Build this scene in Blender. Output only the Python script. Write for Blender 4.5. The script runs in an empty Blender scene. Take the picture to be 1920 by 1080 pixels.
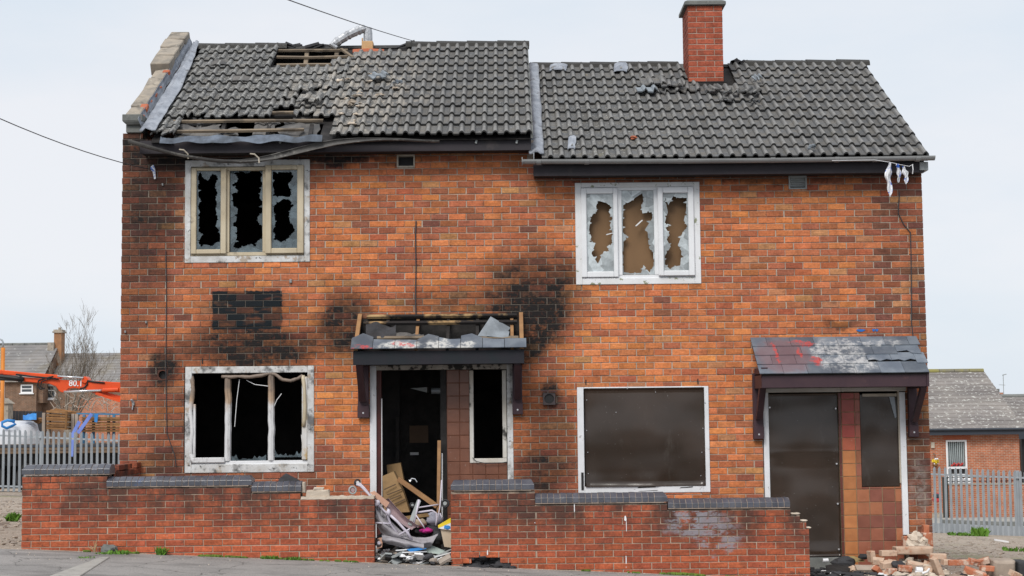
import bpy, math, random
from mathutils import Vector, Matrix, noise as mnoise
from mathutils.geometry import tessellate_polygon
R = random.Random(11)
SC = bpy.context.scene
COL = SC.collection
rad = math.radians

# ------------------------------------------------------------------ camera
F = 2880.0
CAM = Vector((0.0, -20.0, 1.9))
CM = (Matrix.Rotation(rad(-0.22), 4, 'Z') @ Matrix.Rotation(rad(90 + 4.52), 4, 'X') @ Matrix.Rotation(rad(-0.58), 4, 'Z'))
cd = bpy.data.cameras.new('camera')
cam = bpy.data.objects.new('camera', cd)
COL.objects.link(cam)
cam.matrix_world = Matrix.Translation(CAM) @ CM
cd.sensor_width = 36.0
cd.lens = 36.0 * F / 1920.0
cd.clip_start = 0.1
cd.clip_end = 2000
SC.camera = cam

# ------------------------------------------------------------------ sky and sun
SUN_EL, SUN_AZ = rad(46), rad(200)          # azimuth clockwise from +Y
w = bpy.data.worlds.new('World')
SC.world = w
w.use_nodes = True
wn = w.node_tree
wn.nodes.clear()
wo = wn.nodes.new('ShaderNodeOutputWorld')
bg = wn.nodes.new('ShaderNodeBackground')
sky = wn.nodes.new('ShaderNodeTexSky')
sky.sky_type = 'NISHITA'
sky.sun_disc = False
sky.sun_elevation = SUN_EL
sky.sun_rotation = SUN_AZ
tc = wn.nodes.new('ShaderNodeTexCoord')
mp = wn.nodes.new('ShaderNodeMapping')
mp.inputs['Scale'].default_value = (1.2, 1.2, 4.0)
nz = wn.nodes.new('ShaderNodeTexNoise')
nz.inputs['Scale'].default_value = 1.6
nz.inputs['Detail'].default_value = 6
nz.inputs['Roughness'].default_value = 0.55
cr = wn.nodes.new('ShaderNodeValToRGB')
cr.color_ramp.elements[0].position = 0.34
cr.color_ramp.elements[0].color = (8.0, 8.95, 9.95, 1)
cr.color_ramp.elements[1].position = 0.62
cr.color_ramp.elements[1].color = (9.6, 9.8, 10.3, 1)
mx = wn.nodes.new('ShaderNodeMix')
mx.data_type = 'RGBA'
mx.inputs[0].default_value = 0.93
L = wn.links.new
L(tc.outputs['Generated'], mp.inputs['Vector'])
L(mp.outputs['Vector'], nz.inputs['Vector'])
L(nz.outputs[0], cr.inputs['Fac'])
L(sky.outputs['Color'], mx.inputs[6])
L(cr.outputs['Color'], mx.inputs[7])
L(mx.outputs[2], bg.inputs['Color'])
bg.inputs['Strength'].default_value = 0.092
L(bg.outputs['Background'], wo.inputs['Surface'])

sd = bpy.data.lights.new('sun', 'SUN')
sd.energy = 2.95
sd.angle = rad(28)
sd.color = (1.0, 0.96, 0.9)
sun = bpy.data.objects.new('sun', sd)
COL.objects.link(sun)
sdir = Vector((math.sin(SUN_AZ) * math.cos(SUN_EL), math.cos(SUN_AZ) * math.cos(SUN_EL), math.sin(SUN_EL)))
sun.rotation_euler = sdir.to_track_quat('Z', 'Y').to_euler()
sun.location = (0, -30, 40)
SC.view_settings.view_transform = 'Standard'
SC.view_settings.look = 'None'
SC.view_settings.exposure = 0.0
SC.view_settings.gamma = 1.0
SC.view_settings.use_curve_mapping = False

# ------------------------------------------------------------------ measuring helpers
CI = (Matrix.Translation(CAM) @ CM).inverted()

def ray(px, py):
    return (CM.to_3x3() @ Vector(((px - 960) / F, -(py - 540) / F, -1))).normalized()

def P(px, py, Y=0.0):
    d = ray(px, py)
    return CAM + d * ((Y - CAM.y) / d.y)

def X(px, Y=0.0, py=650):
    return P(px, py, Y).x

def Z(py, Y=0.0, px=960):
    return P(px, py, Y).z

def rect(x0, y0, x1, y1, Y=0.0):
    a, b, c, d = P(x0, y0, Y), P(x1, y0, Y), P(x1, y1, Y), P(x0, y1, Y)
    return (a.x + d.x) / 2, (b.x + c.x) / 2, (c.z + d.z) / 2, (a.z + b.z) / 2     # x0,x1,z0,z1

def proj(wp):
    v = CI @ Vector(wp)
    return 960 + v.x / -v.z * F, 540 - v.y / -v.z * F

def hitplane(px, py, o, nrm):
    d = ray(px, py)
    return CAM + d * ((Vector(o) - CAM).dot(nrm) / d.dot(nrm))

def inpoly(x, y, poly):
    c = False
    j = len(poly) - 1
    for i in range(len(poly)):
        xi, yi = poly[i]
        xj, yj = poly[j]
        if (yi > y) != (yj > y) and x < (xj - xi) * (y - yi) / (yj - yi) + xi:
            c = not c
        j = i
    return c

def gz(x, y):
    xc = max(-15.0, min(16.0, x))
    z = 0.03 - 0.049 * xc
    if y > -1.6:
        z -= 0.042 * (min(y, 50.0) + 1.6)
    return z

def G(px, py):
    d = ray(px, py)
    t = 5.0
    for i in range(4000):
        p = CAM + d * t
        if p.z <= gz(p.x, p.y):
            break
        t += 0.02
    return p

# ------------------------------------------------------------------ mesh helpers
class MB:
    def __init__(s):
        s.v, s.f, s.c = [], [], []
        s.col = None

    def add(s, vs, fs):
        b = len(s.v)
        s.v += [tuple(q) for q in vs]
        s.f += [tuple(b + i for i in f) for f in fs]
        if s.col is not None:
            s.c += [s.col] * len(fs)

    def hexa(s, p):      # p: 4 bottom (ccw from above), 4 top
        s.add(p, [(3, 2, 1, 0), (4, 5, 6, 7), (0, 1, 5, 4), (1, 2, 6, 5), (2, 3, 7, 6), (3, 0, 4, 7)])

    def box(s, x0, x1, y0, y1, z0, z1):
        s.hexa([(x0, y0, z0), (x1, y0, z0), (x1, y1, z0), (x0, y1, z0), (x0, y0, z1), (x1, y0, z1), (x1, y1, z1), (x0, y1, z1)])

    def obox(s, c, size, m=None):
        hx, hy, hz = size[0] / 2, size[1] / 2, size[2] / 2
        m = m or Matrix.Identity(3)
        c = Vector(c)
        s.hexa([c + m @ Vector(q) for q in ((-hx, -hy, -hz), (hx, -hy, -hz), (hx, hy, -hz), (-hx, hy, -hz), (-hx, -hy, hz), (hx, -hy, hz), (hx, hy, hz), (-hx, hy, hz))])

    def bar(s, a, b, w_, h_, up=(0, 0, 1)):
        a, b = Vector(a), Vector(b)
        d = (b - a)
        l = d.length
        d.normalize()
        up = Vector(up)
        sx = d.cross(up)
        if sx.length < 1e-4:
            sx = d.cross(Vector((0, 1, 0)))
        sx.normalize()
        u = sx.cross(d)
        m = Matrix((d, sx, u)).transposed()
        s.obox((a + b) / 2, (l, w_, h_), m)

    def prism(s, pts, vec):      # planar polygon pts (3D), extruded by vec
        n = len(pts)
        vec = Vector(vec)
        a = [Vector(q) for q in pts]
        b = [q + vec for q in a]
        s.add(a + b, [tuple(range(n)), tuple(range(2 * n - 1, n - 1, -1))] + [(i, i + n, (i + 1) % n + n, (i + 1) % n) for i in range(n)])

    def tube(s, pts, r, n=8, caps=True, half=None, sq=1.0):
        pts = [Vector(q) for q in pts]
        rs = r if isinstance(r, (list, tuple)) else [r] * len(pts)
        vs = []
        prev = None
        for i, p in enumerate(pts):
            d = (pts[min(i + 1, len(pts) - 1)] - pts[max(i - 1, 0)]).normalized()
            ref = prev if prev is not None else (Vector((0, 0, 1)) if abs(d.z) < 0.9 else Vector((0, 1, 0)))
            a = (ref - d * ref.dot(d)).normalized()
            prev = a
            b = d.cross(a)
            for k in range(n):
                t = 2 * math.pi * k / n
                vs.append(p + (a * math.cos(t) + b * math.sin(t) * sq) * rs[i])
        fs = []
        for i in range(len(pts) - 1):
            for k in range(n):
                fs.append((i * n + k, i * n + (k + 1) % n, (i + 1) * n + (k + 1) % n, (i + 1) * n + k))
        if caps:
            fs.append(tuple(range(n - 1, -1, -1)))
            m = (len(pts) - 1) * n
            fs.append(tuple(m + k for k in range(n)))
        s.add(vs, fs)

    def sheet(s, nu, nv, fn, th=None):
        vs = [Vector(fn(i / nu, j / nv)) for j in range(nv + 1) for i in range(nu + 1)]
        fs = [(j * (nu + 1) + i, j * (nu + 1) + i + 1, (j + 1) * (nu + 1) + i + 1, (j + 1) * (nu + 1) + i) for j in range(nv) for i in range(nu)]
        if th is None:
            s.add(vs, fs)
            return
        th = Vector(th)
        n = len(vs)
        w2 = [q + th for q in vs]
        f2 = [tuple(n + k for k in reversed(f)) for f in fs]
        edge = [i for i in range(nu + 1)] + [j * (nu + 1) + nu for j in range(1, nv + 1)] + [nv * (nu + 1) + i for i in range(nu - 1, -1, -1)] + [j * (nu + 1) for j in range(nv - 1, 0, -1)]
        f3 = [(edge[k], edge[(k + 1) % len(edge)], edge[(k + 1) % len(edge)] + n, edge[k] + n) for k in range(len(edge))]
        s.add(vs + w2, fs + f2 + f3)

    def lump(s, c, r, seed=0, n=6, m=4, sq=(1, 1, 1), rough=0.35):
        vs = []
        c = Vector(c)
        for j in range(1, m):
            for i in range(n):
                th, ph = math.pi * j / m, 2 * math.pi * i / n
                d = Vector((math.sin(th) * math.cos(ph), math.sin(th) * math.sin(ph), math.cos(th)))
                k = 1 + rough * mnoise.noise(d * 1.7 + Vector((seed * 3.1, seed * 1.7, 0)))*2
                vs.append(c + Vector((d.x * sq[0], d.y * sq[1], d.z * sq[2])) * r * k)
        vs += [c + Vector((0, 0, r * sq[2])), c - Vector((0, 0, r * sq[2]))]
        t, b = len(vs) - 2, len(vs) - 1
        fs = [(j * n + i, (j + 1) * n + i, (j + 1) * n + (i + 1) % n, j * n + (i + 1) % n) for j in range(m - 2) for i in range(n)]
        fs += [(t, i, (i + 1) % n) for i in range(n)] + [(b, (m - 2) * n + (i + 1) % n, (m - 2) * n + i) for i in range(n)]
        s.add(vs, fs)

    def plate(s, outer, holes, vec):      # flat polygon with holes, extruded by vec
        vec = Vector(vec)
        polys = [outer] + holes
        flat = [Vector(q) for p in polys for q in p]
        tri = tessellate_polygon([[Vector(q) for q in p] for p in polys])
        n = len(flat)
        fs = [tuple(t) for t in tri] + [tuple(n + k for k in reversed(t)) for t in tri]
        o = 0
        for p in polys:
            m = len(p)
            fs += [(o + i, o + (i + 1) % m, n + o + (i + 1) % m, n + o + i) for i in range(m)]
            o += m
        s.add(flat + [q + vec for q in flat], fs)

WP = {}

def mesh_from(name, mb, origin=(0, 0, 0), mat=None, smooth=False):
    me = bpy.data.meshes.new(name)
    o = Vector(origin)
    me.from_pydata([tuple(Vector(q) - o) for q in mb.v], [], mb.f)
    if mat:
        me.materials.append(mat)
    if mb.c:
        a = me.attributes.new('tint', 'FLOAT_COLOR', 'FACE')
        a.data.foreach_set('color', [k for c in mb.c for k in (c[0], c[1], c[2], 1.0)])
    if smooth:
        me.polygons.foreach_set('use_smooth', [True] * len(me.polygons))
    me.update()
    return me

def put(o, parent, loc):
    COL.objects.link(o)
    loc = Vector(loc)
    WP[o.name] = loc
    if parent is not None:
        o.parent = parent
        o.location = loc - WP[parent.name]
    else:
        o.location = loc
    return o

def obj(name, mb, mat, parent=None, label=None, kind=None, smooth=False, bevel=0, cat=None, group=None):
    vs = mb.v
    ctr = Vector(((min(q[0] for q in vs) + max(q[0] for q in vs)) / 2, (min(q[1] for q in vs) + max(q[1] for q in vs)) / 2, min(q[2] for q in vs)))
    me = mesh_from(name, mb, ctr, mat, smooth)
    o = bpy.data.objects.new(name, me)
    put(o, parent, ctr)
    tagp(o, label, cat, group, kind)
    if bevel:
        b = o.modifiers.new('bevel', 'BEVEL')
        b.width = bevel
        b.segments = 1
        b.limit_method = 'ANGLE'
    return o

def tagp(o, label=None, cat=None, group=None, kind=None):
    if label:
        o['label'] = label
    if cat:
        o['category'] = cat
    if group:
        o['group'] = group
    if kind:
        o['kind'] = kind

def thing(name, label, cat, loc, group=None):
    o = bpy.data.objects.new(name, None)
    o.empty_display_size = 0.2
    put(o, None, loc)
    tagp(o, label, cat, group)
    return o

def inst(name, me, parent, loc, rot=None, color=None, scale=None):
    o = bpy.data.objects.new(name, me)
    put(o, parent, loc)
    if rot is not None:
        o.rotation_euler = rot.to_euler() if isinstance(rot, Matrix) else rot
    if color is not None:
        o.color = (color[0], color[1], color[2], 1)
    if scale is not None:
        o.scale = scale
    return o

# ------------------------------------------------------------------ material helpers
def lin(*c):
    return tuple(((k / 255) / 12.92 if k / 255 <= 0.04045 else ((k / 255 + 0.055) / 1.055) ** 2.4) for k in c)

class NB:
    def __init__(s, name):
        s.m = bpy.data.materials.new(name)
        s.m.use_nodes = True
        s.t = s.m.node_tree
        s.b = s.t.nodes['Principled BSDF']
        s.out = s.t.nodes['Material Output']

    def set(s, sock, v):
        if isinstance(v, bpy.types.NodeSocket):
            s.t.links.new(v, sock)
        elif isinstance(v, (tuple, list)) and sock.type == 'RGBA':
            sock.default_value = (v[0], v[1], v[2], 1)
        else:
            sock.default_value = v

    def node(s, ty, **kw):
        n = s.t.nodes.new(ty)
        for k, v in kw.items():
            setattr(n, k, v)
        return n

    def pos(s):
        return s.node('ShaderNodeNewGeometry').outputs['Position']

    def objco(s):
        return s.node('ShaderNodeTexCoord').outputs['Object']

    def vm(s, op, a, b=None):
        n = s.node('ShaderNodeVectorMath', operation=op)
        s.set(n.inputs[0], a)
        if b is not None:
            s.set(n.inputs[1], b)
        return n.outputs['Value'] if op in ('LENGTH', 'DISTANCE', 'DOT_PRODUCT') else n.outputs['Vector']

    def noise(s, vec, scale, detail=4, rough=0.55, color=False):
        n = s.node('ShaderNodeTexNoise')
        s.set(n.inputs['Vector'], vec)
        n.inputs['Scale'].default_value = scale
        n.inputs['Detail'].default_value = detail
        n.inputs['Roughness'].default_value = rough
        return n.outputs[1] if color else n.outputs[0]

    def vor(s, vec, scale, out='Distance', feature='F1'):
        n = s.node('ShaderNodeTexVoronoi', feature=feature)
        s.set(n.inputs['Vector'], vec)
        n.inputs['Scale'].default_value = scale
        return n.outputs[out]

    def mr(s, v, a, b, c=0.0, d=1.0, smooth=True):
        n = s.node('ShaderNodeMapRange', interpolation_type='SMOOTHSTEP' if smooth else 'LINEAR')
        s.set(n.inputs[0], v)
        for i, k in enumerate((a, b, c, d)):
            s.set(n.inputs[i + 1], k)
        return n.outputs[0]

    def ma(s, op, a, b=0.0, clamp=False):
        n = s.node('ShaderNodeMath', operation=op, use_clamp=clamp)
        s.set(n.inputs[0], a)
        s.set(n.inputs[1], b)
        return n.outputs[0]

    def mix(s, f, a, b, mode='MIX'):
        n = s.node('ShaderNodeMix', data_type='RGBA', blend_type=mode)
        s.set(n.inputs[0], f)
        s.set(n.inputs[6], a)
        s.set(n.inputs[7], b)
        return n.outputs[2]

    def scalec(s, colr, f):
        n = s.node('ShaderNodeVectorMath', operation='SCALE')
        s.set(n.inputs[0], colr)
        s.set(n.inputs['Scale'], f)
        return n.outputs['Vector']

    def bump(s, h, strength, dist=0.01, nrm=None):
        n = s.node('ShaderNodeBump')
        n.inputs['Strength'].default_value = strength
        n.inputs['Distance'].default_value = dist
        s.set(n.inputs['Height'], h)
        if nrm is not None:
            s.set(n.inputs['Normal'], nrm)
        return n.outputs['Normal']

    def fin(s, color, rough=0.8, metal=0.0, normal=None, spec=None, alpha=None):
        s.set(s.b.inputs['Base Color'], color)
        s.set(s.b.inputs['Roughness'], rough)
        s.set(s.b.inputs['Metallic'], metal)
        if normal is not None:
            s.set(s.b.inputs['Normal'], normal)
        if spec is not None:
            s.set(s.b.inputs['Specular IOR Level'], spec)
        if alpha is not None:
            s.set(s.b.inputs['Alpha'], alpha)
        return s.m

def simple(name, c1, c2=None, scale=4, rough=0.8, bump=0.0, bscale=60, metal=0.0, stains=(), stretch=None, spec=0.3, objtint=False, rand=0.0, bdist=0.006):
    b = NB(name)
    p = b.pos()
    if stretch:
        p = b.vm('MULTIPLY', p, stretch)
    c = b.mix(b.mr(b.noise(p, scale, 5, 0.6), 0.3, 0.7), c1, c2 or c1)
    oi = None
    if objtint:
        oi = b.node('ShaderNodeObjectInfo')
        c = b.mix(1.0, c, oi.outputs['Color'], 'MULTIPLY')
    if rand:
        oi = oi or b.node('ShaderNodeObjectInfo')
        c = b.scalec(c, b.mr(oi.outputs['Random'], 0, 1, 1 - rand, 1 + rand, False))
    p0 = b.pos()
    for (sc_, scl, lo, hi, amt) in stains:
        f = b.ma('MULTIPLY', b.mr(b.noise(p0, scl, 5, 0.65), lo, hi), amt)
        c = b.mix(f, c, sc_)
    nrm = None
    if bump:
        nrm = b.bump(b.noise(p, bscale, 5, 0.65), bump, bdist)
    return b.fin(c, rough, metal, nrm, spec)

# ------------------------------------------------------------------ materials
CH, PIT, JT = 0.0858, 0.2315, 0.0105
ZC0 = P(850, 327.5).z - 60 * CH
SOOT_AND_DARK = [(480, 298, 280, 24, .9), (285, 360, 85, 190, .62), (462, 655, 150, 56, .93), (560, 650, 70, 40, .5), (470, 590, 120, 70, .5),
        (1000, 588, 98, 90, 1.0), (1012, 515, 135, 62, .68), (985, 635, 55, 70, .95), (640, 606, 66, 84, .85), (900, 560, 150, 40, .35),
        (305, 688, 30, 45, .85), (1030, 810, 75, 140, .55), (318, 770, 60, 150, .45), (1015, 890, 70, 60, .6),
        (250, 470, 80, 250, .38), (1575, 606, 40, 14, .6), (1728, 620, 40, 190, .3), (1360, 334, 400, 16, .6),  # wide low entry darkens the bricks along the right eaves
        (290, 870, 90, 40, .3), (246, 272, 40, 34, .75), (1035, 735, 24, 26, .7), (830, 570, 180, 24, .35), (760, 296, 220, 12, .5), (1722, 830, 40, 160, .4)]

def soot_dark_factor(b):
    p = b.pos()
    n1 = b.noise(p, 3.0, 5, 0.6, color=True)
    off = b.vm('MULTIPLY', b.vm('SUBTRACT', n1, (0.5, 0.5, 0.5)), (0.42, 0.0, 0.34))
    n2 = b.noise(p, 22.0, 3, 0.6, color=True)
    off2 = b.vm('MULTIPLY', b.vm('SUBTRACT', n2, (0.5, 0.5, 0.5)), (0.14, 0.0, 0.12))
    q = b.vm('ADD', b.vm('ADD', p, off), off2)
    inv = None
    for cx, cy, rx, ry, st in SOOT_AND_DARK:
        c = P(cx, cy, 0)
        k = 20.0 / F
        d = b.vm('MULTIPLY', b.vm('SUBTRACT', q, (c.x, 0.0, c.z)), (1 / (rx * k), 0.0, 1 / (ry * k)))
        f = b.mr(b.vm('LENGTH', d), 0.34, 1.2, 1 - st, 1.0)
        inv = f if inv is None else b.ma('MULTIPLY', inv, f)
    return b.ma('SUBTRACT', 1.0, inv), off2

def brick_cell(b):
    # one random value for every brick of the bond
    s = b.node('ShaderNodeSeparateXYZ')
    b.set(s.inputs[0], b.pos())
    row = b.ma('FLOOR', b.ma('DIVIDE', b.ma('SUBTRACT', s.outputs['Z'], ZC0), CH))
    odd = b.ma('MULTIPLY', b.ma('ABSOLUTE', b.ma('MODULO', row, 2.0)), 0.5)
    colm = b.ma('FLOOR', b.ma('ADD', b.ma('DIVIDE', b.ma('SUBTRACT', s.outputs['X'], P(226, 620).x), PIT), odd))
    cb = b.node('ShaderNodeCombineXYZ')
    b.set(cb.inputs[0], colm)
    b.set(cb.inputs[1], row)
    w_ = b.node('ShaderNodeTexWhiteNoise', noise_dimensions='2D')
    b.set(w_.inputs['Vector'], cb.outputs[0])
    return w_.outputs['Value']

def paint_patch(b, off2, cell=None):
    x0, x1, z0, z1 = rect(397, 545, 530, 618)
    p = b.vm('ADD', b.pos(), b.vm('MULTIPLY', off2, (0.5, 0, 0.3)))
    d = b.vm('MULTIPLY', b.vm('SUBTRACT', p, ((x0 + x1) / 2, 0, (z0 + z1) / 2)), (2 / (x1 - x0), 0, 2 / (z1 - z0)))
    d = b.vm('ABSOLUTE', d)
    s = b.node('ShaderNodeSeparateXYZ')
    b.set(s.inputs[0], d)
    m = b.ma('MAXIMUM', s.outputs['X'], s.outputs['Z'])
    edge = b.mr(m, 0.96, 1.01, 1, 0)
    gaps = b.mr(b.noise(b.vm('MULTIPLY', b.pos(), (1.0, 1.0, 2.2)), 3.2, 2), 0.34, 0.46, 0.55, 1.0)
    if cell is not None:
        gaps = b.ma('MULTIPLY', gaps, b.mr(cell, 0.1, 0.35, 0.72, 1.0))
    return b.ma('MULTIPLY', edge, gaps)

def brick_mat(name, objcol, soot, base_mul=(1, 1, 1), garden=False):
    b = NB(name)
    p = b.pos()
    if objcol:
        tint = b.node('ShaderNodeObjectInfo').outputs['Color']
    else:
        a = b.node('ShaderNodeAttribute', attribute_type='GEOMETRY')
        a.attribute_name = 'tint'
        tint = a.outputs['Color']
    fine = b.noise(p, 38, 6, 0.7)
    streak = b.noise(b.vm('MULTIPLY', p, (3.0, 3.0, 26.0)), 2.2, 3, 0.6)
    blot = b.noise(p, 7.5, 4, 0.6)
    k = b.ma('MULTIPLY', b.mr(fine, 0.25, 0.75, 0.72, 1.24), b.mr(streak, 0.3, 0.7, 0.86, 1.12))
    k = b.ma('MULTIPLY', k, b.mr(blot, 0.25, 0.75, 0.8, 1.15))
    c = b.scalec(tint, k)
    # darker burnt kiln marks on some brick faces
    dm = b.ma('MULTIPLY', b.mr(b.noise(p, 9.0, 2, 0.5), 0.60, 0.72), 0.35)
    c = b.mix(dm, c, (0.09, 0.045, 0.03))
    if soot:
        sf, off2 = soot_dark_factor(b)
        cell = brick_cell(b)
        sf = b.ma('MULTIPLY', sf, b.mr(cell, 0, 1, 0.84, 1.22, False), True)
        sf = b.ma('MULTIPLY', sf, b.mr(b.noise(p, 16, 5, 0.7), 0.3, 0.6, 0.82, 1.1), True)
        c = b.mix(sf, c, (0.014, 0.012, 0.012))
        pp = paint_patch(b, off2, cell)
        c = b.mix(b.ma('MULTIPLY', pp, 0.985), c, (0.006, 0.011, 0.015))
        # pale salts low on the right hand corner
        e = P(1722, 915, 0)
        d = b.vm('LENGTH', b.vm('MULTIPLY', b.vm('SUBTRACT', p, (e.x, 0, e.z)), (6.5, 0, 2.1)))
        ef = b.ma('MULTIPLY', b.mr(d, 0.3, 1.2, 1, 0), b.mr(b.noise(p, 6, 5, 0.7), 0.38, 0.6))
        c = b.mix(b.ma('MULTIPLY', ef, 0.6), c, (0.3, 0.27, 0.25))
    if garden:
        # grime washing down from the coping, thin pale splashes, grey paint smear
        sep = b.node('ShaderNodeSeparateXYZ')
        b.set(sep.inputs[0], p)
        gr = b.mr(b.noise(b.vm('MULTIPLY', p, (1.0, 1.0, 0.55)), 2.4, 6, 0.7), 0.34, 0.60, 0.12, 1.0)
        hgt = b.mr(b.ma('ADD', sep.outputs['Z'], b.ma('MULTIPLY', sep.outputs['X'], 0.045)), 0.12, 0.72)
        c = b.mix(b.ma('MULTIPLY', b.ma('MULTIPLY', gr, hgt), 0.86), c, (0.045, 0.032, 0.028))
        sp = b.ma('MULTIPLY', b.mr(b.noise(p, 6.5, 6, 0.75), 0.58, 0.68), 0.5)
        c = b.mix(sp, c, (0.05, 0.036, 0.03))
        for gx, gy, rx, ry in ((1312, 985, 75, 34), (1350, 1018, 55, 26), (1290, 968, 45, 20)):
            e = P(gx, gy, -1.6)
            kk = 18.4 / F
            q = b.vm('ADD', p, b.vm('MULTIPLY', b.vm('SUBTRACT', b.noise(p, 5, 5, 0.65, color=True), (0.5, 0.5, 0.5)), (0.5, 0, 0.4)))
            d = b.vm('LENGTH', b.vm('MULTIPLY', b.vm('SUBTRACT', q, (e.x, 0, e.z)), (1 / (rx * kk), 0, 1 / (ry * kk))))
            c = b.mix(b.ma('MULTIPLY', b.mr(d, 0.55, 1.05, 0.75, 0), b.mr(b.noise(b.vm('MULTIPLY', p, (1.0, 1.0, 1.8)), 4.5, 6, 0.75), 0.45, 0.56)), c, (0.25, 0.25, 0.28))
    wf = b.ma('MULTIPLY', b.mr(b.noise(p, 17, 4, 0.7), 0.70, 0.76), 0.55)
    c = b.mix(wf, c, (0.48, 0.42, 0.37))
    nrm = b.bump(fine, 0.55, 0.006)
    return b.fin(c, 0.88, 0, nrm, 0.25)

def mortar_mat(name, soot, col=(0.50, 0.42, 0.34), col2=(0.35, 0.295, 0.245), garden=False):
    b = NB(name)
    p = b.pos()
    c = b.mix(b.mr(b.noise(p, 5, 6, 0.7), 0.3, 0.7), col, col2)
    c = b.mix(b.ma('MULTIPLY', b.mr(b.noise(p, 1.3, 3, 0.6), 0.5, 0.7), 0.4), c, (0.17, 0.14, 0.115))
    if soot:
        sf, off2 = soot_dark_factor(b)
        c = b.mix(b.ma('MULTIPLY', sf, 0.78), c, (0.022, 0.02, 0.02))
        c = b.mix(b.ma('MULTIPLY', paint_patch(b, off2), 0.6), c, (0.01, 0.014, 0.018))
    if garden:
        sep = b.node('ShaderNodeSeparateXYZ')
        b.set(sep.inputs[0], p)
        hgt = b.mr(b.ma('ADD', sep.outputs['Z'], b.ma('MULTIPLY', sep.outputs['X'], 0.045)), 0.28, 0.85)
        c = b.mix(b.ma('MULTIPLY', hgt, b.mr(b.noise(p, 5, 4, 0.6), 0.38, 0.6, 0.25, 0.9)), c, (0.10, 0.08, 0.07))
    nrm = b.bump(b.noise(p, 90, 4, 0.7), 0.5, 0.006)
    return b.fin(c, 0.95, 0, nrm, 0.15)

M = {}
M['brick_o'] = brick_mat('house_brick', True, True)
M['brick_s'] = brick_mat('house_brick_joined', False, True)
M['mortar'] = mortar_mat('house_mortar', True)
M['gbrick_o'] = brick_mat('garden_brick', True, False, garden=True)
M['gbrick_s'] = brick_mat('garden_brick_joined', False, False, garden=True)
M['gmortar'] = mortar_mat('garden_mortar', False, (0.50, 0.39, 0.30), (0.33, 0.26, 0.205), True)
M['cbrick_o'] = brick_mat('loose_brick', True, False)
M['cmortar'] = mortar_mat('chimney_mortar', False, (0.42, 0.34, 0.28), (0.3, 0.24, 0.2))
M['limemortar'] = mortar_mat('lime_mortar', False, (0.62, 0.54, 0.45), (0.42, 0.35, 0.28))

def brick_bg_mat(name, c1, c2, mort, sx=0.225, sz=0.075):
    b = NB(name)
    p = b.pos()
    s = b.node('ShaderNodeSeparateXYZ')
    b.set(s.inputs[0], p)
    cb = b.node('ShaderNodeCombineXYZ')
    b.set(cb.inputs[0], b.ma('ADD', s.outputs['X'], s.outputs['Y']))
    b.set(cb.inputs[1], s.outputs['Z'])
    t = b.node('ShaderNodeTexBrick')
    b.set(t.inputs['Vector'], cb.outputs[0])
    b.set(t.inputs['Color1'], c1)
    b.set(t.inputs['Color2'], c2)
    b.set(t.inputs['Mortar'], mort)
    t.inputs['Scale'].default_value = 1.0
    t.inputs['Brick Width'].default_value = sx
    t.inputs['Row Height'].default_value = sz
    t.inputs['Mortar Size'].default_value = 0.012
    c = b.mix(0.5, t.outputs['Color'], b.scalec(t.outputs['Color'], b.mr(b.noise(p, 3, 5, 0.6), 0.3, 0.7, 0.6, 1.4)))
    return b.fin(c, 0.9, 0, b.bump(t.outputs['Fac'], -0.4, 0.01), 0.2)

M['brick_bg'] = brick_bg_mat('plain_brickwork', (0.42, 0.13, 0.058), (0.33, 0.10, 0.048), (0.36, 0.27, 0.21))
M['brick_old'] = brick_bg_mat('old_brickwork', (0.20, 0.105, 0.062), (0.14, 0.075, 0.045), (0.2, 0.17, 0.14), 0.23, 0.085)

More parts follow.
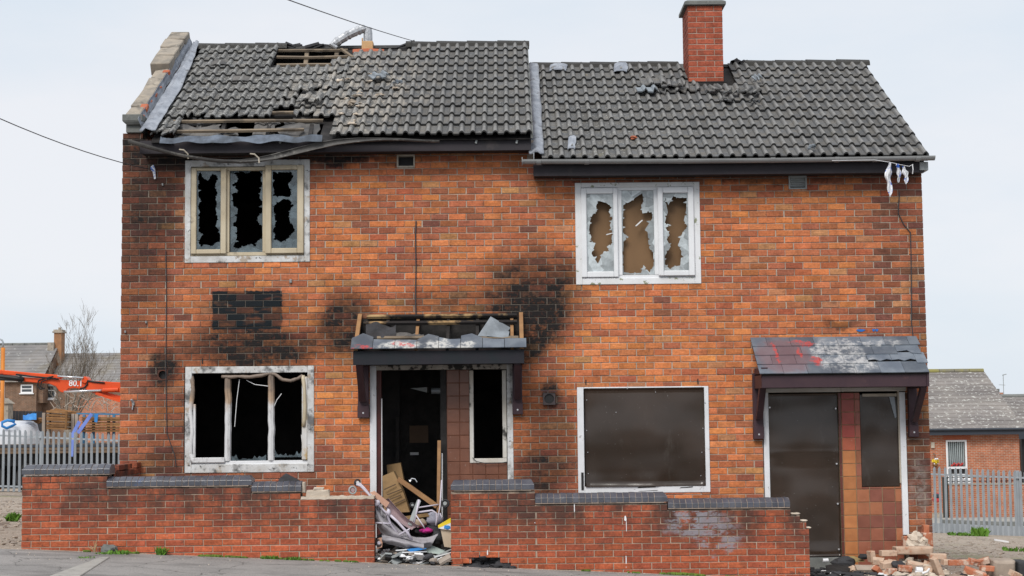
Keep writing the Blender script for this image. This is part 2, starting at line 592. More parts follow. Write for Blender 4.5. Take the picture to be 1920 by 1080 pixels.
def tile_mat(name, base=(0.097, 0.100, 0.105), lich=0.6):
    b = NB(name)
    p = b.pos()
    oi = b.node('ShaderNodeObjectInfo')
    rnd = oi.outputs['Random']
    sh = b.vm('ADD', p, b.vm('MULTIPLY', oi.outputs['Location'], (0.37, 0.11, 0.53)))
    c = b.scalec(base, b.mr(rnd, 0, 1, 0.78, 1.22, False))
    c = b.mix(b.mr(b.noise(sh, 6, 5, 0.65), 0.35, 0.68), c, b.scalec((0.125, 0.117, 0.106), b.mr(rnd, 0, 1, 0.8, 1.2, False)))
    c = b.scalec(c, b.mr(b.noise(sh, 55, 4, 0.7), 0.25, 0.75, 0.7, 1.3))
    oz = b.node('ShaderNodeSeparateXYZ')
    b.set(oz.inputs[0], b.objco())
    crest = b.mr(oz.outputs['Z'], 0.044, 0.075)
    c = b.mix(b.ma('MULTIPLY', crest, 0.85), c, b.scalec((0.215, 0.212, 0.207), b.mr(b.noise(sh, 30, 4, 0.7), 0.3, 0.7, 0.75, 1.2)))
    # white lichen spots, denser towards the left hand end of the roof
    s = b.node('ShaderNodeSeparateXYZ')
    b.set(s.inputs[0], p)
    zone = b.ma('MAXIMUM', b.mr(s.outputs['X'], -2.4, -0.6, 1.0, 0.34),
                b.ma('MULTIPLY', b.mr(b.vm('LENGTH', b.vm('MULTIPLY', b.vm('SUBTRACT', p, (1.2, 1.0, 5.0)), (0.35, 0.25, 0.25))), 0.3, 1.2, 1, 0), 0.75))
    zone = b.ma('MAXIMUM', zone, b.mr(b.noise(p, 0.9, 3), 0.52, 0.68, 0, 0.55))
    th = b.ma('SUBTRACT', 0.69, b.ma('MULTIPLY', zone, 0.16 * lich / 0.6))
    nzv = b.noise(sh, 30, 5, 0.75)
    lf = b.mr(b.ma('SUBTRACT', nzv, th), 0.0, 0.09)
    lf = b.ma('MULTIPLY', lf, b.mr(b.noise(sh, 90, 3, 0.7), 0.30, 0.58, 0.4, 1.0))
    c = b.mix(lf, c, (0.44, 0.44, 0.41))
    dk = b.mr(b.noise(sh, 12, 5, 0.75), 0.56, 0.70, 0, 0.55)
    c = b.mix(dk, c, (0.05, 0.05, 0.05))
    az = b.ma('MULTIPLY', b.mr(b.vm('LENGTH', b.vm('MULTIPLY', b.vm('SUBTRACT', p, (-2.0, 1.2, 6.2)), (0.8, 0.42, 0.3))), 0.35, 1.1, 1, 0), b.mr(b.noise(b.vm('MULTIPLY', p, (3.0, 0.8, 0.8)), 2.2, 6, 0.75), 0.46, 0.62))
    c = b.mix(b.ma('MULTIPLY', az, 0.75), c, (0.36, 0.325, 0.28))
    # moss and ochre lichen
    gf = b.mr(b.noise(p, 2.6, 5, 0.7), 0.60, 0.74)
    c = b.mix(b.ma('MULTIPLY', gf, 0.35), c, (0.14, 0.125, 0.065))
    of = b.mr(b.noise(sh, 7, 3, 0.6), 0.74, 0.78)
    c = b.mix(b.ma('MULTIPLY', of, 0.6), c, (0.35, 0.25, 0.05))
    # drip edge of every tile darkened: course shade painted in with lap dirt
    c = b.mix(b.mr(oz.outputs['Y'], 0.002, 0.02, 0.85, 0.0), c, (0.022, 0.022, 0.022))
    return b.fin(c, 0.85, 0, b.bump(b.noise(sh, 70, 4, 0.7), 0.4, 0.004), 0.3)

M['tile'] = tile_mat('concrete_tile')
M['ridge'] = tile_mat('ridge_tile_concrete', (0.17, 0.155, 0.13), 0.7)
M['felt'] = simple('torn_felt', (0.16, 0.15, 0.14), (0.07, 0.07, 0.072), 3, 0.95, 0.6, 14, bdist=0.03)
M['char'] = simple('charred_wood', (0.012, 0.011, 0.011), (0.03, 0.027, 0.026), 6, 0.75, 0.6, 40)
M['charroom'] = simple('sooty_plaster', (0.016, 0.016, 0.018), (0.04, 0.037, 0.036), 2, 0.9, 0.3, 12)
M['batten'] = simple('weathered_batten', (0.25, 0.195, 0.135), (0.14, 0.11, 0.082), 5, 0.85, 0.4, 40, stretch=(0.4, 2, 2), stains=[((0.04, 0.035, 0.03), 3, 0.5, 0.62, 0.6)])
M['timber'] = simple('bare_timber', (0.33, 0.185, 0.085), (0.25, 0.135, 0.065), 4, 0.75, 0.3, 40, stretch=(0.5, 2, 2))
M['halfburnt'] = simple('half_burnt_timber', (0.40, 0.27, 0.13), (0.3, 0.19, 0.09), 4, 0.8, 0.4, 40, stains=[((0.018, 0.016, 0.016), 1.6, 0.40, 0.52, 1.0)])
M['lead'] = simple('lead_flashing', (0.36, 0.385, 0.43), (0.22, 0.24, 0.28), 5, 0.55, 0.6, 8, 0.25, bdist=0.03, stains=[((0.10, 0.10, 0.11), 6, 0.56, 0.68, 0.7), ((0.5, 0.5, 0.5), 9, 0.62, 0.7, 0.4)])
M['stonecap'] = simple('weathered_coping_stone', (0.36, 0.31, 0.25), (0.24, 0.215, 0.185), 5, 0.92, 0.6, 30, rand=0.12, stains=[((0.09, 0.085, 0.075), 4, 0.52, 0.66, 0.7), ((0.5, 0.46, 0.38), 11, 0.62, 0.7, 0.5)])
M['concrete'] = simple('grey_concrete', (0.19, 0.195, 0.185), (0.12, 0.125, 0.12), 4, 0.9, 0.5, 40, stains=[((0.30, 0.30, 0.28), 10, 0.6, 0.7, 0.5)])
M['fascia'] = simple('purple_brown_paint', (0.040, 0.022, 0.030), (0.055, 0.030, 0.036), 3, 0.5, 0.1, 20, stains=[((0.10, 0.05, 0.05), 5, 0.62, 0.72, 0.5)])
M['fasciaburnt'] = simple('smoked_fascia_paint', (0.032, 0.026, 0.032), (0.022, 0.02, 0.024), 3, 0.6, 0.15, 20, stains=[((0.075, 0.06, 0.06), 3, 0.58, 0.7, 0.5)])
M['fasciablack'] = simple('blackened_fascia_paint', (0.008, 0.013, 0.017), (0.014, 0.012, 0.018), 3, 0.55, 0.2, 20)
M['gutter'] = simple('grey_gutter_plastic', (0.27, 0.275, 0.275), (0.22, 0.225, 0.225), 2, 0.5, 0.1, 30, stains=[((0.2, 0.2, 0.19), 7, 0.6, 0.7, 0.4)])
M['gutterburnt'] = simple('warped_gutter_plastic', (0.10, 0.095, 0.09), (0.055, 0.053, 0.052), 3, 0.6, 0.3, 20, stains=[((0.25, 0.24, 0.22), 5, 0.57, 0.66, 0.55)])
M['upvc'] = simple('white_window_plastic', (0.72, 0.73, 0.75), (0.64, 0.65, 0.67), 3, 0.35, 0.03, 20, stains=[((0.35, 0.33, 0.29), 6, 0.62, 0.72, 0.5), ((0.45, 0.43, 0.4), 28, 0.64, 0.7, 0.35)])
M['upvc_moss'] = simple('mossy_white_sill', (0.70, 0.71, 0.73), (0.6, 0.6, 0.6), 3, 0.45, 0.03, 20, stains=[((0.17, 0.19, 0.09), 9, 0.60, 0.64, 0.85)])
M['upvc_smoke'] = simple('smoke_yellowed_plastic', (0.52, 0.45, 0.33), (0.43, 0.36, 0.25), 2.5, 0.45, 0.05, 20, stains=[((0.12, 0.10, 0.08), 3.5, 0.58, 0.72, 0.7)])
M['paintwood_burnt'] = simple('scorched_white_paint', (0.62, 0.63, 0.64), (0.45, 0.44, 0.42), 5, 0.7, 0.35, 40, stains=[((0.05, 0.05, 0.052), 4.2, 0.50, 0.66, 0.85), ((0.30, 0.22, 0.14), 6, 0.58, 0.66, 0.7), ((0.02, 0.02, 0.02), 16, 0.6, 0.68, 0.8)])
M['plastic_old'] = simple('melted_plastic', (0.50, 0.46, 0.42), (0.30, 0.25, 0.20), 3, 0.55, 0.35, 25, stains=[((0.04, 0.035, 0.03), 4, 0.50, 0.62, 0.9), ((0.38, 0.25, 0.10), 5, 0.58, 0.68, 0.7)])
def scorched_upvc():
    b = NB('scorched_upvc')
    p = b.pos()
    s = b.node('ShaderNodeSeparateXYZ')
    b.set(s.inputs[0], p)
    za, zb = Z(765, 0, 470), Z(712, 0, 470)
    h = b.ma('ADD', s.outputs['Z'], b.ma('MULTIPLY', b.ma('SUBTRACT', b.noise(p, 5, 4), 0.5), 0.7))
    c = b.mix(b.mr(h, za - 0.1, za + 0.15), (0.60, 0.60, 0.61), (0.40, 0.28, 0.19))
    c = b.mix(b.mr(h, za + 0.1, zb), c, (0.20, 0.155, 0.125))
    c = b.mix(b.ma('MULTIPLY', b.mr(b.noise(b.vm('MULTIPLY', p, (2.2, 2.2, 0.5)), 9, 5, 0.7), 0.54, 0.70), 0.6), c, (0.10, 0.075, 0.06))
    return b.fin(c, 0.55, 0, b.bump(b.noise(p, 25, 4), 0.35, 0.006), 0.3)
M['plastic_burnt'] = scorched_upvc()
M['whitewood'] = simple('white_painted_wood', (0.70, 0.71, 0.74), (0.60, 0.61, 0.63), 3, 0.5, 0.15, 40, stains=[((0.24, 0.22, 0.2), 7, 0.61, 0.68, 0.7), ((0.09, 0.09, 0.09), 15, 0.66, 0.7, 0.7)])
M['reddoor'] = simple('dark_red_frame', (0.085, 0.022, 0.018), (0.05, 0.018, 0.016), 4, 0.5, 0.15, 30)

def sheet_metal():
    b = NB('brown_security_sheet')
    p = b.pos()
    c = b.mix(b.mr(b.noise(p, 1.2, 3), 0.35, 0.65), (0.028, 0.018, 0.012), (0.042, 0.027, 0.019))
    c = b.mix(b.ma('MULTIPLY', b.mr(b.noise(p, 26, 3, 0.7), 0.70, 0.74), 0.5), c, (0.3, 0.29, 0.28))
    c = b.mix(b.ma('MULTIPLY', b.mr(b.noise(b.vm('MULTIPLY', p, (1, 1, 0.3)), 4, 5, 0.7), 0.58, 0.75), 0.35), c, (0.10, 0.09, 0.08))
    return b.fin(c, 0.24, 0, b.bump(b.noise(p, 1.7, 1), 0.35, 0.12, b.bump(b.noise(p, 60, 3), 0.06, 0.004)), 0.55)
M['sheet'] = sheet_metal()
M['board_brown'] = simple('brown_timber_board', (0.20, 0.115, 0.055), (0.15, 0.085, 0.04), 2, 0.6, 0.15, 8, stretch=(1, 1, 0.3))

def glass_mat(name, tint, alpha):
    b = NB(name)
    p = b.pos()
    a = b.mr(b.noise(p, 9, 4, 0.6), 0.3, 0.7, alpha - 0.14, min(1, alpha + 0.14))
    cl = b.node('ShaderNodeSeparateColor')
    b.set(cl.inputs[0], b.vor(p, 7.5, 'Color'))
    c = b.scalec(b.mix(b.mr(b.noise(p, 14, 4), 0.4, 0.7), tint, tuple(k * 0.75 for k in tint)), b.mr(cl.outputs[0], 0, 1, 0.55, 1.3, False))
    return b.fin(c, 0.08, 0, None, 0.9, a)
M['glass_smoked'] = glass_mat('smoked_broken_glass', (0.105, 0.14, 0.16), 0.74)
M['glass_pale'] = glass_mat('dusty_sky_pale_glass', (0.50, 0.55, 0.57), 0.78)  # dusty tint kept pale to paint in the reflected sky
M['blueb'] = simple('blue_engineering_brick', (0.050, 0.054, 0.072), (0.082, 0.084, 0.10), 7, 0.3, 0.12, 50, rand=0.2, spec=0.9, stains=[((0.24, 0.23, 0.22), 12, 0.6, 0.7, 0.4), ((0.05, 0.10, 0.22), 2.3, 0.64, 0.7, 0.45)])

def slate_mat(name, paint):
    b = NB(name)
    p = b.pos()
    oi = b.node('ShaderNodeObjectInfo')
    c = b.scalec(b.mix(b.mr(b.noise(p, 4, 5, 0.6), 0.35, 0.65), (0.088, 0.107, 0.135), (0.14, 0.163, 0.192)), b.mr(oi.outputs['Random'], 0, 1, 0.72, 1.25, False))
    q = b.vm('ADD', p, b.vm('MULTIPLY', b.vm('SUBTRACT', b.noise(p, 5, 5, 0.7, color=True), (0.5, 0.5, 0.5)), (0.35, 0.25, 0.25)))

    def blob(px, py, rx, ry, Y):
        e = P(px, py, Y)
        k = (20 + Y) / F
        return b.mr(b.vm('LENGTH', b.vm('MULTIPLY', b.vm('SUBTRACT', q, (e.x, 0, e.z)), (1 / (rx * k), 0, 1 / (ry * k)))), 0.6, 1.0, 1, 0)
    if paint == 'right':
        f = b.ma('MULTIPLY', blob(1470, 668, 62, 40, -.35), 0.55)
        c = b.mix(f, c, (0.18, 0.085, 0.09))
        wsh = None
        for a in ((1545, 664, 28, 34, -.35), (1590, 672, 40, 36, -.4), (1610, 644, 90, 8, -.1), (1620, 680, 30, 22, -.5)):
            g = blob(*a)
            wsh = g if wsh is None else b.ma('MAXIMUM', wsh, g)
        wsh = b.ma('MULTIPLY', wsh, b.mr(b.noise(p, 9, 6, 0.78), 0.40, 0.62))
        c = b.mix(b.ma('MULTIPLY', wsh, 0.82), c, (0.48, 0.48, 0.48))
        red = None
        for a in ((1457, 664, 4, 26, -.35), (1502, 644, 26, 4, -.15), (1528, 676, 11, 13, -.45), (1497, 660, 4, 12, -.3)):
            g = blob(*a)
            red = g if red is None else b.ma('MAXIMUM', red, g)
        c = b.mix(b.ma('MULTIPLY', b.ma('MULTIPLY', red, b.mr(b.noise(p, 14, 4, 0.7), 0.35, 0.6, 0.2, 1.0)), 0.8), c, (0.50, 0.055, 0.045))
    else:
        wsh = b.ma('MAXIMUM', blob(750, 648, 46, 12, -.6), b.ma('MAXIMUM', blob(822, 648, 28, 12, -.6), blob(870, 648, 22, 10, -.6)))
        wsh = b.ma('MULTIPLY', wsh, b.mr(b.noise(p, 13, 5, 0.75), 0.36, 0.55))
        c = b.mix(b.ma('MULTIPLY', wsh, 0.9), c, (0.52, 0.52, 0.5))
        red = b.ma('MAXIMUM', blob(755, 646, 22, 9, -.6), blob(682, 650, 24, 3, -.6))
        red = b.ma('MULTIPLY', red, b.mr(b.noise(p, 18, 4, 0.75), 0.42, 0.58))
        c = b.mix(b.ma('MULTIPLY', red, 0.8), c, (0.5, 0.05, 0.05))
    return b.fin(c, 0.55, 0, b.bump(b.noise(p, 40, 4, 0.7), 0.3, 0.004), 0.45)
M['slate_r'] = slate_mat('painted_slate', 'right')
M['slate_l'] = slate_mat('scorched_slate', 'left')
M['slate_plain'] = simple('dusty_slate_piece', (0.25, 0.28, 0.31), (0.16, 0.18, 0.2), 6, 0.6, 0.3, 30)
M['walltile'] = simple('glazed_wall_tile', (1, 1, 1), (0.8, 0.76, 0.74), 6, 0.35, 0.12, 20, objtint=True, spec=0.5, stains=[((0.45, 0.40, 0.36), 30, 0.68, 0.72, 0.5)])
M['tilegrout'] = simple('yellow_grey_grout', (0.30, 0.24, 0.15), (0.2, 0.15, 0.1), 8, 0.9)
M['tilegrout_dark'] = simple('smoked_grout', (0.17, 0.072, 0.046), (0.15, 0.063, 0.04), 8, 0.9)
M['terracotta'] = simple('terracotta', (0.42, 0.13, 0.07), (0.34, 0.10, 0.05), 6, 0.85, 0.3, 30)
M['buffclay'] = simple('buff_flue_liner', (0.52, 0.33, 0.17), (0.45, 0.27, 0.13), 5, 0.85, 0.3, 30)
M['alu'] = simple('crinkled_aluminium', (0.50, 0.51, 0.53), (0.36, 0.37, 0.39), 6, 0.42, 0.7, 30, 0.55, bdist=0.01, stretch=(1, 1, 1))
M['galv'] = simple('galvanised_steel', (0.36, 0.39, 0.42), (0.30, 0.33, 0.36), 2, 0.5, 0.05, 40, 0.25)
M['black'] = simple('black_plastic', (0.012, 0.012, 0.013), (0.02, 0.02, 0.021), 3, 0.5)
M['wire'] = simple('wire_sheath', (0.045, 0.045, 0.05), None, 3, 0.6)
M['orange'] = simple('orange_machine_paint', (0.70, 0.085, 0.018), (0.58, 0.065, 0.015), 1.5, 0.4, 0.03, 20, stains=[((0.10, 0.03, 0.02), 3, 0.60, 0.7, 0.6)])
M['orangepost'] = simple('orange_post_paint', (0.62, 0.22, 0.03), (0.5, 0.17, 0.03), 1.5, 0.55)
M['chrome'] = simple('polished_ram', (0.7, 0.71, 0.73), None, 2, 0.2, metal=0.8)
M['white'] = simple('white_plastic', (0.75, 0.75, 0.76), (0.66, 0.67, 0.69), 3, 0.55, 0.2, 12)
M['bluewhite'] = simple('white_woven_sack', (0.60, 0.61, 0.64), (0.48, 0.50, 0.54), 2, 0.7, 0.5, 6, bdist=0.05)
M['bluetarp'] = simple('bright_blue_plastic', (0.045, 0.24, 0.58), (0.03, 0.18, 0.48), 3, 0.45, 0.4, 6)
M['bluestrap'] = simple('blue_strap', (0.17, 0.25, 0.62), (0.12, 0.18, 0.5), 3, 0.7)
M['bluesteel'] = simple('blue_steel_frame', (0.06, 0.19, 0.33), (0.05, 0.14, 0.25), 3, 0.5)
M['rustwood'] = simple('rusty_brown_timber', (0.27, 0.14, 0.055), (0.17, 0.085, 0.035), 3, 0.8, 0.2, 20, rand=0.3)
M['palewood'] = simple('grey_pale_post', (0.36, 0.31, 0.27), (0.27, 0.22, 0.18), 3, 0.8)
M['deck'] = simple('old_lorry_planks', (0.17, 0.115, 0.075), (0.10, 0.07, 0.05), 2, 0.9, 0.3, 10)
M['darkfence'] = simple('dark_stained_fence', (0.022, 0.024, 0.030), (0.032, 0.034, 0.04), 2, 0.8)
M['bark'] = simple('grey_bark', (0.23, 0.20, 0.165), (0.14, 0.12, 0.10), 4, 0.95)
M['roof_bg_l'] = simple('old_slate_roof', (0.25, 0.235, 0.225), (0.17, 0.165, 0.165), 0.5, 0.85, 0.3, 6, stains=[((0.42, 0.42, 0.4), 3.4, 0.60, 0.66, 0.7), ((0.17, 0.14, 0.085), 0.3, 0.52, 0.66, 0.5)])
M['roof_bg_r'] = simple('lichened_roof_tile', (0.23, 0.21, 0.195), (0.17, 0.155, 0.15), 0.8, 0.85, 0.3, 8, rand=0.12, stains=[((0.5, 0.5, 0.47), 6.5, 0.575, 0.62, 0.85)])
M['mossy'] = simple('mossy_ridge', (0.24, 0.22, 0.07), (0.16, 0.15, 0.13), 1.2, 0.9)
M['bgblue'] = simple('slate_blue_fascia', (0.035, 0.042, 0.055), None, 2, 0.5)
M['winglass'] = simple('dark_window_glass', (0.05, 0.06, 0.065), (0.03, 0.035, 0.04), 1, 0.08, spec=0.8)
M['blind'] = simple('vertical_blind', (0.42, 0.47, 0.48), (0.32, 0.37, 0.38), 2, 0.7)
M['redflower'] = simple('red_petals', (0.45, 0.03, 0.03), (0.35, 0.06, 0.05), 8, 0.6)
M['yellow'] = simple('yellow_petals', (0.75, 0.55, 0.02), (0.65, 0.5, 0.05), 8, 0.6)
M['leaf'] = simple('weed_leaf', (0.12, 0.25, 0.03), (0.08, 0.17, 0.025), 12, 0.6, rand=0.2)
M['moss'] = simple('green_moss', (0.13, 0.20, 0.03), (0.075, 0.11, 0.022), 14, 0.95)
M['dryweed'] = simple('dry_stem', (0.42, 0.30, 0.17), (0.3, 0.2, 0.11), 10, 0.8)
M['cardboard'] = simple('brown_cardboard', (0.30, 0.19, 0.092), (0.23, 0.145, 0.068), 3, 0.85, 0.15, 12, stains=[((0.16, 0.1, 0.05), 3, 0.55, 0.7, 0.5)])
M['palecard'] = simple('pale_cardboard', (0.50, 0.41, 0.31), (0.42, 0.33, 0.24), 3, 0.85)
M['pinkboard'] = simple('pink_board', (0.56, 0.34, 0.25), (0.48, 0.28, 0.2), 4, 0.85)
M['print'] = simple('faded_ink', (0.10, 0.065, 0.04), None, 3, 0.85)
M['greyfabric'] = simple('grey_pushchair_fabric', (0.36, 0.345, 0.365), (0.27, 0.255, 0.275), 4, 0.85, 0.5, 9, bdist=0.03, stains=[((0.12, 0.11, 0.11), 4, 0.55, 0.68, 0.5)])
M['pinkfabric'] = simple('dusty_pink_fabric', (0.40, 0.29, 0.30), (0.30, 0.22, 0.235), 5, 0.85, 0.4, 12)
M['lilac'] = simple('lilac_tube', (0.55, 0.51, 0.58), (0.46, 0.43, 0.5), 4, 0.35)
M['magenta'] = simple('magenta_cloth', (0.55, 0.03, 0.25), (0.4, 0.02, 0.2), 5, 0.8)
M['palegreen'] = simple('pale_green_board', (0.36, 0.42, 0.39), (0.3, 0.35, 0.33), 3, 0.7)
M['greycloth'] = simple('grey_bundle_cloth', (0.30, 0.30, 0.36), (0.2, 0.2, 0.24), 4, 0.9, 0.5, 9, bdist=0.03)
M['rag'] = simple('charred_scrap', (0.05, 0.05, 0.055), (0.025, 0.025, 0.027), 4, 0.85, 0.5, 20)
M['tape'] = simple('blue_white_tape', (0.74, 0.75, 0.78), None, 3, 0.45, stains=[((0.03, 0.13, 0.55), 9, 0.56, 0.58, 1.0)], spec=0.5)
M['bluepaint'] = simple('blue_paint', (0.02, 0.13, 0.42), None, 3, 0.6)
M['ventgrey'] = simple('grey_vent_plastic', (0.34, 0.36, 0.36), (0.28, 0.3, 0.3), 3, 0.5)
M['cream'] = simple('cream_surround', (0.46, 0.41, 0.34), (0.34, 0.3, 0.24), 5, 0.8)
M['bolt'] = simple('zinc_bolt', (0.6, 0.6, 0.62), None, 3, 0.35, metal=0.6)
M['bin'] = simple('dark_wheelie_bin', (0.018, 0.028, 0.026), None, 2, 0.5)

def ground_mat():
    b = NB('bare_dirt')
    p = b.pos()
    c = b.mix(b.mr(b.noise(p, 1.1, 6, 0.65), 0.35, 0.65), (0.37, 0.30, 0.24), (0.29, 0.235, 0.19))
    c = b.mix(b.mr(b.noise(p, 14, 6, 0.75), 0.4, 0.68), c, (0.46, 0.40, 0.34))
    c = b.mix(b.ma('MULTIPLY', b.mr(b.noise(p, 30, 3, 0.7), 0.60, 0.68), 0.8), c, (0.12, 0.10, 0.085))
    c = b.mix(b.ma('MULTIPLY', b.mr(b.noise(p, 0.45, 4, 0.6), 0.54, 0.68), 0.5), c, (0.16, 0.18, 0.07))
    h = b.noise(p, 12, 7, 0.75)
    return b.fin(c, 0.95, 0, b.bump(h, 0.8, 0.06), 0.2)
M['dirt'] = ground_mat()

def asphalt_mat():
    b = NB('worn_asphalt')
    p = b.pos()
    c = b.mix(b.mr(b.noise(p, 1.6, 5, 0.6), 0.35, 0.65), (0.285, 0.27, 0.26), (0.225, 0.215, 0.208))
    v = b.vor(p, 85)
    c = b.mix(b.mr(v, 0.1, 0.45, 0.55, 0.0), c, (0.42, 0.40, 0.375))
    c = b.mix(b.ma('MULTIPLY', b.mr(b.noise(p, 60, 3, 0.7), 0.56, 0.66), 0.85), c, (0.09, 0.085, 0.08))
    c = b.mix(b.ma('MULTIPLY', b.mr(b.noise(b.vm('MULTIPLY', p, (0.5, 1.6, 1)), 1.0, 6, 0.7), 0.50, 0.62), 0.5), c, (0.105, 0.10, 0.098))
    ck = b.mr(b.vor(b.vm('ADD', p, b.vm('MULTIPLY', b.noise(p, 4, 4, color=True), (0.3, 0.3, 0.3))), 0.9, 'Distance', 'DISTANCE_TO_EDGE'), 0.0, 0.012, 0.75, 0.0)
    c = b.mix(ck, c, (0.05, 0.048, 0.046))
    return b.fin(c, 0.9, 0, b.bump(v, 0.5, 0.006, b.bump(b.noise(p, 9, 5), 0.25, 0.02)), 0.25)
M['asphalt'] = asphalt_mat()
M['kerbstone'] = simple('pale_edging_stone', (0.36, 0.345, 0.32), (0.29, 0.275, 0.255), 5, 0.9, 0.4, 60, stains=[((0.15, 0.14, 0.13), 8, 0.58, 0.68, 0.6)])
M['pave_bg'] = simple('far_pavement', (0.35, 0.335, 0.30), (0.29, 0.275, 0.25), 1, 0.9)

M['unseen_road'] = simple('dark_road_asphalt', (0.075, 0.073, 0.072), (0.055, 0.054, 0.053), 2, 0.85, 0.4, 90)

# ------------------------------------------------------------------ ground
def ground():
    mb = MB()
    xs = sorted(set([-200, -120, -70, -40, -25, -15, 16, 25, 40, 70, 120, 200] + [-15 + i * 0.62 for i in range(51)]))
    ys = sorted(set([-90, -1.9, -1.72, 50, 60, 80, 120, 200, 320] + [-1.6 + i * 0.5 for i in range(60)] + [30 + i * 2 for i in range(11)]))
    vs = []
    for y in ys:
        for x in xs:
            z = gz(x, y)
            if y > -1.5:
                z += 0.035 * mnoise.noise(Vector((x * 1.3, y * 1.3, 0))) + 0.02 * mnoise.noise(Vector((x * 4, y * 4, 3)))
            else:
                z -= 0.3 if y < -50 else 0.25 if y < -1.8 else 0.05 if y < -1.7 else 0.0
            vs.append((x, y, z))
    n = len(xs)
    fs = [(j * n + i, j * n + i + 1, (j + 1) * n + i + 1, (j + 1) * n + i) for j in range(len(ys) - 1) for i in range(n - 1)]
    mb.add(vs, fs)
    obj('ground', mb, M['dirt'], kind='structure', smooth=True)
    mb = MB()
    xs = [-200, -15] + [-12 + i for i in range(25)] + [16, 200]
    ys = [-4.3, -3, -1.68]
    vs = [(x, y, gz(x, -1.7) + 0.0) for y in ys for x in xs]
    n = len(xs)
    fs = [(j * n + i, j * n + i + 1, (j + 1) * n + i + 1, (j + 1) * n + i) for j in range(len(ys) - 1) for i in range(n - 1)]
    mb.add(vs, fs)
    o = obj('pavement', mb, M['asphalt'], kind='structure')
    mb = MB()
    ys = [-60, -30, -12, -4.4]
    vs = [(x, y, gz(x, -1.7) - 0.12) for y in ys for x in xs]
    mb.add(vs, [(j * n + i, j * n + i + 1, (j + 1) * n + i + 1, (j + 1) * n + i) for j in range(len(ys) - 1) for i in range(n - 1)])
    obj('unseen_road', mb, M['unseen_road'], kind='structure')  # unseen roadway, added dark to tone down reflections in the brown boards
    mb = MB()
    for a_, b_ in zip(xs, xs[1:]):
        za, zb = gz(a_, -1.7), gz(b_, -1.7)
        mb.hexa([(a_, -4.42, za - .2), (b_, -4.42, zb - .2), (b_, -4.302, zb - .2), (a_, -4.302, za - .2), (a_, -4.42, za + .002), (b_, -4.42, zb + .002), (b_, -4.302, zb + .002), (a_, -4.302, za + .002)])
    obj('kerb', mb, M['kerbstone'], kind='structure')
    # pale edging stones running diagonally across the asphalt
    a, b_ = (G(186, 1047), G(206, 1046)), (G(92, 1082), G(150, 1082))
    n = 3
    for k in range(n):
        t0, t1 = k / n + 0.006, (k + 1) / n - 0.006
        q = [a[0].lerp(b_[0], t0), a[1].lerp(b_[1], t0), a[1].lerp(b_[1], t1), a[0].lerp(b_[0], t1)]
        m2 = MB()
        lo = [Vector((v.x, v.y, gz(v.x, -1.7) - 0.03)) for v in q]
        hi = [Vector((v.x, v.y, gz(v.x, -1.7) + 0.012)) for v in q]
        m2.hexa([lo[3], lo[2], lo[1], lo[0], hi[3], hi[2], hi[1], hi[0]])
        obj('edging_stone', m2, M['kerbstone'], o, bevel=0.006)
ground()

# ------------------------------------------------------------------ house frame numbers
X0, X1, XD = P(226, 620).x, P(1738, 650).x, P(1003, 500).x
YB, YR, YE = 6.5, 3.1, -0.36        # back wall, ridge, tile edge at the eaves
WT = 0.26

class Slope:
    def __init__(s, e, r, ex, rx, yr):
        s.o = Vector((0, YE, Z(e, YE, ex)))
        zr = Z(r, yr, rx)
        s.a = math.atan2(zr - s.o.z, yr - YE)
        s.S = Vector((0, math.cos(s.a), math.sin(s.a)))
        s.N = Vector((0, -math.sin(s.a), math.cos(s.a)))
        s.len = (yr - YE) / math.cos(s.a)
        s.zr = zr

    def w(s, x, t, n=0.0):
        return Vector((x, 0, 0)) + s.o + s.S * t + s.N * n

    def at(s, px, py, n=0.0):
        p = hitplane(px, py, s.o + s.N * n, s.N)
        return p.x, (p - s.o - s.N * n).dot(s.S)

    def mat(s):
        return Matrix((Vector((1, 0, 0)), s.S, s.N)).transposed()
RL = Slope(258, 85, 640, 860, YR)
RR = Slope(299, 121, 1370, 1450, YR)

OPEN_L = {'ul': rect(347, 300, 581, 492), 'll': rect(345, 687, 589, 886), 'door': rect(694, 684, 962, 1052), 'vent': rect(745, 291, 777, 314), 'hole': rect(296, 694, 314, 712)}
OPEN_R = {'ur': rect(1079, 342, 1313, 533), 'lr': rect(1083, 725, 1330, 924), 'door': rect(1432, 727, 1702, 1060), 'vent': rect(1479, 331, 1512, 354)}
ZBASE = -0.75
ZTL, ZTR = Z(266, 0, 640), Z(308, 0, 1370)

LEFT = thing('burnt_house', 'burnt-out brick house with broken windows, holes in its tiled roof and soot over the doorway', 'house', (P(620, 1050).x, 0, gz(-2.3, 0)))
RIGHT = thing('boarded_house', 'brick house with chimney, brown boards over its ground floor window and front door', 'house', (P(1370, 1050).x, 0, gz(2.9, 0)))

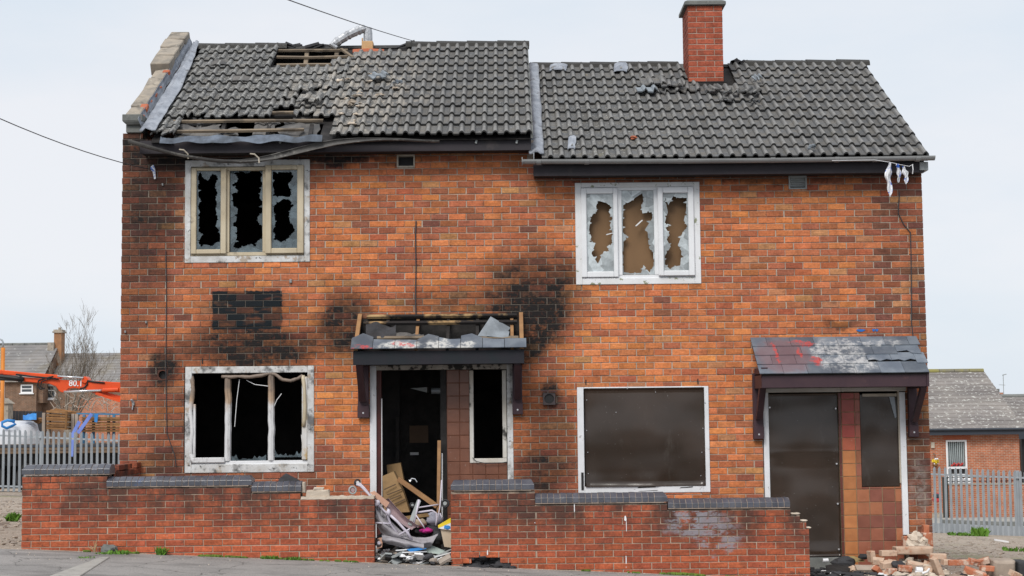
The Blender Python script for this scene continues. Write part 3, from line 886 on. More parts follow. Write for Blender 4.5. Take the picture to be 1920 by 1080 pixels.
def wall_core(mb, x0, x1, z0, z1, y0, y1, ops):
    xs = sorted(set([x0, x1] + [v for o in ops for v in o[:2]]))
    zs = sorted(set([z0, z1] + [v for o in ops for v in o[2:]]))
    xs = [v for v in xs if x0 <= v <= x1]
    zs = [v for v in zs if z0 <= v <= z1]

    def solid(i, j):
        if i < 0 or j < 0 or i >= len(xs) - 1 or j >= len(zs) - 1:
            return False
        cx, cz = (xs[i] + xs[i + 1]) / 2, (zs[j] + zs[j + 1]) / 2
        return not any(o[0] < cx < o[1] and o[2] < cz < o[3] for o in ops)
    for i in range(len(xs) - 1):
        for j in range(len(zs) - 1):
            if not solid(i, j):
                continue
            a, b, c, d = xs[i], xs[i + 1], zs[j], zs[j + 1]
            mb.add([(a, y0, c), (b, y0, c), (b, y0, d), (a, y0, d)], [(0, 1, 2, 3)])
            mb.add([(a, y1, c), (b, y1, c), (b, y1, d), (a, y1, d)], [(3, 2, 1, 0)])
            if not solid(i - 1, j):
                mb.add([(a, y0, c), (a, y0, d), (a, y1, d), (a, y1, c)], [(0, 1, 2, 3)])
            if not solid(i + 1, j):
                mb.add([(b, y0, c), (b, y1, c), (b, y1, d), (b, y0, d)], [(0, 1, 2, 3)])
            if not solid(i, j - 1):
                mb.add([(a, y0, c), (a, y1, c), (b, y1, c), (b, y0, c)], [(0, 1, 2, 3)])
            if not solid(i, j + 1):
                mb.add([(a, y0, d), (b, y0, d), (b, y1, d), (a, y1, d)], [(0, 1, 2, 3)])

def brick_geo(mb, x0, x1, z0, z1, y0, dep, rnd, bev=0.004, jit=0.0015):
    j = lambda: rnd.uniform(-jit, jit)
    v = [(x0 + j(), y0 + bev, z0 + j()), (x1 + j(), y0 + bev, z0 + j()), (x1 + j(), y0 + bev, z1 + j()), (x0 + j(), y0 + bev, z1 + j())]
    f = [(q[0] + (bev if i in (0, 3) else -bev), y0 + j(), q[2] + (bev if i < 2 else -bev)) for i, q in enumerate(v)]
    k = [(x0, y0 + dep, z0), (x1, y0 + dep, z0), (x1, y0 + dep, z1), (x0, y0 + dep, z1)]
    fs = [(4, 5, 6, 7)]
    for i in range(4):
        n = (i + 1) % 4
        fs += [(i, n, 4 + n, 4 + i), (8 + i, 8 + n, n, i)]
    fs.append((11, 10, 9, 8))
    mb.add(v + f + k, fs)

def clip_bricks(x0, x1, z0, z1, ops):
    parts = [(x0, x1, z0, z1)]
    for o in ops:
        nxt = []
        for a, b, c, d in parts:
            ox0, ox1, oz0, oz1 = max(a, o[0]), min(b, o[1]), max(c, o[2]), min(d, o[3])
            if ox1 - ox0 <= 0 or oz1 - oz0 <= 0:
                nxt.append((a, b, c, d))
                continue
            if ox0 - a > 0.012:
                nxt.append((a, ox0, c, d))
            if b - ox1 > 0.012:
                nxt.append((ox1, b, c, d))
            if oz0 - c > 0.012:
                nxt.append((ox0, ox1, c, oz0))
            if d - oz1 > 0.012:
                nxt.append((ox0, ox1, oz1, d))
        parts = nxt
    return parts

CAMP = CAM
def lay(parent, courses, y0, dep, matobj, matjoin, tint, limit=300, flat=0.0, name='brick'):
    """courses: list of rectangles (x0,x1,z0,z1). The `limit` nearest full bricks are objects of their own, the rest one joined part."""
    rnd = random.Random(5)
    full = max(r[1] - r[0] for r in courses)
    hh = max(r[3] - r[2] for r in courses)
    order = sorted(range(len(courses)), key=lambda i: (0 if (courses[i][1] - courses[i][0] > full * 0.4 and courses[i][3] - courses[i][2] > hh * 0.8) else 1, (Vector(((courses[i][0] + courses[i][1]) / 2, 0, (courses[i][2] + courses[i][3]) / 2)) - Vector((CAM.x, 0, CAM.z))).length))
    single = set(order[:limit])
    cache = {}
    rest = MB()
    rest.col = (1, 1, 1)
    for i, (a, b, c, d) in enumerate(courses):
        col = tint((a + b) / 2, (c + d) / 2)
        dy = rnd.uniform(-0.003, 0.002)
        if i in single:
            key = (round((b - a) / 0.008), round((d - c) / 0.008), rnd.randrange(4))
            if key not in cache:
                m = MB()
                wdt, hgt = (b - a), (d - c)
                brick_geo(m, -wdt / 2, wdt / 2, -hgt / 2, hgt / 2, 0, dep, rnd)
                cache[key] = mesh_from('brick', m, (0, 0, 0), matobj)
            inst(name, cache[key], parent, ((a + b) / 2, y0 + dy, (c + d) / 2), Matrix.Rotation(rnd.uniform(-0.006, 0.006), 3, 'Y'), col)
        else:
            rest.col = col
            brick_geo(rest, a, b, c, d, y0 + dy, dep, rnd)
    if rest.v:
        obj('brickwork', rest, matjoin, parent, kind='stuff')

def house_tint(x, z):
    n = mnoise.noise(Vector((x * 0.5, z * 0.7, 1.3)))
    n2 = mnoise.noise(Vector((x * 1.9, z * 2.6, 7.7)))
    u = R.random()
    warm = 0.66 + 0.22 * n + 0.18 * n2
    if x < -2.4:
        warm -= 0.26 * min(1, (-2.4 - x) / 1.6) + (0.10 if z < 1.6 else 0)
    if z < 1.3:
        warm -= 0.14
    if x > 4.55:
        warm -= 0.22
    if z > 4.2 and x < 1:
        warm -= 0.1
    k = warm + (u - 0.5) * 0.48 - (0.22 if R.random() < 0.07 else 0)
    if x > 4.75 and R.random() < 0.26:
        k = 0.1
    pal = [(0.10, (0.175, 0.070, 0.046)), (0.28, (0.30, 0.103, 0.056)), (0.50, (0.42, 0.140, 0.061)), (0.72, (0.525, 0.172, 0.063)), (0.95, (0.615, 0.218, 0.078))]
    k = max(0.1, min(0.95, k))
    for (ka, ca), (kb, cb) in zip(pal, pal[1:]):
        if k <= kb:
            f = (k - ka) / (kb - ka)
            c = tuple(p * (1 - f) + q * f for p, q in zip(ca, cb))
            break
    if R.random() < 0.05:
        c = (0.42, 0.19, 0.085)
    if R.random() < 0.04:
        c = (0.37, 0.108, 0.052)
    v = R.uniform(0.86, 1.14)
    return (c[0] * v, c[1] * v * R.uniform(0.92, 1.08), c[2] * v * R.uniform(0.9, 1.12))

ZKN = Z(250, 0, 240)           # top of the little pier under the kneeler stone
def facade():
    courses = []
    ops = list(OPEN_L.values()) + list(OPEN_R.values())
    k = 0
    rnd = random.Random(3)
    while True:
        z0 = ZC0 + k * CH + JT / 2
        z1 = z0 + CH - JT
        if z0 > ZKN:
            break
        if z0 > ZTL:
            xa, xb = X0, P(268, 260).x
        elif z0 > ZTR:
            xa, xb = X0, P(994, 290).x
        else:
            xa, xb = X0, X1
        off = -PIT / 2 if k % 2 else 0.0
        x = xa + off + JT / 2
        while x < xb - 0.02:
            a, b = max(x, xa), min(x + PIT - JT, xb)
            if b - a > 0.03 and z1 > -0.6:
                jx = rnd.uniform(-0.004, 0.004)
                courses += clip_bricks(a + (jx if a > xa else 0), b + (jx if b < xb else 0), z0, min(z1, ZKN), ops)
            x += PIT
        k += 1
    cl = [c for c in courses if (c[0] + c[1]) / 2 < XD]
    cr_ = [c for c in courses if (c[0] + c[1]) / 2 >= XD]
    m = MB()
    wall_core(m, X0 + 0.004, XD, ZBASE, ZTL, 0.009, WT, list(OPEN_L.values()))
    m.box(X0 + 0.004, P(268, 260).x - 0.004, 0.009, WT, ZTL, ZKN - 0.003)
    wl = obj('front_wall', m, M['mortar'], LEFT)
    lay(wl, cl, 0.0, 0.05, M['brick_o'], M['brick_s'], house_tint)
    m = MB()
    wall_core(m, XD, X1 - 0.004, ZBASE, ZTR, 0.009, WT, list(OPEN_R.values()))
    wr = obj('front_wall', m, M['mortar'], RIGHT)
    lay(wr, cr_, 0.0, 0.05, M['brick_o'], M['brick_s'], house_tint)
facade()

# gable, rear and party walls, floors and ceilings
ZFL, ZFLR = -0.02, -0.12
def carcass(parent, xa, xb, rs, ztop, sooty, skip_left_gable=False):
    inner = M['charroom'] if sooty else M['charroom']
    dz = math.sin(rs.a) / math.cos(rs.a)
    zt = lambda y: rs.o.z + (y - YE) * dz - 0.09
    for x in ((xa, xa + WT - 0.02) if not skip_left_gable else (), (xb - WT + 0.02, xb)):
        if not x:
            continue
        m = MB()
        m.prism([(x[0], WT + 0.002, ZBASE), (x[0], YB, ZBASE), (x[0], YB, zt(WT)), (x[0], YR, zt(YR)), (x[0], WT + 0.002, zt(WT))], (x[1] - x[0], 0, 0))
        obj('gable_wall', m, M['brick_bg'], parent)
    m = MB()
    m.box(xa + WT, xb - WT, YB - 0.25, YB - 0.003, ZBASE, zt(WT) - 0.05)
    obj('rear_wall', m, M['brick_bg'], parent)
    m = MB()
    ml = Z(600, 0)
    m.box(xa + WT, xb - WT, WT + 0.003, YB - 0.26, ZFL - 0.2, ZFL)
    m.box(xa + WT, xb - WT, WT + 0.003, YB - 0.26, ml - 0.1, ml + 0.1)
    m.box(xa + WT, xb - WT, WT + 0.003, WT + 0.02, ztop - 0.2, ztop - 0.01)
    m.box(xa + WT + 0.002, xa + WT + 0.03, WT + 0.022, YB - 0.27, ZFL + 0.002, ml - 0.102)
    m.box(xb - WT - 0.03, xb - WT - 0.002, WT + 0.022, YB - 0.27, ZFL + 0.002, ml - 0.102)
    m.box(xa + WT + 0.002, xa + WT + 0.03, WT + 0.022, YB - 0.27, ml + 0.102, ztop)
    m.box(xb - WT - 0.03, xb - WT - 0.002, WT + 0.022, YB - 0.27, ml + 0.102, ztop)
    m.box(xa + WT + 0.032, xb - WT - 0.032, 3.6, 3.7, ZFL + 0.002, ml - 0.102)
    m.box(xa + WT + 0.032, xb - WT - 0.032, 3.6, 3.7, ml + 0.102, ztop - 0.3)
    obj('interior_lining', m, inner, parent)
    m = MB()
    m.box(xa + WT, xb - WT, WT + 0.022, YB - 0.27, ztop + 0.004, ztop + 0.03)
    obj('loft_floor', m, inner, parent)
XGL = P(994, 256, YE).x
carcass(LEFT, X0 + 0.005, XGL, RL, ZTL, True)
carcass(RIGHT, XGL + 0.004, X1 - 0.005, RR, ZTR, False, True)

# ------------------------------------------------------------------ roofs
TW = 0.2965
def tile_mesh(L_, cut=None, seed=0):
    h = TW / 2
    prof = []
    for k in (0, 1):
        for u, n in ((0.0, 0.004), (0.06, 0.0), (0.50, 0.0), (0.56, 0.020), (0.65, 0.036), (0.76, 0.041), (0.87, 0.036), (0.955, 0.021)):
            prof.append((k * h + u * h, n))
    prof.append((TW + 0.004, 0.006))
    n = len(prof)
    rnd = random.Random(seed)
    fr = [0.0] * n
    if cut:
        fr = [rnd.uniform(0, cut) for _ in prof]
    mb = MB()
    rows = [0, 0.5, 1.0] if cut else [0, 1]
    nf, nb = 0.042, 0.008
    top = []
    for r in rows:
        for i, (u, q) in enumerate(prof):
            s_ = fr[i] * (1 - r) + r * L_
            nn = nf + (nb - nf) * s_ / L_
            top.append((u, s_, nn + q))
    low = [(u, fr[i], nf + (nb - nf) * fr[i] / L_ + q - 0.021) for i, (u, q) in enumerate(prof)]
    fs = [(j * n + i, j * n + i + 1, (j + 1) * n + i + 1, (j + 1) * n + i) for j in range(len(rows) - 1) for i in range(n - 1)]
    o = len(top)
    fs += [(i + 1, i, o + i, o + i + 1) for i in range(n - 1)]
    last = (len(rows) - 1) * n
    fs += [(0, last, o), (n - 1, o + n - 1, last + n - 1)]
    mb.add(top + low, fs)
    return mb

HOLE_TOP = [(528, 84), (648, 84), (642, 112), (628, 132), (518, 132)]
HOLE_LOW = [(314, 240), (326, 229), (400, 227), (470, 222), (520, 214), (575, 218), (608, 230), (602, 256), (318, 258)]
RIDGE_GAP = [(640, 70), (765, 70), (765, 93), (640, 98)]
CHIM_GAP = [(1284, 100), (1366, 100), (1366, 163), (1345, 170), (1290, 163)]
ROOFS = {}
def roof(parent, rs, xa, xb, nrow, holes, jitter, nt, overhang_l=0.0):
    g = (rs.len - 0.03) / nrow
    tw = (xb - xa) / nt
    L_ = g + 0.08
    # dark felt under the tiles, left away where the tiles are gone
    m = MB()
    cu, cs = 34, 26
    for i in range(cu):
        for j in range(cs):
            a, b = xa + (xb - xa) * i / cu, xa + (xb - xa) * (i + 1) / cu
            c, d = rs.len * j / cs, rs.len * (j + 1) / cs
            px, py = proj(rs.w((a + b) / 2, (c + d) / 2, 0))
            if any(inpoly(px, py, h) for h in holes[:2]):
                continue
            m.add([rs.w(a, c, -0.045), rs.w(b, c, -0.045), rs.w(b, d, -0.045), rs.w(a, d, -0.045)], [(0, 1, 2, 3)])
    rf = obj('roof', m, M['char'], parent)
    # rear slope
    m = MB()
    xq = X0 + 0.02 if rs is RL else xa
    q = [Vector((xq, YR, rs.zr - 0.03)), Vector((xb, YR, rs.zr - 0.03)), Vector((xb, 2 * YR - YE, rs.o.z)), Vector((xq, 2 * YR - YE, rs.o.z))]
    m.prism(q, (0, 0.03, 0.05))
    obj('rear_slope', m, M['tile'], rf)
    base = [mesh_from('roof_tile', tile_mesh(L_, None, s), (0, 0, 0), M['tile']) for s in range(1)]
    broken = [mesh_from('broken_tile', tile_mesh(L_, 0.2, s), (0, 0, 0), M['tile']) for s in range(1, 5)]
    rot0 = rs.mat()
    rnd = random.Random(21)
    for r in range(nrow):
        for c in range(nt):
            x, s_ = xa + c * tw, r * g
            pts = [proj(rs.w(x + tw * 0.5, s_ + g * f, 0.03)) for f in (0.2, 0.55)]
            if any(inpoly(p[0], p[1], h) for p in pts for h in holes):
                continue
            px, py = pts[1]
            me = base[0]
            jr, js, jn, ja = rnd.uniform(-.011, .011), rnd.uniform(-.012, .010), rnd.uniform(0, .006), rnd.uniform(-.012, .012)
            near = jitter(px, py)
            if near:
                jr += rnd.uniform(-.10, .10) * near
                js += rnd.uniform(-.06, .04) * near
                jn += rnd.uniform(0.0, .03) * near
                ja = rnd.uniform(-0.06, 0.06) * near
                if rnd.random() < 0.5 * near:
                    me = broken[rnd.randrange(4)]
            # near the edge of a hole
            for h in holes[:2]:
                if me is base[0] and any(inpoly(px + dx, py + dy, h) for dx, dy in ((0, 16), (-24, 0), (24, 0))) and rnd.random() < 0.65:
                    me = broken[rnd.randrange(4)]
            rot = rot0 @ Matrix.Rotation(jr, 3, 'Z') @ Matrix.Rotation(ja, 3, 'Y')
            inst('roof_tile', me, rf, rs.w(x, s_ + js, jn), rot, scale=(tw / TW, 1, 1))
    return rf, g, tw, L_

xlA = RL.at(284, 256)[0]
xlB = RL.at(997, 256)[0]
nl = round((xlB - xlA) / TW)
def jl(px, py):
    d = max(0, 1 - abs((px - 560) * 0.55 - (py - 185) * -0.9 + 0) / 46) if 500 < px < 660 and 140 < py < 262 else 0
    e = 0.5 if 300 < px < 330 and py > 205 else 0
    return max(0.8 * d, e)
rfL, gL, twL, LL = roof(LEFT, RL, xlA, xlB, 11, [HOLE_TOP, HOLE_LOW, RIDGE_GAP], jl, nl)
xrA = RR.at(1016, 298)[0]
xrB = RR.at(1741, 296)[0]
nr = round((xrB - xrA) / TW)
def jr_(px, py):
    return 0.8 if (1225 < px < 1420 and py < 190 and py > 150 and abs(px - 1325) > 25) and (py < 172 or px > 1360) else 0
rfR, gR, twR, LR = roof(RIGHT, RR, xrA, xrB, 11, [[(0, 0), (1, 0), (0, 1)], [(0, 0), (1, 0), (0, 1)], CHIM_GAP], jr_, nr)

def ridge_run(rf, rs, pxa, pxb, n, yr=YR):
    xa, xb = P(pxa, 85, yr).x, P(pxb, 85, yr).x
    l = (xb - xa) / n
    rnd = random.Random(int(pxa))
    for k in range(n):
        m = MB()
        r0, r1 = 0.118, 0.105
        c = Vector((xa + k * l, yr, rs.zr - 0.045))
        vs = []
        for e, (xx, rr) in enumerate(((-0.012, r0), (l + 0.01, r1))):
            for q in range(7):
                t = math.pi * q / 6
                vs.append(c + Vector((xx, -math.cos(t) * rr * 1.1, math.sin(t) * rr)))
        for e, (xx, rr) in enumerate(((-0.012, r0 - 0.018), (l + 0.01, r1 - 0.018))):
            for q in range(7):
                t = math.pi * q / 6
                vs.append(c + Vector((xx, -math.cos(t) * rr * 1.1, math.sin(t) * rr)))
        fs = [(q, 7 + q, 8 + q, q + 1) for q in range(6)] + [(14 + q + 1, 21 + q + 1, 21 + q, 14 + q) for q in range(6)]
        fs += [(q + 1, 14 + q + 1, 14 + q, q) for q in range(6)] + [(7 + q, 21 + q, 22 + q, 8 + q) for q in range(6)] + [(0, 14, 21, 7), (6, 13, 27, 20)]
        m.add(vs, fs)
        o = obj('ridge_tile', m, M['ridge'], rf)
        o.rotation_euler = (rnd.uniform(-.03, .03), rnd.uniform(-.008, .008), rnd.uniform(-.01, .01))
ridge_run(rfL, RL, 368, 538, 3)
ridge_run(rfL, RL, 763, 991, 4)
ridge_run(rfR, RR, 999, 1269, 5)
ridge_run(rfR, RR, 1396, 1626, 4)
# grey board closing the right hand verges
for rf, rs, x in ((rfL, RL, xlB), (rfR, RR, xrB)):
    m = MB()
    a, b = rs.w(x - 0.012, -0.0, -0.03), rs.w(x - 0.012, rs.len, -0.03)
    m.prism([a, b, b + Vector((0, 0, 0.06)), a + Vector((0, 0, 0.06))], (0.03, 0, 0))
    obj('verge_board', m, M['concrete'], rf)

# battens and rafters seen through the holes
def lath(pts_px, w_, h_, n, mat, rs, rf, name='batten'):
    (xa, ya), (xb, yb) = pts_px
    p, q = rs.at(xa, ya, n), rs.at(xb, yb, n)
    m = MB()
    a, b = rs.w(p[0], p[1], n), rs.w(q[0], q[1], n)
    mid = (a + b) / 2 + Vector((0, 0, R.uniform(-.012, .006)))
    m.bar(a, mid, w_, h_, rs.N)
    m.bar(mid, b, w_, h_, rs.N)
    obj(name, m, mat, rf)
for y in (94, 106, 121):
    lath(((519, y + 1), (652, y)), 0.05, 0.03, 0.0, M['batten'], RL, rfL)
for x in (577, 633):
    lath(((x, 92), (x - 5, 134)), 0.06, 0.09, -0.075, M['batten'], RL, rfL, 'rafter')
lath(((640, 92), (662, 108)), 0.04, 0.03, 0.03, M['batten'], RL, rfL)
for ya, yb, xa, xb in ((228, 226, 325, 606), (247, 243, 305, 570), (213, 211, 480, 560)):
    lath(((xa, ya), (xb, yb)), 0.05, 0.03, 0.01, M['batten'], RL, rfL)
for x in (345, 425, 510, 590):
    lath(((x + 2, 205), (x - 8, 258)), 0.05, 0.1, -0.08, M['char'], RL, rfL, 'rafter')
# torn felt hanging in the lower hole
rnd = random.Random(9)
for (xa, ya, xb, yb) in ((325, 230, 415, 250), (370, 218, 400, 238), (470, 222, 520, 250), (520, 226, 605, 250), (405, 238, 450, 254), (540, 210, 600, 228), (330, 214, 372, 228)):
    m = MB()
    p, q = RL.at(xa, yb), RL.at(xb, ya)
    sd_ = rnd.random() * 50
    def fn(u, v):
        x = p[0] + (q[0] - p[0]) * u
        s_ = p[1] + (q[1] - p[1]) * v
        e = mnoise.noise(Vector((u * 3 + sd_, v * 3, sd_)))
        return RL.w(x + 0.12 * mnoise.noise(Vector((v * 4, sd_, u))) , s_ + 0.16 * mnoise.noise(Vector((u * 4 + sd_, 0, v * 2))), -0.03 + 0.05 * e - 0.04 * (1 - v))
    m.sheet(9, 6, fn, (0, 0, -0.004))
    obj('torn_felt', m, M['felt'], rfL)
# blue felt strip lying along the top of the fascia
m = MB()
def fn(u, v):
    x = P(300, 258, YE).x + (P(604, 258, YE).x - P(300, 258, YE).x) * u
    n = mnoise.noise(Vector((u * 9, v * 2, 4)))
    return RL.w(x, -0.05 + (0.10 + 0.07 * mnoise.noise(Vector((u * 5, 0, 9)))) * v + 0.05 * n * v, 0.02 + 0.03 * n - 0.05 * (1 - v))
m.sheet(40, 4, fn, (0, 0, -0.004))
obj('felt_strip', m, simple('blue_grey_felt', (0.15, 0.18, 0.23), (0.06, 0.07, 0.085), 4, 0.8, 0.4, 8), rfL)
# broken edges at the ridge
m = MB()
rnd = random.Random(4)
for k in range(13):
    px = rnd.choice([rnd.uniform(536, 556), rnd.uniform(560, 650), rnd.uniform(722, 762)])
    c = P(px, 88 + rnd.uniform(-2, 5), YR + 0.05)
    m.obox(c, (rnd.uniform(.1, .3), rnd.uniform(.05, .2), rnd.uniform(.02, .06)), Matrix.Rotation(rnd.uniform(-.4, .4), 3, 'Y') @ Matrix.Rotation(rnd.uniform(-.6, .6), 3, 'X'))
for k in range(5):
    c = P(1372 + k * 6 + rnd.uniform(-2, 2), 117 + rnd.uniform(-3, 3), YR)
    m.obox(c, (rnd.uniform(.05, .12), .1, rnd.uniform(.04, .08)), Matrix.Rotation(rnd.uniform(-.6, .6), 3, 'Y'))
obj('ridge_rubble', m, M['rag'], rfL, kind='stuff')

# lead flashing beside the parapet, and down the step between the roofs
def flash(name, rs, rf, edges, lift, seed, nv=26, nu=5, mat='lead'):
    """edges: list of (v, px_left, px_right, py)"""
    m = MB()
    rows = []
    for pl, pr, py in edges:
        a, b = rs.at(pl, py), rs.at(pr, py)
        rows.append((a, b))
    def fn(u, v):
        t = v * (len(rows) - 1)
        i = min(int(t), len(rows) - 2)
        f = t - i
        xa = rows[i][0][0] * (1 - f) + rows[i + 1][0][0] * f
        xb = rows[i][1][0] * (1 - f) + rows[i + 1][1][0] * f
        s_ = rows[i][0][1] * (1 - f) + rows[i + 1][0][1] * f
        wob = mnoise.noise(Vector((v * 9, seed, u * 2)))
        return rs.w(xa + (xb - xa) * u + 0.03 * wob * (u - 0.3), s_, lift + 0.03 * mnoise.noise(Vector((v * 14, u * 4, seed))) + (0.02 if 0.2 < u < 0.8 else 0))
    m.sheet(nu, nv, fn, rs.N * -0.006)
    return obj(name, m, M[mat], rf, smooth=True)
flash('lead_flashing', RL, rfL, [(262, 292, 256), (277, 304, 235), (292, 320, 210), (314, 341, 175), (335, 356, 140), (352, 368, 110), (364, 374, 88)], 0.085, 2)
flash('lead_flashing', RR, rfR, [(992, 1020, 298), (992, 1018, 270), (991, 1016, 230), (989, 1013, 190), (988, 1012, 160), (986, 1008, 128)], 0.075, 5)
for (a, b, y0, y1) in ((1030, 1062, 128, 140), (1150, 1175, 126, 142), (1064, 1078, 264, 288)):
    flash('lead_patch', RR, rfR, [(a, b, y1), (a + 2, b + 2, y0)], 0.06, a, 5, 4)
for (a, b, y0, y1) in ((428, 468, 150, 159), (396, 428, 119, 128)):
    flash('slipped_slate', RL, rfL, [(a, b, y1), (a + 3, b + 2, y0)], 0.045, a, 4, 4, 'felt')

# parapet along the left gable
def parapet():
    wx0, wx1 = X0 + 0.005, P(263, 250).x
    m = MB()
    a0, a1 = RL.w(0, 0.76, 0.07), RL.w(0, RL.len + 0.02, 0.07)
    m.prism([(wx0 + 0.02, a0.y, a0.z - 0.55), (wx0 + 0.02, a1.y, a1.z - 0.3), (wx0 + 0.02, a1.y, a1.z), (wx0 + 0.02, a0.y, a0.z)], (wx1 - wx0 - 0.04, 0, 0))
    pp = obj('parapet', m, M['brick_bg'], LEFT)
    up = MB()
    def upstand(u, v):
        s_ = 0.3 + (RL.len - 0.3) * u
        q = RL.w(wx1 + 0.012 + 0.02 * mnoise.noise(Vector((u * 12, v * 2, 4))) + 0.03 * (1 - v), s_, 0.05 + 0.13 * v)
        return q
    up.sheet(30, 3, upstand, (0.005, 0, 0))
    obj('lead_upstand', up, M['lead'], pp, smooth=True)
    rnd = random.Random(8)
    n = 9
    for k in range(n):
        s0, s1 = 0.42 + (RL.len - 0.42) * k / n, 0.42 + (RL.len - 0.42) * (k + 1) / n
        m = MB()
        hi = k >= 5
        top = 0.26 if hi else 0.17
        dx = rnd.uniform(-.012, .012) + (0.03 if not hi else 0)
        xa, xb = wx0 - (0.03 if hi else -0.01) + dx, wx1 + (0.02 if hi else -0.02) + dx
        lo = [RL.w(xa, s0 + 0.006, 0.072), RL.w(xb, s0 + 0.006, 0.072), RL.w(xb, s1 - 0.006, 0.072), RL.w(xa, s1 - 0.006, 0.072)]
        up = [RL.w(q[0], q[1], top + rnd.uniform(-.015, .015)) for q in ((xa, s0 + 0.006), (xb, s0 + 0.006), (xb, s1 - 0.006), (xa, s1 - 0.006))]
        m.hexa(lo + up)
        obj('coping_stone', m, M['stonecap'], pp, bevel=0.012)
    # bare brick ends showing at the broken inner edge
    for k in range(7):
        s0 = 0.5 + k * 0.3
        m = MB()
        c = RL.w(wx1 - 0.01 + rnd.uniform(-.03, .01), s0, 0.13 + rnd.uniform(-.02, .03))
        m.obox(c, (0.1, rnd.uniform(.08, .16), 0.065), Matrix.Rotation(RL.a + rnd.uniform(-.2, .2), 3, 'X'))
        obj('bare_brick', m, M['terracotta'], pp, bevel=0.01)
    # end stone on the ridge, kneeler block and corbel
    x0, x1, z0, z1 = rect(229, 214, 264, 233, -0.1)
    m = MB()
    m.box(x0, x1 + 0.02, -0.1, 0.4, z0 + 0.045, z1)
    m.prism([(x0 + 0.0, -0.1, z0 + 0.045), (x0 + 0.05, -0.07, z0), (x1 - 0.02, -0.07, z0), (x1 + 0.02, -0.1, z0 + 0.045)], (0, 0.48, 0))
    obj('kneeler_stone', m, M['concrete'], pp, bevel=0.006)
    x0, x1, z0, z1 = rect(236, 232, 266, 262, -0.03)
    m = MB()
    m.box(x0, x1, -0.03, 0.3, ZKN + 0.002, z1 - 0.002)
    obj('corbel_stone', m, M['concrete'], pp, bevel=0.01)
parapet()

# flue, terracotta ridge piece and crumpled aluminium duct
tc_ = P(690, 96, YR - 0.08)
m = MB()
a, b = P(662, 99, YR - .1), P(720, 99, YR - .1)
m.tube([a, (a + b) / 2 + Vector((0, 0, .01)), b], [0.055, 0.06, 0.055], 8)
obj('terracotta_ridge', m, M['terracotta'], rfL)
fl = MB()
x0, x1, z0, z1 = rect(679, 79, 700, 97, YR)
fl.box(x0, x1, YR - .08, YR + .1, z0 - 0.1, z1)
fl.box(x0, x0 + 0.02, YR - .08, YR - .05, z1, z1 + 0.05)
flue = obj('flue_liner', fl, M['buffclay'], rfL, bevel=0.006)
m = MB()
pa = [P(690, 84, YR), P(690, 74, YR), P(690, 62, YR), P(689, 53, YR)]
m.tube(pa, [0.068, 0.071, 0.069, 0.066], 10)
obj('duct', m, M['alu'], rfL, smooth=False)
m = MB()
pts = []
rr = []
for k in range(19):
    t = k / 18
    px, py = 685 + (627 - 685) * t, 52.5 + (82 - 52.5) * t + 5 * math.sin(t * 3.1)*-0.6
    pts.append(P(px, py, YR - 0.02 - 0.1 * t))
    rr.append((0.064 if k % 2 else 0.071) * (0.75 if k in (0, 18) else 1) * (1.0 + 0.06 * math.sin(k * 2.1)))
m.tube(pts, rr, 10)
m.tube([P(630, 79, YR - .1), P(622, 85, YR - .15), P(632, 90, YR - .15)], [0.06, 0.05, 0.035], 8)
obj('bent_duct', m, M['alu'], rfL)

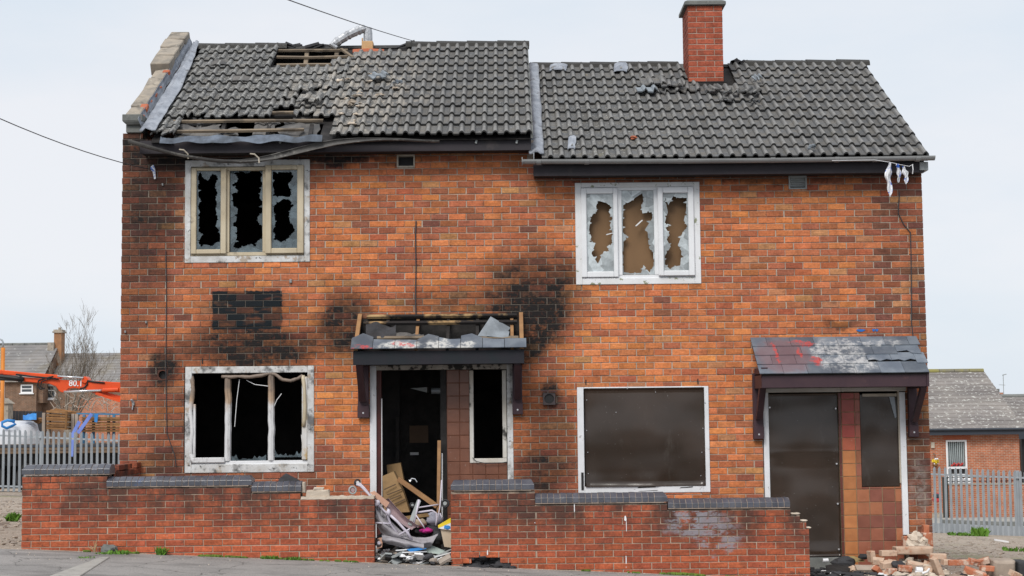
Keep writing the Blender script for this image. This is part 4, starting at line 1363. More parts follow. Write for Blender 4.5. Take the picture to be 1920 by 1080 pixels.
# chimney
cp = RR.at(1323, 159)
cb = RR.w(cp[0], cp[1])
YC = cb.y
def chimney():
    x0, x1 = P(1290.5, 80, YC).x, P(1355.5, 80, YC).x
    x0b, x1b = x0, x1
    ztop = Z(10.5, YC, 1320)
    zb = cb.z - 0.5
    dep = 0.68
    j = 0.010
    m = MB()
    m.box(x0 + 0.006, x1 - 0.006, YC + 0.006, YC + dep - 0.006, zb, ztop)
    ch = obj('chimney', m, M['cmortar'], RIGHT)
    w_ = (x1 - x0)
    ch_h = 0.0828
    n = int((ztop - cb.z + 0.15) / ch_h)
    rnd = random.Random(2)
    for k in range(n):
        z1 = ztop - k * ch_h - j / 2
        z0 = z1 - ch_h + j
        if k % 2 == 0:
            segs = [(x0, x0 + w_ * .25 - j / 2), (x0 + w_ * .25 + j / 2, x0 + w_ * .75 - j / 2), (x0 + w_ * .75 + j / 2, x1)]
        else:
            segs = [(x0, x0 + w_ * .5 - j / 2), (x0 + w_ * .5 + j / 2, x1)]
        for a, b in segs:
            mm = MB()
            brick_geo(mm, a, b, z0, z1, YC, 0.1, rnd)
            o = obj('brick', mm, M['cbrick_o'], ch)
            v = rnd.uniform(.8, 1.15)
            o.color = (0.33 * v, 0.083 * v, 0.046 * v, 1)
        # left flank
        d0 = 0.11 if k % 2 == 0 else 0.102
        segs = [(YC + 0.112, YC + 0.32), (YC + 0.332, YC + 0.54), (YC + 0.552, YC + dep)] if k % 2 else [(YC + 0.112, YC + 0.21), (YC + 0.222, YC + 0.44), (YC + 0.452, YC + dep)]
        for a, b in segs:
            for side in (0, 1):
                mm = MB()
                xa = x0 if side == 0 else x1 - 0.09
                mm.box(xa, xa + 0.09, a, b, z0, z1)
                o = obj('brick', mm, M['cbrick_o'], ch)
                v = rnd.uniform(.7, 1.0)
                o.color = (0.29 * v, 0.075 * v, 0.046 * v, 1)
    m = MB()
    ov = 0.05
    m.box(x0 - ov, x1 + ov, YC - ov, YC + dep + ov, ztop + 0.002, ztop + 0.055)
    m.hexa([(x0 - ov, YC - ov, ztop + 0.055), (x1 + ov, YC - ov, ztop + 0.055), (x1 + ov, YC + dep + ov, ztop + 0.055), (x0 - ov, YC + dep + ov, ztop + 0.055),
            (x0, YC, ztop + 0.085), (x1, YC, ztop + 0.085), (x1, YC + dep, ztop + 0.085), (x0, YC + dep, ztop + 0.085)])
    obj('chimney_cap', m, M['concrete'], ch, bevel=0.006)
    m = MB()
    a, b = P(1294, 148, YC - 0.02), P(1363, 146, YC - 0.02)
    m.box(x0 - 0.01, x1 + 0.05, YC - 0.035, YC - 0.004, cb.z + 0.03, cb.z + 0.045)
    m.box(x0 + 0.01, x1 + 0.12, YC - 0.03, YC - 0.006, cb.z - 0.12, cb.z + 0.028)
    obj('apron_flashing', m, M['char'], ch)
chimney()

# ------------------------------------------------------------------ eaves
YF = -0.28
def eaves():
    x0, x1, z0, z1 = rect(262, 259, 996, 285, YF)
    m = MB()
    m.box(x0, x1, YF, YF + 0.025, z0, z1 - 0.01)
    fa = obj('fascia', m, M['fasciaburnt'], LEFT, bevel=0.003)
    m = MB()
    m.box(x0 + 0.01, x1 - 0.01, YF + 0.028, -0.004, z0 + 0.012, z0 + 0.024)
    obj('soffit', m, M['char'], LEFT)
    for px in (400, 526, 893, 969):
        c = P(px, 266, YF)
        m = MB()
        m.obox((c.x, YF - 0.012, c.z), (0.025, 0.022, 0.045), Matrix.Rotation(0.3, 3, 'Y'))
        obj('gutter_clip', m, M['ventgrey'], fa)
    x0, x1, z0, z1 = rect(1000, 309, 1733, 327, YF)
    m = MB()
    m.box(x0, x1, YF, YF + 0.025, z0, z1 + 0.03)
    fb = obj('fascia', m, M['fasciaburnt'], RIGHT, bevel=0.003)
    m = MB()
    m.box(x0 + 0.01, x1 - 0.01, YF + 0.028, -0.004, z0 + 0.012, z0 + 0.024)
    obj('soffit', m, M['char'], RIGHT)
    # box end of the eaves on the right hand corner
    x0, x1, z0, z1 = rect(1724, 303, 1741, 319, YF - 0.02)
    m = MB()
    m.box(x0 + 0.004, x0 + 0.07, YF - 0.02, -0.01, z0, z1)
    m.box(x0 + 0.072, x1, YF - 0.01, -0.01, z0, z1)
    obj('eaves_box_end', m, M['ventgrey'], fb, bevel=0.004)
    # half round gutter
    def gutter(parent, pts, r, mat, name, tw=None, n=9):
        m = MB()
        vs = []
        for i, p in enumerate(pts):
            d = (pts[min(i + 1, len(pts) - 1)] - pts[max(i - 1, 0)]).normalized()
            side = Vector((-d.z * 0, 1, 0))
            side = (side - d * side.dot(d)).normalized()
            up = side.cross(d) * -1
            if up.z < 0:
                up = -up
            a0 = tw[i] if tw else 0
            rr = r[i] if isinstance(r, list) else r
            for rad_ in (rr, rr - 0.006):
                for k in range(n):
                    t = math.pi + math.pi * k / (n - 1) + a0
                    vs.append(p + side * math.cos(t) * rad_ + up * math.sin(t) * rad_)
        w_ = 2 * n
        fs = []
        for i in range(len(pts) - 1):
            for k in range(n - 1):
                a = i * w_ + k
                fs.append((a, a + 1, a + w_ + 1, a + w_))
                fs.append((a + n + 1, a + n, a + n + w_, a + n + w_ + 1))
            for k in (0, n - 1):
                a = i * w_ + k
                fs.append((a, a + w_, a + w_ + n, a + n))
        for i in (0, len(pts) - 1):
            fs += [(i * w_ + k, i * w_ + k + 1, i * w_ + n + k + 1, i * w_ + n + k) for k in range(n - 1)]
        m.add(vs, fs)
        return obj(name, m, M[mat], parent, smooth=False)
    yg = -0.385
    a, b = P(979, 302.5, yg), P(1752, 295.5, yg)
    pts = [a.lerp(b, t / 8) + Vector((0, 0, 0.018 - 0.012 * math.sin(math.pi * t / 8))) for t in range(9)]
    gt = gutter(RIGHT, pts, 0.055, 'gutter', 'gutter')
    for px in (1010, 1100, 1275, 1448, 1568, 1640, 1720):
        c = a.lerp(b, (px - 979) / (1752 - 979)) + Vector((0, 0, 0.012))
        gutter(gt, [c - Vector((0.03, 0, 0)), c + Vector((0.03, 0, 0))], 0.062, 'gutter', 'gutter_joint')
    m = MB()
    m.tube([a + Vector((-.004, 0, 0.0)), a + Vector((0.004, 0, 0.0))], 0.057, 10)
    obj('gutter_end', m, M['gutter'], gt)
    # warped gutter hanging off the burnt side
    px = [(243, 262), (268, 269), (295, 277), (325, 285), (355, 291), (390, 297), (420, 300), (450, 301), (480, 299), (515, 293), (550, 284), (590, 274), (630, 266), (670, 262), (710, 260), (750, 260), (790, 262), (824, 263)]
    pts = [P(q[0], q[1], -0.40 - 0.05 * math.sin(i * 0.5)) for i, q in enumerate(px)]
    tw = [0, 0, 0, 0.1, 0.15, 0.2, 0.3, 0.5, 0.8, 1.1, 1.2, 1.2, 1.1, 0.9, 0.6, 0.4, 0.3, 0.2]
    rr = [0.055, 0.052, 0.047, 0.043, 0.042, 0.042, 0.041, 0.04, 0.04, 0.043, 0.046, 0.048, 0.044, 0.038, 0.032, 0.03, 0.03, 0.03]
    g2 = gutter(LEFT, pts, rr, 'gutterburnt', 'sagging_gutter', tw)
    for q in ((345, 289), (478, 297)):
        m = MB()
        c = P(q[0], q[1], -0.46)
        m.tube([c + Vector((-0.06, 0, 0.06)), c + Vector((0, -0.02, 0.05)), c + Vector((0.05, 0, 0.0)), c + Vector((0.055, 0, -0.06))], 0.010, 6)
        obj('gutter_strap', m, M['cream'], g2)
eaves()

# ------------------------------------------------------------------ windows
def ring(m, r, w_, y0, y1, wt=None, wb=None):
    x0, x1, z0, z1 = r
    wt, wb = wt or w_, wb or w_
    m.box(x0, x0 + w_, y0, y1, z0, z1)
    m.box(x1 - w_, x1, y0, y1, z0, z1)
    m.box(x0 + w_ + 0.0004, x1 - w_ - 0.0004, y0 + 0.0015, y1, z1 - wt, z1)
    m.box(x0 + w_ + 0.0004, x1 - w_ - 0.0004, y0 + 0.0015, y1, z0, z0 + wb)

def zoomed(pts, ox, oy, s):
    return [(ox + x / s, oy + y / s) for x, y in pts]

def pane(parent, pr, holes, Y, mat):
    a = [P(pr[0], pr[1], Y), P(pr[2], pr[1], Y), P(pr[2], pr[3], Y), P(pr[0], pr[3], Y)]
    hs = []
    rnd = random.Random(int(pr[0]))
    for h in holes:
        hh = []
        for i, q in enumerate(h):
            hh.append(q)
            nx = h[(i + 1) % len(h)]
            dx, dy = nx[0] - q[0], nx[1] - q[1]
            if abs(dx) + abs(dy) > 8:
                e = rnd.choice([-1, 1]) * rnd.uniform(.12, .36)
                t = rnd.uniform(.2, .6)
                hh.append((q[0] + dx * t, q[1] + dy * t))
                hh.append((q[0] + dx * (t + .16) - dy * e, q[1] + dy * (t + .16) + dx * e * .6))
                hh.append((q[0] + dx * (t + .22), q[1] + dy * (t + .22)))
            elif False:
                hh.append(((q[0] + nx[0]) / 2 + rnd.uniform(-1.2, 1.2), (q[1] + nx[1]) / 2 + rnd.uniform(-1, 1)))
        hs.append([P(min(max(x, pr[0] + 0.4), pr[2] - 0.4), min(max(y, pr[1] + 0.4), pr[3] - 0.4), Y) for x, y in hh])
    m = MB()
    m.plate(a, hs, (0, 0.006, 0))
    return obj('broken_pane', m, mat, parent)

def upper_left():
    m = MB()
    r = rect(347, 300, 581, 492)
    y0 = -0.012
    ring(m, r, 0.075, y0, 0.10, 0.085, 0.085)
    wn_ = obj('window', m, M['paintwood_burnt'], LEFT, label='smoke-yellowed upper window with broken panes', bevel=0.004)
    m = MB()
    fr = rect(358, 313, 570, 479)
    ring(m, fr, 0.045, 0.012, 0.08)
    obj('frame', m, M['upvc_smoke'], wn_, bevel=0.003)
    for px in (425, 497):
        m = MB()
        x = P(px, 400).x
        m.box(x - 0.034, x + 0.034, 0.008, 0.08, fr[2] + 0.046, fr[3] - 0.046)
        obj('mullion', m, M['upvc_smoke'], wn_, bevel=0.003)
    for pr, gl, yw in (((358, 315, 424, 476), (368, 320, 413.5, 467.5), -0.03), ((497, 309, 569, 475), (508.5, 318, 557, 465), -0.045)):
        s = rect(*pr, yw)
        g = rect(*gl, yw)
        m = MB()
        m.box(s[0], g[0], yw, 0.03, s[2], s[3])
        m.box(g[1], s[1], yw, 0.03, s[2], s[3])
        m.box(g[0] + 0.0004, g[1] - 0.0004, yw + 0.0015, 0.03, g[3], s[3])
        m.box(g[0] + 0.0004, g[1] - 0.0004, yw + 0.0015, 0.03, s[2], g[2])
        sa = obj('sash', m, M['upvc_smoke'], wn_, bevel=0.008)
    k = (340, 290, 5.142)
    H1 = zoomed([(160, 210), (185, 165), (215, 230), (258, 250), (275, 215), (300, 185), (335, 195), (355, 235), (330, 280), (325, 320), (350, 370), (330, 430), (345, 470), (330, 520), (350, 600), (340, 660), (330, 690), (360, 720), (375, 780), (372, 840), (340, 845), (300, 880), (250, 870), (215, 865), (190, 890), (165, 850), (190, 790), (210, 765), (165, 740), (170, 650), (175, 600), (160, 590), (180, 555), (160, 500), (185, 430), (165, 400), (160, 300), (170, 260)], *k)
    H2 = zoomed([(505, 180), (575, 160), (640, 180), (700, 145), (745, 150), (782, 190), (765, 235), (782, 280), (765, 350), (755, 420), (780, 450), (780, 560), (735, 600), (740, 650), (780, 690), (780, 810), (735, 830), (715, 890), (680, 860), (620, 880), (550, 905), (500, 890), (535, 800), (535, 700), (500, 690), (500, 660), (528, 640), (545, 520), (500, 495), (495, 420), (485, 380), (550, 350), (485, 290), (540, 260), (540, 215)], *k)
    H3a = zoomed([(882, 165), (1000, 170), (1060, 165), (1080, 210), (1060, 250), (1030, 285), (1060, 370), (1045, 410), (975, 400), (882, 398), (895, 340), (880, 300)], *k)
    H3b = zoomed([(985, 425), (1040, 432), (1085, 490), (1060, 510), (1040, 570), (1045, 640), (1075, 680), (1095, 740), (1065, 760), (1040, 800), (960, 845), (940, 830), (888, 820), (905, 770), (880, 740), (905, 670), (900, 600), (888, 530), (895, 490)], *k)
    pane(wn_, (367, 319, 414.5, 468.5), [H1], 0.0, M['glass_smoked'])
    pane(wn_, (432, 315, 494, 473), [H2], 0.035, M['glass_smoked'])
    pane(wn_, (508, 318, 557.5, 466), [H3a, H3b], -0.012, M['glass_smoked'])
upper_left()

def upper_right():
    m = MB()
    r = rect(1079, 342, 1313, 533)
    ring(m, r, 0.082, -0.012, 0.1, 0.062, 0.082)
    wn_ = obj('window', m, M['upvc_moss'], RIGHT, label='white upper window, broken panes over a brown board', bevel=0.005)
    m = MB()
    fr = rect(1091, 350, 1302, 522)
    ring(m, fr, 0.045, 0.01, 0.08)
    obj('frame', m, M['upvc'], wn_, bevel=0.003)
    for px in (1162, 1231):
        m = MB()
        x = P(px, 430).x
        m.box(x - 0.03, x + 0.03, 0.006, 0.08, fr[2] + 0.046, fr[3] - 0.046)
        obj('mullion', m, M['upvc'], wn_, bevel=0.003)
    for pr, gl, yw in (((1090, 352, 1159, 520), (1100.5, 363, 1150.5, 509), -0.03), ((1234, 350, 1302, 517), (1244, 361.5, 1291, 507), -0.045)):
        s = rect(*pr, yw)
        g = rect(*gl, yw)
        m = MB()
        m.box(s[0], g[0], yw, 0.03, s[2], s[3])
        m.box(g[1], s[1], yw, 0.03, s[2], s[3])
        m.box(g[0] + 0.0004, g[1] - 0.0004, yw + 0.0015, 0.03, g[3], s[3])
        m.box(g[0] + 0.0004, g[1] - 0.0004, yw + 0.0015, 0.03, s[2], g[2])
        obj('sash', m, M['upvc'], wn_, bevel=0.009)
    k = (1040, 320, 4.5)
    H1 = zoomed([(350, 300), (365, 255), (410, 265), (440, 275), (480, 310), (455, 345), (488, 400), (465, 460), (488, 520), (480, 570), (488, 610), (440, 640), (460, 680), (415, 680), (365, 785), (310, 700), (345, 610), (295, 600), (310, 560), (290, 500), (300, 420), (320, 370), (355, 345)], *k)
    H2 = zoomed([(578, 290), (640, 260), (700, 215), (738, 190), (750, 260), (730, 290), (740, 360), (820, 350), (825, 400), (760, 500), (785, 520), (790, 600), (800, 660), (832, 690), (836, 800), (800, 860), (750, 795), (730, 862), (640, 866), (582, 855), (578, 760), (580, 600), (625, 560), (575, 520), (575, 430), (578, 360)], *k)
    H3 = zoomed([(928, 215), (960, 290), (1000, 215), (1050, 230), (1115, 230), (1110, 330), (1090, 420), (1120, 470), (1080, 520), (1040, 630), (1070, 680), (1060, 800), (1000, 810), (975, 832), (930, 790), (930, 720), (980, 640), (945, 580), (970, 540), (935, 480), (985, 460), (928, 440), (955, 350)], *k)
    pane(wn_, (1099.5, 362, 1151.5, 510), [H1], 0.0, M['glass_pale'])
    pane(wn_, (1165, 357, 1227.5, 515), [H2], 0.035, M['glass_pale'])
    pane(wn_, (1243, 360.5, 1292, 508), [H3], -0.012, M['glass_pale'])
    m = MB()
    m.box(fr[0] + 0.02, fr[1] - 0.02, 0.125, 0.14, fr[2] + 0.02, fr[3] - 0.02)
    obj('backing_board', m, M['board_brown'], wn_)
    for (a, b, c, d) in ((1137, 440, 1148, 437), (1192, 424, 1204, 413)):
        m = MB()
        m.bar(P(a, b, -0.01), P(c, d, 0.03), 0.02, 0.012)
        obj('glass_splinter', m, M['white'], wn_)
upper_right()

def lower_left():
    m = MB()
    r = rect(347, 687, 589, 886)
    ring(m, r, 0.085, -0.012, 0.10, 0.085, 0.11)
    wn_ = obj('window', m, M['paintwood_burnt'], LEFT, label='burnt-out ground floor window with melted plastic frame', bevel=0.005)
    m = MB()
    s = rect(358, 700, 578, 872)
    # bottom rail, right side post, scorched left post
    m.box(s[0], s[1], 0.012, 0.08, s[2], s[2] + 0.055)
    obj('bottom_rail', m, M['upvc'], wn_, bevel=0.004)
    x = P(574, 780).x
    m = MB()
    m.box(x - 0.055, x + 0.02, -0.014, 0.08, s[2] + 0.057, s[3] - 0.05)
    obj('side_post', m, simple('yellow_edged_post', (0.62, 0.62, 0.63), (0.5, 0.47, 0.42), 2, 0.5, 0.1, 20, stains=[((0.42, 0.27, 0.08), 3, 0.52, 0.6, 0.8)]), wn_, bevel=0.012)
    def melted(pts, r_, mat, name='melted_frame', n=8, seed=0):
        m = MB()
        q = []
        for i, (px, py, y) in enumerate(pts):
            q.append(P(px, py, y))
        fine = []
        rr = []
        for i in range(len(q) - 1):
            for t in (0, 0.33, 0.66):
                fine.append(q[i].lerp(q[i + 1], t) + Vector((0, 0, 0.006 * mnoise.noise(Vector((i + t, seed, 0)) * 2))))
                rr.append(r_ * (1 + 0.35 * mnoise.noise(Vector((i + t, seed, 3)) * 1.7)))
        fine.append(q[-1])
        rr.append(r_)
        m.tube(fine, rr, n)
        return obj(name, m, mat, wn_, smooth=True)
    for px, wd, bad in ((426.5, 6, 760), (508, 6, 750)):
        m = MB()
        x = P(px, 780).x
        x0, x1 = x - wd * 20 / F, x + wd * 20 / F
        def fn(u, v):
            k = 0.012 * mnoise.noise(Vector((v * 7, px, 0)))
            a = 2 * math.pi * u
            return Vector((x + k + math.cos(a) * wd * 20 / F * 1.05, 0.035 + 0.045 * math.sin(a), s[2] + 0.056 + (s[3] - s[2] - 0.075) * v))
        m.sheet(8, 22, fn)
        obj('mullion', m, M['plastic_burnt'], wn_)
    melted([(416, 706, .02), (428, 707, 0), (447, 706, 0), (468, 707, -.01), (490, 704, 0), (506, 700, .01), (516, 702, 0), (530, 712, -.01), (545, 714, -.01), (558, 710, 0), (568, 704, 0)], 0.022, M['plastic_burnt'], seed=1)
    melted([(359, 706, .02), (362, 730, .0), (357, 770, .0), (361, 810, -.01), (357, 850, .02), (362, 868, 0)], 0.028, M['plastic_burnt'], seed=2)
    melted([(568, 704, 0), (571, 730, -.02), (572, 765, -.02), (570, 800, -0.01)], 0.024, M['upvc_smoke'], seed=5)
    # left sash with its bottom corner still in place
    x0, x1, z0, z1 = rect(360, 858, 421, 868, -0.02)
    m = MB()
    m.box(x0, x1, -0.025, 0.01, z0, z1)
    obj('sash', m, M['plastic_burnt'], wn_, bevel=0.008)
    x0, x1, z0, z1 = rect(362, 758, 366.5, 858, -0.02)
    m = MB()
    m.box(x0, x1, -0.02, 0.01, z0, z1)
    obj('sash', m, M['plastic_burnt'], wn_, bevel=0.006)
    # thin hanging seals
    for pts in (((449, 712), (444, 750), (440, 800)), ((462, 713), (478, 721), (503, 724)), ((528, 738), (519, 750), (514, 762)), ((362, 716), (360, 740), (359, 760)), ((565, 815), (567, 835), (566, 855))):
        m = MB()
        m.tube([P(a, b, 0.03) for a, b in pts], 0.0045, 6)
        obj('hanging_seal', m, M['white'], wn_)
    for (pa, pb, base, seed) in ((434, 499, 864, 3), (515, 567, 857, 4)):
        rnd = random.Random(seed)
        top = []
        n = 15
        for i in range(n + 1):
            e = abs(i / n - 0.5) * 2
            top.append((pa + (pb - pa) * i / n, base - 1 - rnd.random() * 4 - (e ** 4) * 8 - (rnd.random() < 0.15) * 6))
        pts = [P(pa, base, 0.04), P(pb, base, 0.04)] + [P(x, y, 0.04) for x, y in reversed(top)]
        m = MB()
        m.plate(pts, [], (0, 0.006, 0))
        obj('broken_pane', m, M['glass_smoked'], wn_)
lower_left()

def lower_right():
    m = MB()
    r = rect(1083, 725, 1330, 924)
    ring(m, r, 0.085, -0.01, 0.1, 0.02, 0.085)
    wn_ = obj('window', m, M['whitewood'], RIGHT, label='ground floor window boarded with one brown sheet', bevel=0.004)
    x0, x1, z0, z1 = rect(1097, 727, 1322, 912, -0.03)
    m = MB()
    def fn(u, v):
        b = 0.028 * math.sin(math.pi * u) * math.sin(math.pi * v) ** 1.5 + 0.006 * mnoise.noise(Vector((u * 3, v * 3, 2)))
        if v < 0.06 and u < 0.6:
            b += 0.012
        return Vector((x0 + (x1 - x0) * u, -0.016 - b, z0 + (z1 - z0) * v))
    m.sheet(24, 18, fn, (0, 0.006, 0))
    obj('boarding_sheet', m, M['sheet'], wn_, smooth=True)
    for (px, py) in ((1100, 750), (1100, 807), (1102, 848), (1103, 888), (1318, 803), (1316, 848), (1314, 892), (1229, 735), (1155, 773)):
        c = P(px, py, -0.03)
        m = MB()
        m.obox(c, (0.009, 0.008, 0.009))
        obj('screw', m, M['bolt'], wn_)
    m = MB()
    x0, x1, z0, z1 = rect(1090, 886, 1094.5, 919, -0.02)
    m.box(x0, x1, -0.016, 0.0, z0, z1)
    obj('black_gap', m, M['black'], wn_)
    for q in ((1195, 911, 1229, 915), (1274, 912, 1298, 915), (1197, 919, 1232, 921)):
        x0, x1, z0, z1 = rect(*q, -0.01)
        m = MB()
        m.prism([(x0, -0.013, z0), (x1, -0.013, z0 + 0.008), (x1 + 0.01, -0.013, z1), (x0 + 0.02, -0.013, z1 - 0.01)], (0, 0.01, 0))
        obj('split', m, M['char'], wn_)
lower_right()

# ------------------------------------------------------------------ doorways
def tile_panel(parent, xs, zs, skip, tint, grout, Y=0.03, label=None):
    m = MB()
    wall_core(m, xs[0], xs[-1], zs[0], zs[-1], Y, Y + 0.12, [skip] if skip else [])
    pn = obj('tile_panel', m, grout, parent, label=label)
    rnd = random.Random(6)
    gap = 0.004
    for j in range(len(zs) - 1):
        for i in range(len(xs) - 1):
            for (a, b, c, d) in clip_bricks(xs[i] + gap, xs[i + 1] - gap, zs[j] + gap, zs[j + 1] - gap, [skip] if skip else []):
                if b - a < 0.012 or d - c < 0.012:
                    continue
                mm = MB()
                brick_geo(mm, a, b, c, d, Y - 0.008 + rnd.uniform(-.001, .001), 0.016, rnd, 0.003, 0.0008)
                o = obj('wall_tile', mm, M['walltile'], pn)
                cc = tint((a + b) / 2, (c + d) / 2, i, j)
                o.color = (cc[0], cc[1], cc[2], 1)
    return pn

def door_left():
    Zt, Zb = Z(684, 0, 828), Z(1052, 0, 760)
    # door frame: white jambs, scorched head
    m = MB()
    xa, xb = P(694, 860).x, P(706, 860).x
    m.box(xa, xb, -0.012, 0.1, Zb, Zt - 0.002)
    fr = obj('door_frame', m, M['whitewood'], LEFT, bevel=0.003)
    m = MB()
    m.box(P(951, 790).x, P(962, 790).x, -0.012, 0.1, Zb, Zt - 0.002)
    obj('jamb', m, M['paintwood_burnt'], fr, bevel=0.003)
    m = MB()
    m.box(xb + 0.001, P(950.5, 690).x, -0.01, 0.1, Z(693, 0, 828), Zt - 0.002)
    obj('door_head', m, simple('charred_white_head', (0.5, 0.47, 0.42), (0.36, 0.33, 0.29), 5, 0.8, 0.4, 30, stains=[((0.02, 0.02, 0.02), 7, 0.49, 0.56, 0.95)]), fr)
    m = MB()
    m.box(xb + 0.001, P(715, 860).x, 0.02, 0.12, Zb, Z(693, 0, 828) - 0.001)
    obj('inner_jamb', m, M['reddoor'], fr)
    m = MB()
    m.box(P(715, 860).x + 0.001, P(716.5, 860).x, 0.0, 0.1, Z(960, 0), Z(745, 0))
    obj('draught_strip', m, M['white'], fr)
    m = MB()
    m.box(P(826, 860).x, P(838, 860).x, 0.05, 0.16, Zb, Z(693, 0, 828) - 0.001)
    obj('inner_jamb', m, M['char'], fr)
    # tiled panel with a burnt side window
    sk = rect(880, 690, 950, 868, 0.03)
    xs = [P(838, 800, .03).x + i * 0.167 for i in range(5)]
    xs = [v for v in xs if v < P(949, 800).x] + [P(950.5, 800).x]
    zt = Z(693, 0, 890)
    zs = [zt - 0.17 * i for i in range(13)][::-1]
    def tint(x, z, i, j):
        v = R.uniform(.9, 1.1)
        return (0.175 * v, 0.072 * v, 0.043 * v)
    sk2 = (sk[0], sk[1] + 0.2, sk[2], sk[3] + 0.3)
    tile_panel(LEFT, xs, zs, sk2, tint, M['tilegrout_dark'])
    m = MB()
    x0, x1, z0, z1 = rect(880.5, 694, 950, 868, 0.02)
    w1, w2 = rect(880.5, 694, 888, 868, 0.02)[1], rect(942, 694, 950, 868, 0.02)[0]
    m.box(x0, w1, 0.012, 0.09, z0, z1)
    m.box(w2, x1, 0.014, 0.09, z0 + 0.06, z1)
    m.box(w1 + 0.0005, x1, 0.012, 0.09, z0, z0 + 0.058)
    sw = obj('side_window', m, simple('smoke_streaked_frame', (0.62, 0.61, 0.58), (0.46, 0.42, 0.36), 3, 0.5, 0.1, 20, stretch=(1, 1, 0.6), stains=[((0.03, 0.028, 0.026), 2.2, 0.56, 0.64, 0.95)]), LEFT, bevel=0.006)
    m = MB()
    q = [P(886, 858, -0.005), P(893, 865, -0.01), P(910, 869, -0.012), P(940, 868, -0.01), P(951, 866, 0)]
    m.tube(q, 0.005, 5)
    obj('loose_cable', m, M['wire'], sw)
    # inside the hall
    y = 1.7
    x0, x1, z0, z1 = rect(750, 690, 842, 985, y)
    m = MB()
    m.box(x0, x1, y, y + 0.05, ZFL + 0.004, z1)
    idr = obj('inner_door', m, M['char'], LEFT)
    x0, x1, z0, z1 = rect(769, 848, 785, 853, y)
    m = MB()
    m.box(x0, x1, y - 0.02, y - 0.002, z0, z1)
    obj('letter_plate', m, M['white'], idr)
    x0, x1, z0, z1 = rect(768, 798, 803, 830, y)
    m = MB()
    m.box(x0, x1, y - 0.012, y - 0.002, z0, z1)
    obj('glazed_panel', m, simple('dim_brown_pane', (0.14, 0.085, 0.05), (0.1, 0.06, 0.035), 2, 0.6), idr)
    x0, x1, z0, z1 = rect(710, 690, 750, 1000, 1.1)
    m = MB()
    m.box(x0, x1, 1.1, 1.2, ZFL + 0.004, Z(690, 1.1))
    obj('hall_wall', m, M['charroom'], LEFT)
    m = MB()
    a = [P(769, 728, .8), P(801, 726, .8), P(801, 736, .8)]
    m.prism(a, (0, 0.3, 0.0))
    obj('ceiling_fragment', m, M['ventgrey'], LEFT)
    m = MB()
    m.tube([P(809, 733, .8), P(826, 733, .8)], 0.04, 10)
    obj('pipe_stub', m, M['galv'], LEFT)
    m = MB()
    for px, yy in ((742, .9),):
        m.box(P(px, 800, yy).x, P(px + 6, 800, yy).x, yy, yy + 0.05, ZFL, Z(780, yy))
    obj('hall_post', m, M['char'], LEFT)
    m = MB()
    m.box(P(835, 900, .1).x + 0.0, P(838, 900, .1).x, 0.165, 0.2, ZFL, Z(700, .1))
    obj('thin_strip', m, M['timber'], LEFT)
    m = MB()
    m.box(P(706, 1050).x, P(838, 1050).x, -0.06, 0.25, ZFL - 0.16, ZFL - 0.01)
    obj('doorstep', m, M['concrete'], LEFT)
door_left()

